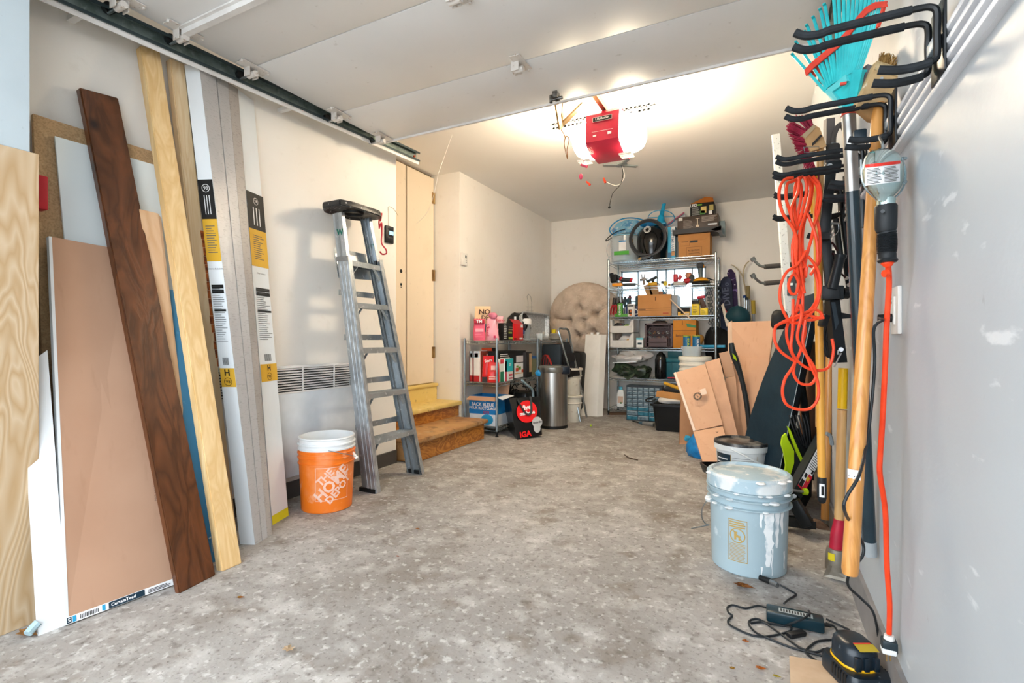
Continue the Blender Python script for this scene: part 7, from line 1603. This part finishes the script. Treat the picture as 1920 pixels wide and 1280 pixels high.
for i in range(4): b.tube(spline([at(1556 + i * 2, 470, D=2.0), at(1548 + i * 4, 600 + 10 * i, D=1.95), at(1545 + i * 3, 640, D=1.96), at(1552 + i * 2, 668, D=1.95), at(1556, 640, D=1.94)]), .006, 6)
put(b, 'black_strap', C('#191a1c', .6), 'bundle of black webbing beside the pickaxe handle', 'strap')

# long padded black bag leaning on the right wall
bagm = layered('black nylon', '#162833', [('#1d3441', 3, .45, .7, .5), ('#0f1c24', 6, .55, .72, .5)], rough=.5, bump=.3, bscale=14, bdist=.012, spec=.15)
t = thing('padded_bag', 'long black padded bag leaning against the right wall behind the pails', 'bag', at(1420, 930, Z=0))
q = [at(1377, 893, D=3.05), at(1446, 962, D=2.60), at(1532, 548, D=2.52), at(1497, 560, D=2.85)]
q[0].z = q[1].z = .01
G_ = []
for i in range(13):
    v = i / 12; a_, c_ = q[0].lerp(q[3], v), q[1].lerp(q[2], v); bow = math.sin(v * PI) * .05
    G_.append([a_.lerp(c_, u) + V((-.6, -.8, 0)) * (math.sin(u * PI) * .012) - RT * (bow if u < .5 else 0) * (1 - 2 * u) for u in (0, .25, .5, .75, 1)] + [c_ + V((.035, .09, 0)), c_ + V((.03, .14, 0)), a_ + V((.06, .14, 0)), a_ + V((.03, .09, 0))])
B().rings(G_).noise(.003, 9).obj('bag', bagm, t)
B().tube([g_[4] + V((-.002, -.003, 0)) for g_ in G_], .0018, 5).obj('piping', C('#aab4b8', .5), t)
B().box(at(1462, 600, D=3.2), (.10, .10, .12), bev=.03).noise(.01, 12).obj('clip_cluster', blackm, t)

# lime and black pack, jack with label, hitch foot
t = thing('sports_pack', 'black and lime green soft pack on the floor behind the grey bucket', 'bag', at(1485, 930, Z=0))
s_ = lambda x, y, o=0: at(x, y, D=2.55 + o)
b = lump(s_(1486, 880, .12), (.10, .10, .24), 18, .02, 7, 4)
for v in b.bm.verts: v.co.z = max(v.co.z, .004)
b.obj('pack', mat('black nylon matt', '#121a1f', '#0b1013', rough=.6), t)
lime = C('#b4d416', .5)
B().slab([s_(1474, 812), s_(1477, 822), s_(1489, 845), s_(1489, 868), s_(1483, 888), s_(1478, 905), s_(1470, 903), s_(1471, 890), s_(1474, 872), s_(1470, 848), s_(1465, 832), s_(1468, 818)], .012).obj('lime_panel', lime, t)
B().slab([s_(1477, 799), s_(1482, 806), s_(1494, 835), s_(1506, 862), s_(1504, 868), s_(1494, 848), s_(1484, 822)], .01).obj('lime_panel', lime, t)
for i in range(6):
    B().tube(spline([s_(1480 + i * 6, 778, .02), s_(1486 + i * 6, 800), s_(1500 + i * 4, 830 + i * 3)]), .0045, 6).obj('cord', C('#17191b'), t)
t = thing('rack_foot', 'black tubular rack foot with white and red warning label, lying against the wall tools', 'rack', at(1495, 985, Z=0))
u_ = lambda x, y, o=0: at(x, y, D=2.36 + o)
fa = [u_(1487, 920), u_(1502, 935), u_(1562, 820, .1), u_(1548, 806, .1)]
B().slab(fa, .05).obj('angled_tube', sqm, t)
nn = (fa[1] - fa[0]).cross(fa[3] - fa[0]).normalized(); nn = nn if nn.dot(V((0, 0, EYE)) - fa[0]) > 0 else -nn
fm = lambda u, v, o=.002: fa[0].lerp(fa[3], v).lerp(fa[1].lerp(fa[2], v), u) + nn * o
quads([(.1, .12, .9, .72)], fm, wm, t, 'label'); quads([(.1, .10, .95, .14), (.55, .12, .95, .34)], lambda u, v: fm(u, v, .003), C('#d22838'), t); quads([(.12, .12, .5, .22), (.2, .26, .45, .32), (.65, .36, .85, .42)], lambda u, v: fm(u, v, .0035), bk, t, 'label_block'); quads([(.2, .40 + i * .03, .85 - .1 * random.random(), .41 + i * .03) for i in range(10)], lambda u, v: fm(u, v, .0035), bk, t)
quads([(.5, .24, .8, .3)], lambda u, v: fm(u, v, .004), C('#e5b82a'), t, 'warning_mark')
B().beam(at(1487, 938, D=2.34), at(1516, 985, D=2.30), .05, .05, (0, 0, 1), bev=.003).obj('base_tube', sqm, t); B().beam(at(1472, 975, D=2.4), at(1522, 982, D=2.3), .045, .045, (0, 0, 1), bev=.003).obj('cross_tube', sqm, t)
B().beam(at(1465, 930, D=2.45), at(1490, 930, D=2.4), .12, .09, (0, 0, 1), bev=.01).obj('hinge_block', sqm, t)
B().box(at(1522, 984, D=2.285), (.035, .004, .035)).obj('tube_mouth', C('#050505'), t)
b = B(); b.cyl(u_(1474, 917), u_(1509, 922), .007, n=10); b.obj('clevis_pin', steel, t); B().cyl(u_(1506, 921), u_(1513, 922), .016, n=8).obj('green_nut', lime, t); b = B(); b.tube(spline([u_(1484, 906), u_(1478, 914), u_(1480, 928), u_(1476, 936)]), .006, 6); b.obj('ring_clip', silver, t); b = B(); b.cyl(u_(1489, 930, -.03), u_(1490, 931, -.02), .01, n=10); b.tube([u_(1491, 932, -.03), u_(1502, 944, -.03)], .0025, 6); b.obj('cotter', steel, t)
put(B().slab([at(1552, 806, D=2.5), at(1566, 812, D=2.45), at(1564, 870, D=2.45), at(1552, 930, D=2.5)], .01), 'grey_plate', C('#7d868b', .4), 'grey metal plate between the pickaxe handle and the ice chopper handle', 'plate')
b = B(); b.tube(spline([at(1549, 812, D=2.3), at(1557, 818, D=2.3), at(1560, 834, D=2.3)]), .009, 8); put(b, 'grey_hook', C('#7f868a', .4), 'curved grey hook end beside the yellowish handle grip', 'hook')
t = thing('shovel_grip', 'black shovel grip with lime mark, leaning before the tall cardboard', 'grip', at(1400, 760, D=3.7))
v_ = lambda x, y: at(x, y, D=3.75)
B().tube(spline([v_(1371, 643), v_(1374, 660), v_(1381, 680), v_(1389, 705), v_(1398, 745), v_(1404, 790), v_(1410, 860)]), [.018 + .008 * max(0, 1 - abs(i - 9) / 9) for i in range(37)], 10).obj('grip', mat('black soft grip', '#22292d', '#181d20', rough=.5), t)
B().slab([v_(1374, 662), v_(1380, 668), v_(1382, 676), v_(1377, 672)], .02).obj('lime_mark', lime, t)
for v in bpy.data.objects['lime_mark'].data.vertices: v.co += V((.0, -.03, 0))
b = B(); b.tube(spline([at(1500, 700, D=2.9), at(1508, 760, D=2.85), at(1515, 830, D=2.8), at(1519, 900, D=2.75)]), .02, 8); put(b, 'bent_tube', C('#2f383d', .5), 'dark grey tube frame between padded bag and yellowish handle', 'frame')
put(B().slab([at(1498, 640, D=3.3), at(1546, 640, D=2.58), at(1546, 880, D=2.5), at(1500, 860, D=3.1)], .006), 'brown_sheet', C('#7d5a44', .85), 'dark brown cardboard behind the handles on the right wall', 'cardboard')

# ------------------------------------------------------------------ pails
c = at(1403, 1056, Z=0); wt2 = math.atan2(-c.y, -c.x)
bluep = layered('pale blue bucket plastic', '#a6bac2', [('#9aaeb7', 3, .5, .7, .6), ('#d8e2e6', 12, .62, .70, .7)], rough=.4)
spl = layered('paint smears', '#f1f3f3', [('#bccbd2', 14, .55, .65, .8)], rough=.5)
t = thing('paint_bucket', 'pale blue five gallon bucket with white paint drips and lid, front right', 'bucket', c)
R0, R1, HH = .139, .148, .345
B().lathe([(0, 0)] + bucket_profile(R0, R1, HH, [.262, .295, .322], .013), c, 44).obj('body', bluep, t)
B().lathe([(R1 + .006, .325), (R1 + .011, .328), (R1 + .011, .372), (R1 + .004, .380), (R1 - .008, .382), (R1 - .012, .372), (R1 - .03, .370), (R1 - .045, .376), (0, .376)], c, 44).obj('lid', layered('paint crusted lid', '#a9bfc9', [('#dfe1df', 11, .50, .60, .9), ('#8b989e', 7, .6, .7, .6), ('#f4f4f2', 25, .62, .68, .8)], rough=.55, bump=.5), t)
ra2 = lambda z: R0 + (R1 - R0) * z / HH
f = cylmap(c, ra2, wt2 - .27, .0, 1)
gold = C('#b99a56', .5)
quads([(-.036, .215, .036, .218), (-.036, .055, .036, .058), (-.036, .055, -.0345, .218), (.0345, .055, .036, .218)] + [(-.03, .205 - i * .009, .03 - .01 * random.random(), .210 - i * .009) for i in range(3)] + [(-.03, .062 + i * .0055, .03 - .006 * random.random(), .0642 + i * .0055) for i in range(12)], f, gold, t, 'printed_label', 3)
b = B()
for k in range(24):
    a0, a1 = 2 * PI * k / 24, 2 * PI * (k + 1) / 24; b.bm.faces.new([b._v(f(r * math.cos(q), .157 + r * math.sin(q))) for r, q in ((.029, a0), (.029, a1), (.025, a1), (.025, a0))])
b.bm.faces.new([b._v(f(x, y)) for x, y in ((-.02, .175), (-.016, .178), (.02, .138), (.016, .135))])
for (x0, y0, x1, y1) in ((-.012, .14, -.004, .165), (-.004, .15, .012, .158), (.004, .14, .010, .158), (-.010, .165, .0, .172)): b.bm.faces.new([b._v(f(*p)) for p in ((x0, y0), (x1, y0), (x1, y1), (x0, y1))])
b.obj('warning_picture', gold, t, 0)['kind'] = 'stuff'
f = cylmap(c, ra2, wt2 + .62, .0, 1)
for k, (x0, w0, z0, z1) in enumerate(((-.015, .020, .05, .26), (.02, .012, .12, .26), (-.045, .006, .2, .262), (.045, .010, .17, .262), (.0, .003, .015, .12), (.065, .006, .03, .10), (-.04, .004, .02, .05))):
    b = B(); n = 14; pts = []
    for i in range(n + 1):
        z = z0 + (z1 - z0) * i / n; ww = w0 * (.35 + .65 * (i / n) ** .6) * (1 + .6 * noise.noise(V((k * 3.3, z * 40, 0)))); xx = x0 + .006 * noise.noise(V((z * 25, k, 0))); pts.append((xx - ww, xx + ww, z))
    for i in range(n):
        (a0, a1, za), (b0_, b1_, zb) = pts[i], pts[i + 1]
        b.bm.faces.new([b._v(f(*p)) for p in ((a0, za), (a1, za), (b1_, zb), (b0_, zb))])
    b.obj('paint_drip', spl, t, 0)
b = B()
for i in range(18):
    th = wt2 - 1.3 + random.random() * 2.6; b.sphere(c + V((math.cos(th) * (R1 + .009), math.sin(th) * (R1 + .009), (.262, .295, .322, .372)[i % 4])), .007 + .006 * random.random(), 8, (1.6, 1.6, .5))
b.obj('paint_blobs', spl, t)['kind'] = 'stuff'
e0 = c + V((math.cos(wt2 - 1.35) * .16, math.sin(wt2 - 1.35) * .16, .245))
b = B(); b.tube(spline([e0, e0 - RT * .018 - UP * .03, e0 - RT * .02 - UP * .07, e0 - RT * .005 - UP * .095, e0 + RT * .01 - UP * .10]), .0025, 6); b.tube([e0 + RT * .01 - UP * .10, e0 - RT * .065 - UP * .115], .003, 6); b.obj('wire_handle', hm, t)
b = B(); b.sphere(e0 + RT * .008 + UP * .01, .016, 8); b.obj('handle_lug', spl, t)
# white pail with black lid
c = at(1390, 905, D=2.85); c.z = 0; zt = .355; wt3 = math.atan2(-c.y, -c.x)
t = thing('plaster_pail', 'white pail with black rimmed lid and navy label, behind the pale blue bucket', 'bucket', c)
wz = at(1390, 880, D=2.85).z
ztop = at(1385, 826, D=2.85).z; Rp = .135; zb = ztop - .21
c3 = V((c.x, c.y, zb))
B().lathe([(0, 0), (Rp - .015, 0), (Rp - .012, .005), (Rp, .165), (Rp + .011, .168), (Rp + .011, .198), (Rp, .20), (0, .20)], c3, 40).obj('body', C('#e9ecec', .35), t)
B().lathe([(Rp + .010, .196), (Rp + .012, .200), (Rp + .010, .212), (Rp, .216), (Rp - .008, .206), (0, .204)], c3, 40).obj('lid', layered('dusty black lid', '#1d1f22', [('#8a8580', 14, .52, .64, .7)], rough=.35), t)
f = cylmap(c3, lambda z: Rp - .012 + .012 * z / .165, wt3, 0, 1)
quads([(-.165, .01, -.055, .15)], f, C('#243642', .4), t, 'navy_label', 8); quads([(-.057, .01, -.054, .15), (.085, .01, .087, .15)], lambda x, z: f(x, z) + V((0, -.001, 0)), gold, t, 'label_edge'); quads(lines(-.05, .02, .08, .145, 10, .14, .2), lambda x, z: f(x, z), C('#565a5e'), t, 'fine_print', 4)
quads(lines(-.15, .05, -.07, .14, 4, .3, .4), lambda x, z: f(x, z) + V((0, -.0012, 0)), wm, t, 'label_print', 3)
b = B(); g_ = lambda th, z, r: c3 + V((math.cos(wt3 + th) * r, math.sin(wt3 + th) * r, z)); b.tube(spline([g_(-.35, .185, Rp + .014), g_(0, .165, Rp + .02), g_(.45, .13, Rp + .025), g_(.85, .105, Rp + .025), g_(1.15, .11, Rp + .035), g_(1.3, .14, Rp + .035), g_(1.35, .175, Rp + .015)]), .0045, 8); b.obj('handle', C('#e4e8e8', .35), t)
put(B().box(V((c.x, c.y, zb / 2 - .002)), (.20, .20, zb - .004), bev=.01), 'support_box', C('#2c2f33', .6), 'dark low box under the white pail, hidden behind the pale blue bucket', 'box') if zb > .03 else None
put(B().rings([[at(1352, 878, D=2.72) + RT * x + BK * y + UP * z for x, y in rrect(w1, .16, .03)] for w1, z in ((.16, -.03), (.19, .012), (.19, .018), (.17, .018), (.15, -.02))]), 'black_tray', black, 'black plastic tray rim peeking out left of the white pail', 'tray')

# ------------------------------------------------------------------ floor clutter
a0, a1, a2 = at(1437, 1167, Z=0), at(1547, 1192, Z=0), at(1440, 1135, Z=0)
r = (a1 - a0).normalized(); w_ = (a1 - a0).length; bd = V((-r.y, r.x, 0)); R_ = Matrix((r, bd, UP)).transposed()
ac = mid(a0, a1) + bd * .028 + UP * .021
t = thing('power_adapter', 'black rectangular power adapter with silver label on the floor', 'adapter', ac - UP * .02)
B().box(ac, (w_, .056, .036), R_, .006).obj('housing', mat('blue black plastic', '#16323c', '#10262e', rough=.3), t)
fm = lambda u, v: ac + r * u + bd * v + UP * .0186
quads([(-.045, -.016, .05, .010)], fm, C('#b5bcbd', .4), t, 'label'); quads([(-.04 + i * .008, -.012, -.036 + i * .008, .006) for i in range(11)], lambda u, v: fm(u, v) + UP * .0006, bk, t)
B().cyl(ac + r * (w_ / 2), ac + r * (w_ / 2 + .02), .006, .004, 10).obj('cable_boot', black, t)
fz = lambda x, y, z=.004: at(x, y, Z=z)
def wire(pts, label, rad=.0032, extra=None, name='cable'):
    t = thing(name, label, 'cable', fz(*pts[0][:2])); B().tube(spline([fz(*p) for p in pts], 6), rad, 8).obj('wire', bcord, t)
    return t
t = wire([(1437, 1139, .02), (1420, 1135), (1398, 1140), (1375, 1134), (1364, 1138), (1366, 1148), (1373, 1154), (1365, 1163), (1370, 1172), (1400, 1187), (1425, 1193), (1450, 1191), (1478, 1184), (1484, 1178), (1481, 1172, .01)], 'thin black lead curling on the floor left of the adapter')
wire([(1549, 1168, .015), (1566, 1176), (1570, 1190), (1562, 1198), (1545, 1200), (1530, 1203), (1512, 1218), (1514, 1226), (1530, 1238)], 'thin black lead from the adapter end towards the charger')
wire([(1516, 1144, .045), (1518, 1150, .046), (1505, 1160, .044), (1485, 1168, .03), (1468, 1173), (1440, 1168), (1420, 1160), (1406, 1163), (1405, 1172), (1420, 1187), (1450, 1200), (1480, 1212), (1515, 1222), (1545, 1230), (1560, 1235)], 'doubled black cord crossing over the adapter')
wire([(1408, 1168), (1430, 1166), (1450, 1178), (1480, 1200), (1505, 1216), (1530, 1222), (1548, 1216), (1568, 1220)], 'black cord running from the loop to the charger')
wire([(1549, 1160, .01), (1575, 1172), (1592, 1180)], 'short black cord behind the charger')
t = wire([(1470, 1131, .03), (1478, 1124, .01), (1490, 1117), (1492, 1113), (1480, 1106), (1462, 1096, .012)], 'black lead with a metal connector between adapter and pale blue bucket')
B().cyl(fz(1458, 1097, .012), fz(1443, 1089, .012), .0085, n=12).obj('metal_connector', steel, t); B().cyl(fz(1443, 1089, .012), fz(1424, 1082, .012), .011, .009, 12).obj('connector_body', black, t)
t = thing('inline_plug', 'small black plug end lying on the floor below the adapter', 'plug', fz(1495, 1190)); B().beam(fz(1478, 1191, .008), fz(1508, 1185, .008), .022, .014, bev=.004).obj('plug', black, t)
# charger with battery on a piece of board
q = [fz(1480, 1229, .018), fz(1690, 1262, .018), fz(1700, 1330, .018), fz(1484, 1330, .018)]
put(B().slab([p for p in q], .017), 'board_offcut', mat('pale plywood offcut', '#cdb396', '#bfa284', scale=14, rough=.7), 'piece of pale board on the floor under the charger', 'board')
cc = fz(1606, 1272, .02)
blk2 = layered('dusty blue black plastic', '#13202a', [('#8f9ba3', 40, .64, .72, .6)], rough=.3)
t = thing('battery_charger', 'black battery charger with yellow line holding a dusty black battery, bottom right', 'charger', cc)
rd, bd = RT, BK; R_ = Matrix((rd, bd, UP)).transposed()
fw = lambda x, y, z: cc + (rd * x + bd * y + UP * z) * .86
B().rings([[fw(x * s_, y * s_, z) for x, y in rrect(.135, .17, .03)] for z, s_ in ((0, 1), (.035, 1), (.05, .92))]).obj('base', blk2, t)
for s_ in (-1, 1): 
    b = B(); [b.box(fw(s_ * .064, -.05 + k * .012, .03), (.008, .005, .03), R_) for k in range(6)]; b.obj('side_ribs', black, t)['kind'] = 'stuff'
B().rings([[fw(x * s_, y * s_ + .01, z) for x, y in rrect(.108, .12, .045)] for z, s_ in ((.05, 1.02), (.054, 1.05), (.058, 1.02))]).obj('yellow_line', C('#f0b414', .35), t)
B().rings([[fw(x * s_, y * s_ + .01 + dy, z) for x, y in rrect(.108, .12, .045)] for z, s_, dy in ((.058, 1.0, 0), (.09, .98, .0), (.108, .9, .002), (.116, .74, .006), (.119, .5, .01))]).obj('battery', blk2, t, 50)
def top(x, y): return fw(x, y, .1195)
quads([(-.022, -.036, .036, -.008)], lambda x, y: fw(x, y - .012, .112 + (y + .036) * .22), C('#b09a2c', .5), t, 'yellow_label'); quads([(-.022, -.008, .03, -.003)], lambda x, y: fw(x, y - .012, .1125 + (y + .036) * .22), C('#c9452c'), t, 'red_strip')
for x in (-.03, -.005, .025): B().box(fw(x, -.049, .075), (.014, .012, .035), R_, .003).obj('grip_rib', blk2, t)
quads([(-.04, .0, .0, .014)], lambda x, y: fw(x, -.0865, .015 + y), C('#e8b41c'), t, 'printed_mark')
text('DEWALT', plane_map(fw(-.005, -.0868, .024), rd, UP, .022), C('#e8b41c'), t, bold=.03)

# leaves and litter
leafm = layered('dry leaf', '#9b5f28', [('#6a3a1a', 60, .5, .66, .8), ('#c09a34', 30, .6, .7, .8)], rough=.7)
def leaf(x, y, s_, label, m_=None, rot=0, cat='leaf'):
    p = fz(x, y, .004); b = B(); n = 12; rr = []
    pts = []
    for k in range(n):
        a = 2 * PI * k / n; r = s_ * (1 if k % 2 == 0 else .62) * (1.4 if k in (0,) else 1); pts.append(p + V((math.cos(a + rot) * r, math.sin(a + rot) * r * .7, .004 + .006 * abs(math.sin(k * 1.7)) * s_ / .03)))
    top = [b._v(q) for q in pts]; ctr = b._v(p + UP * .002)
    for k in range(n): b.bm.faces.new((top[k], top[(k + 1) % n], ctr))
    bmesh.ops.solidify(b.bm, geom=b.bm.faces[:], thickness=.0012)
    put(b, 'leaf', m_ or leafm, label, cat)
leaf(1392, 1100, .032, 'curled brown oak leaf below the pale blue bucket')
leaf(450, 1122, .014, 'small brown leaf in front of the stud foot', rot=1)
leaf(541, 1219, .022, 'pale dry leaf in the middle of the near floor', C('#d8c0a0'), 2)
leaf(1425, 1255, .014, 'orange leaf scrap right of the bottom centre floor', C('#c0702c'), .5)
leaf(1398, 1204, .012, 'tiny orange leaf left of the black cables', C('#c7783a'), 1.5)
leaf(1455, 1270, .010, 'tiny yellow green leaf near the bottom edge', C('#b8a534'), .2)
leaf(1373, 1255, .009, 'tiny ochre leaf near the bottom edge beside the stain', C('#b98d3c'), .9)
leaf(783, 993, .014, 'small brown leaf on the floor right of the orange bucket', rot=.3)
leaf(240, 1174 - 40, .001, 'x') if False else None
leaf(745, 1044, .008, 'tiny red speck of leaf in the middle of the floor', C('#a85a44'), .3)
leaf(50, 1188, .035, 'crumpled tan leaf against the plywood foot', C('#b98a54'), .3)
b = B(); b.tube(spline([fz(1171, 852, .006), fz(1180, 858, .006), fz(1196, 862, .006)]), .004, 5); put(b, 'twig', C('#4c3a2c'), 'thin dark twig on the floor before the black tub', 'twig')
t0 = fz(1086, 785, .012); put(B().sphere(t0 + V((.25, -.35, .0)), .012, 8), 'green_ball', C('#a8c834'), 'tiny yellow green ball on the floor before the white box', 'ball')
put(B().tube(spline([fz(52, 1188, .02), fz(62, 1176, .03), fz(72, 1166, .04)]), .012, 8), 'rag', C('#9fb8c0', .7), 'pale blue rag end at the foot of the plywood', 'rag')
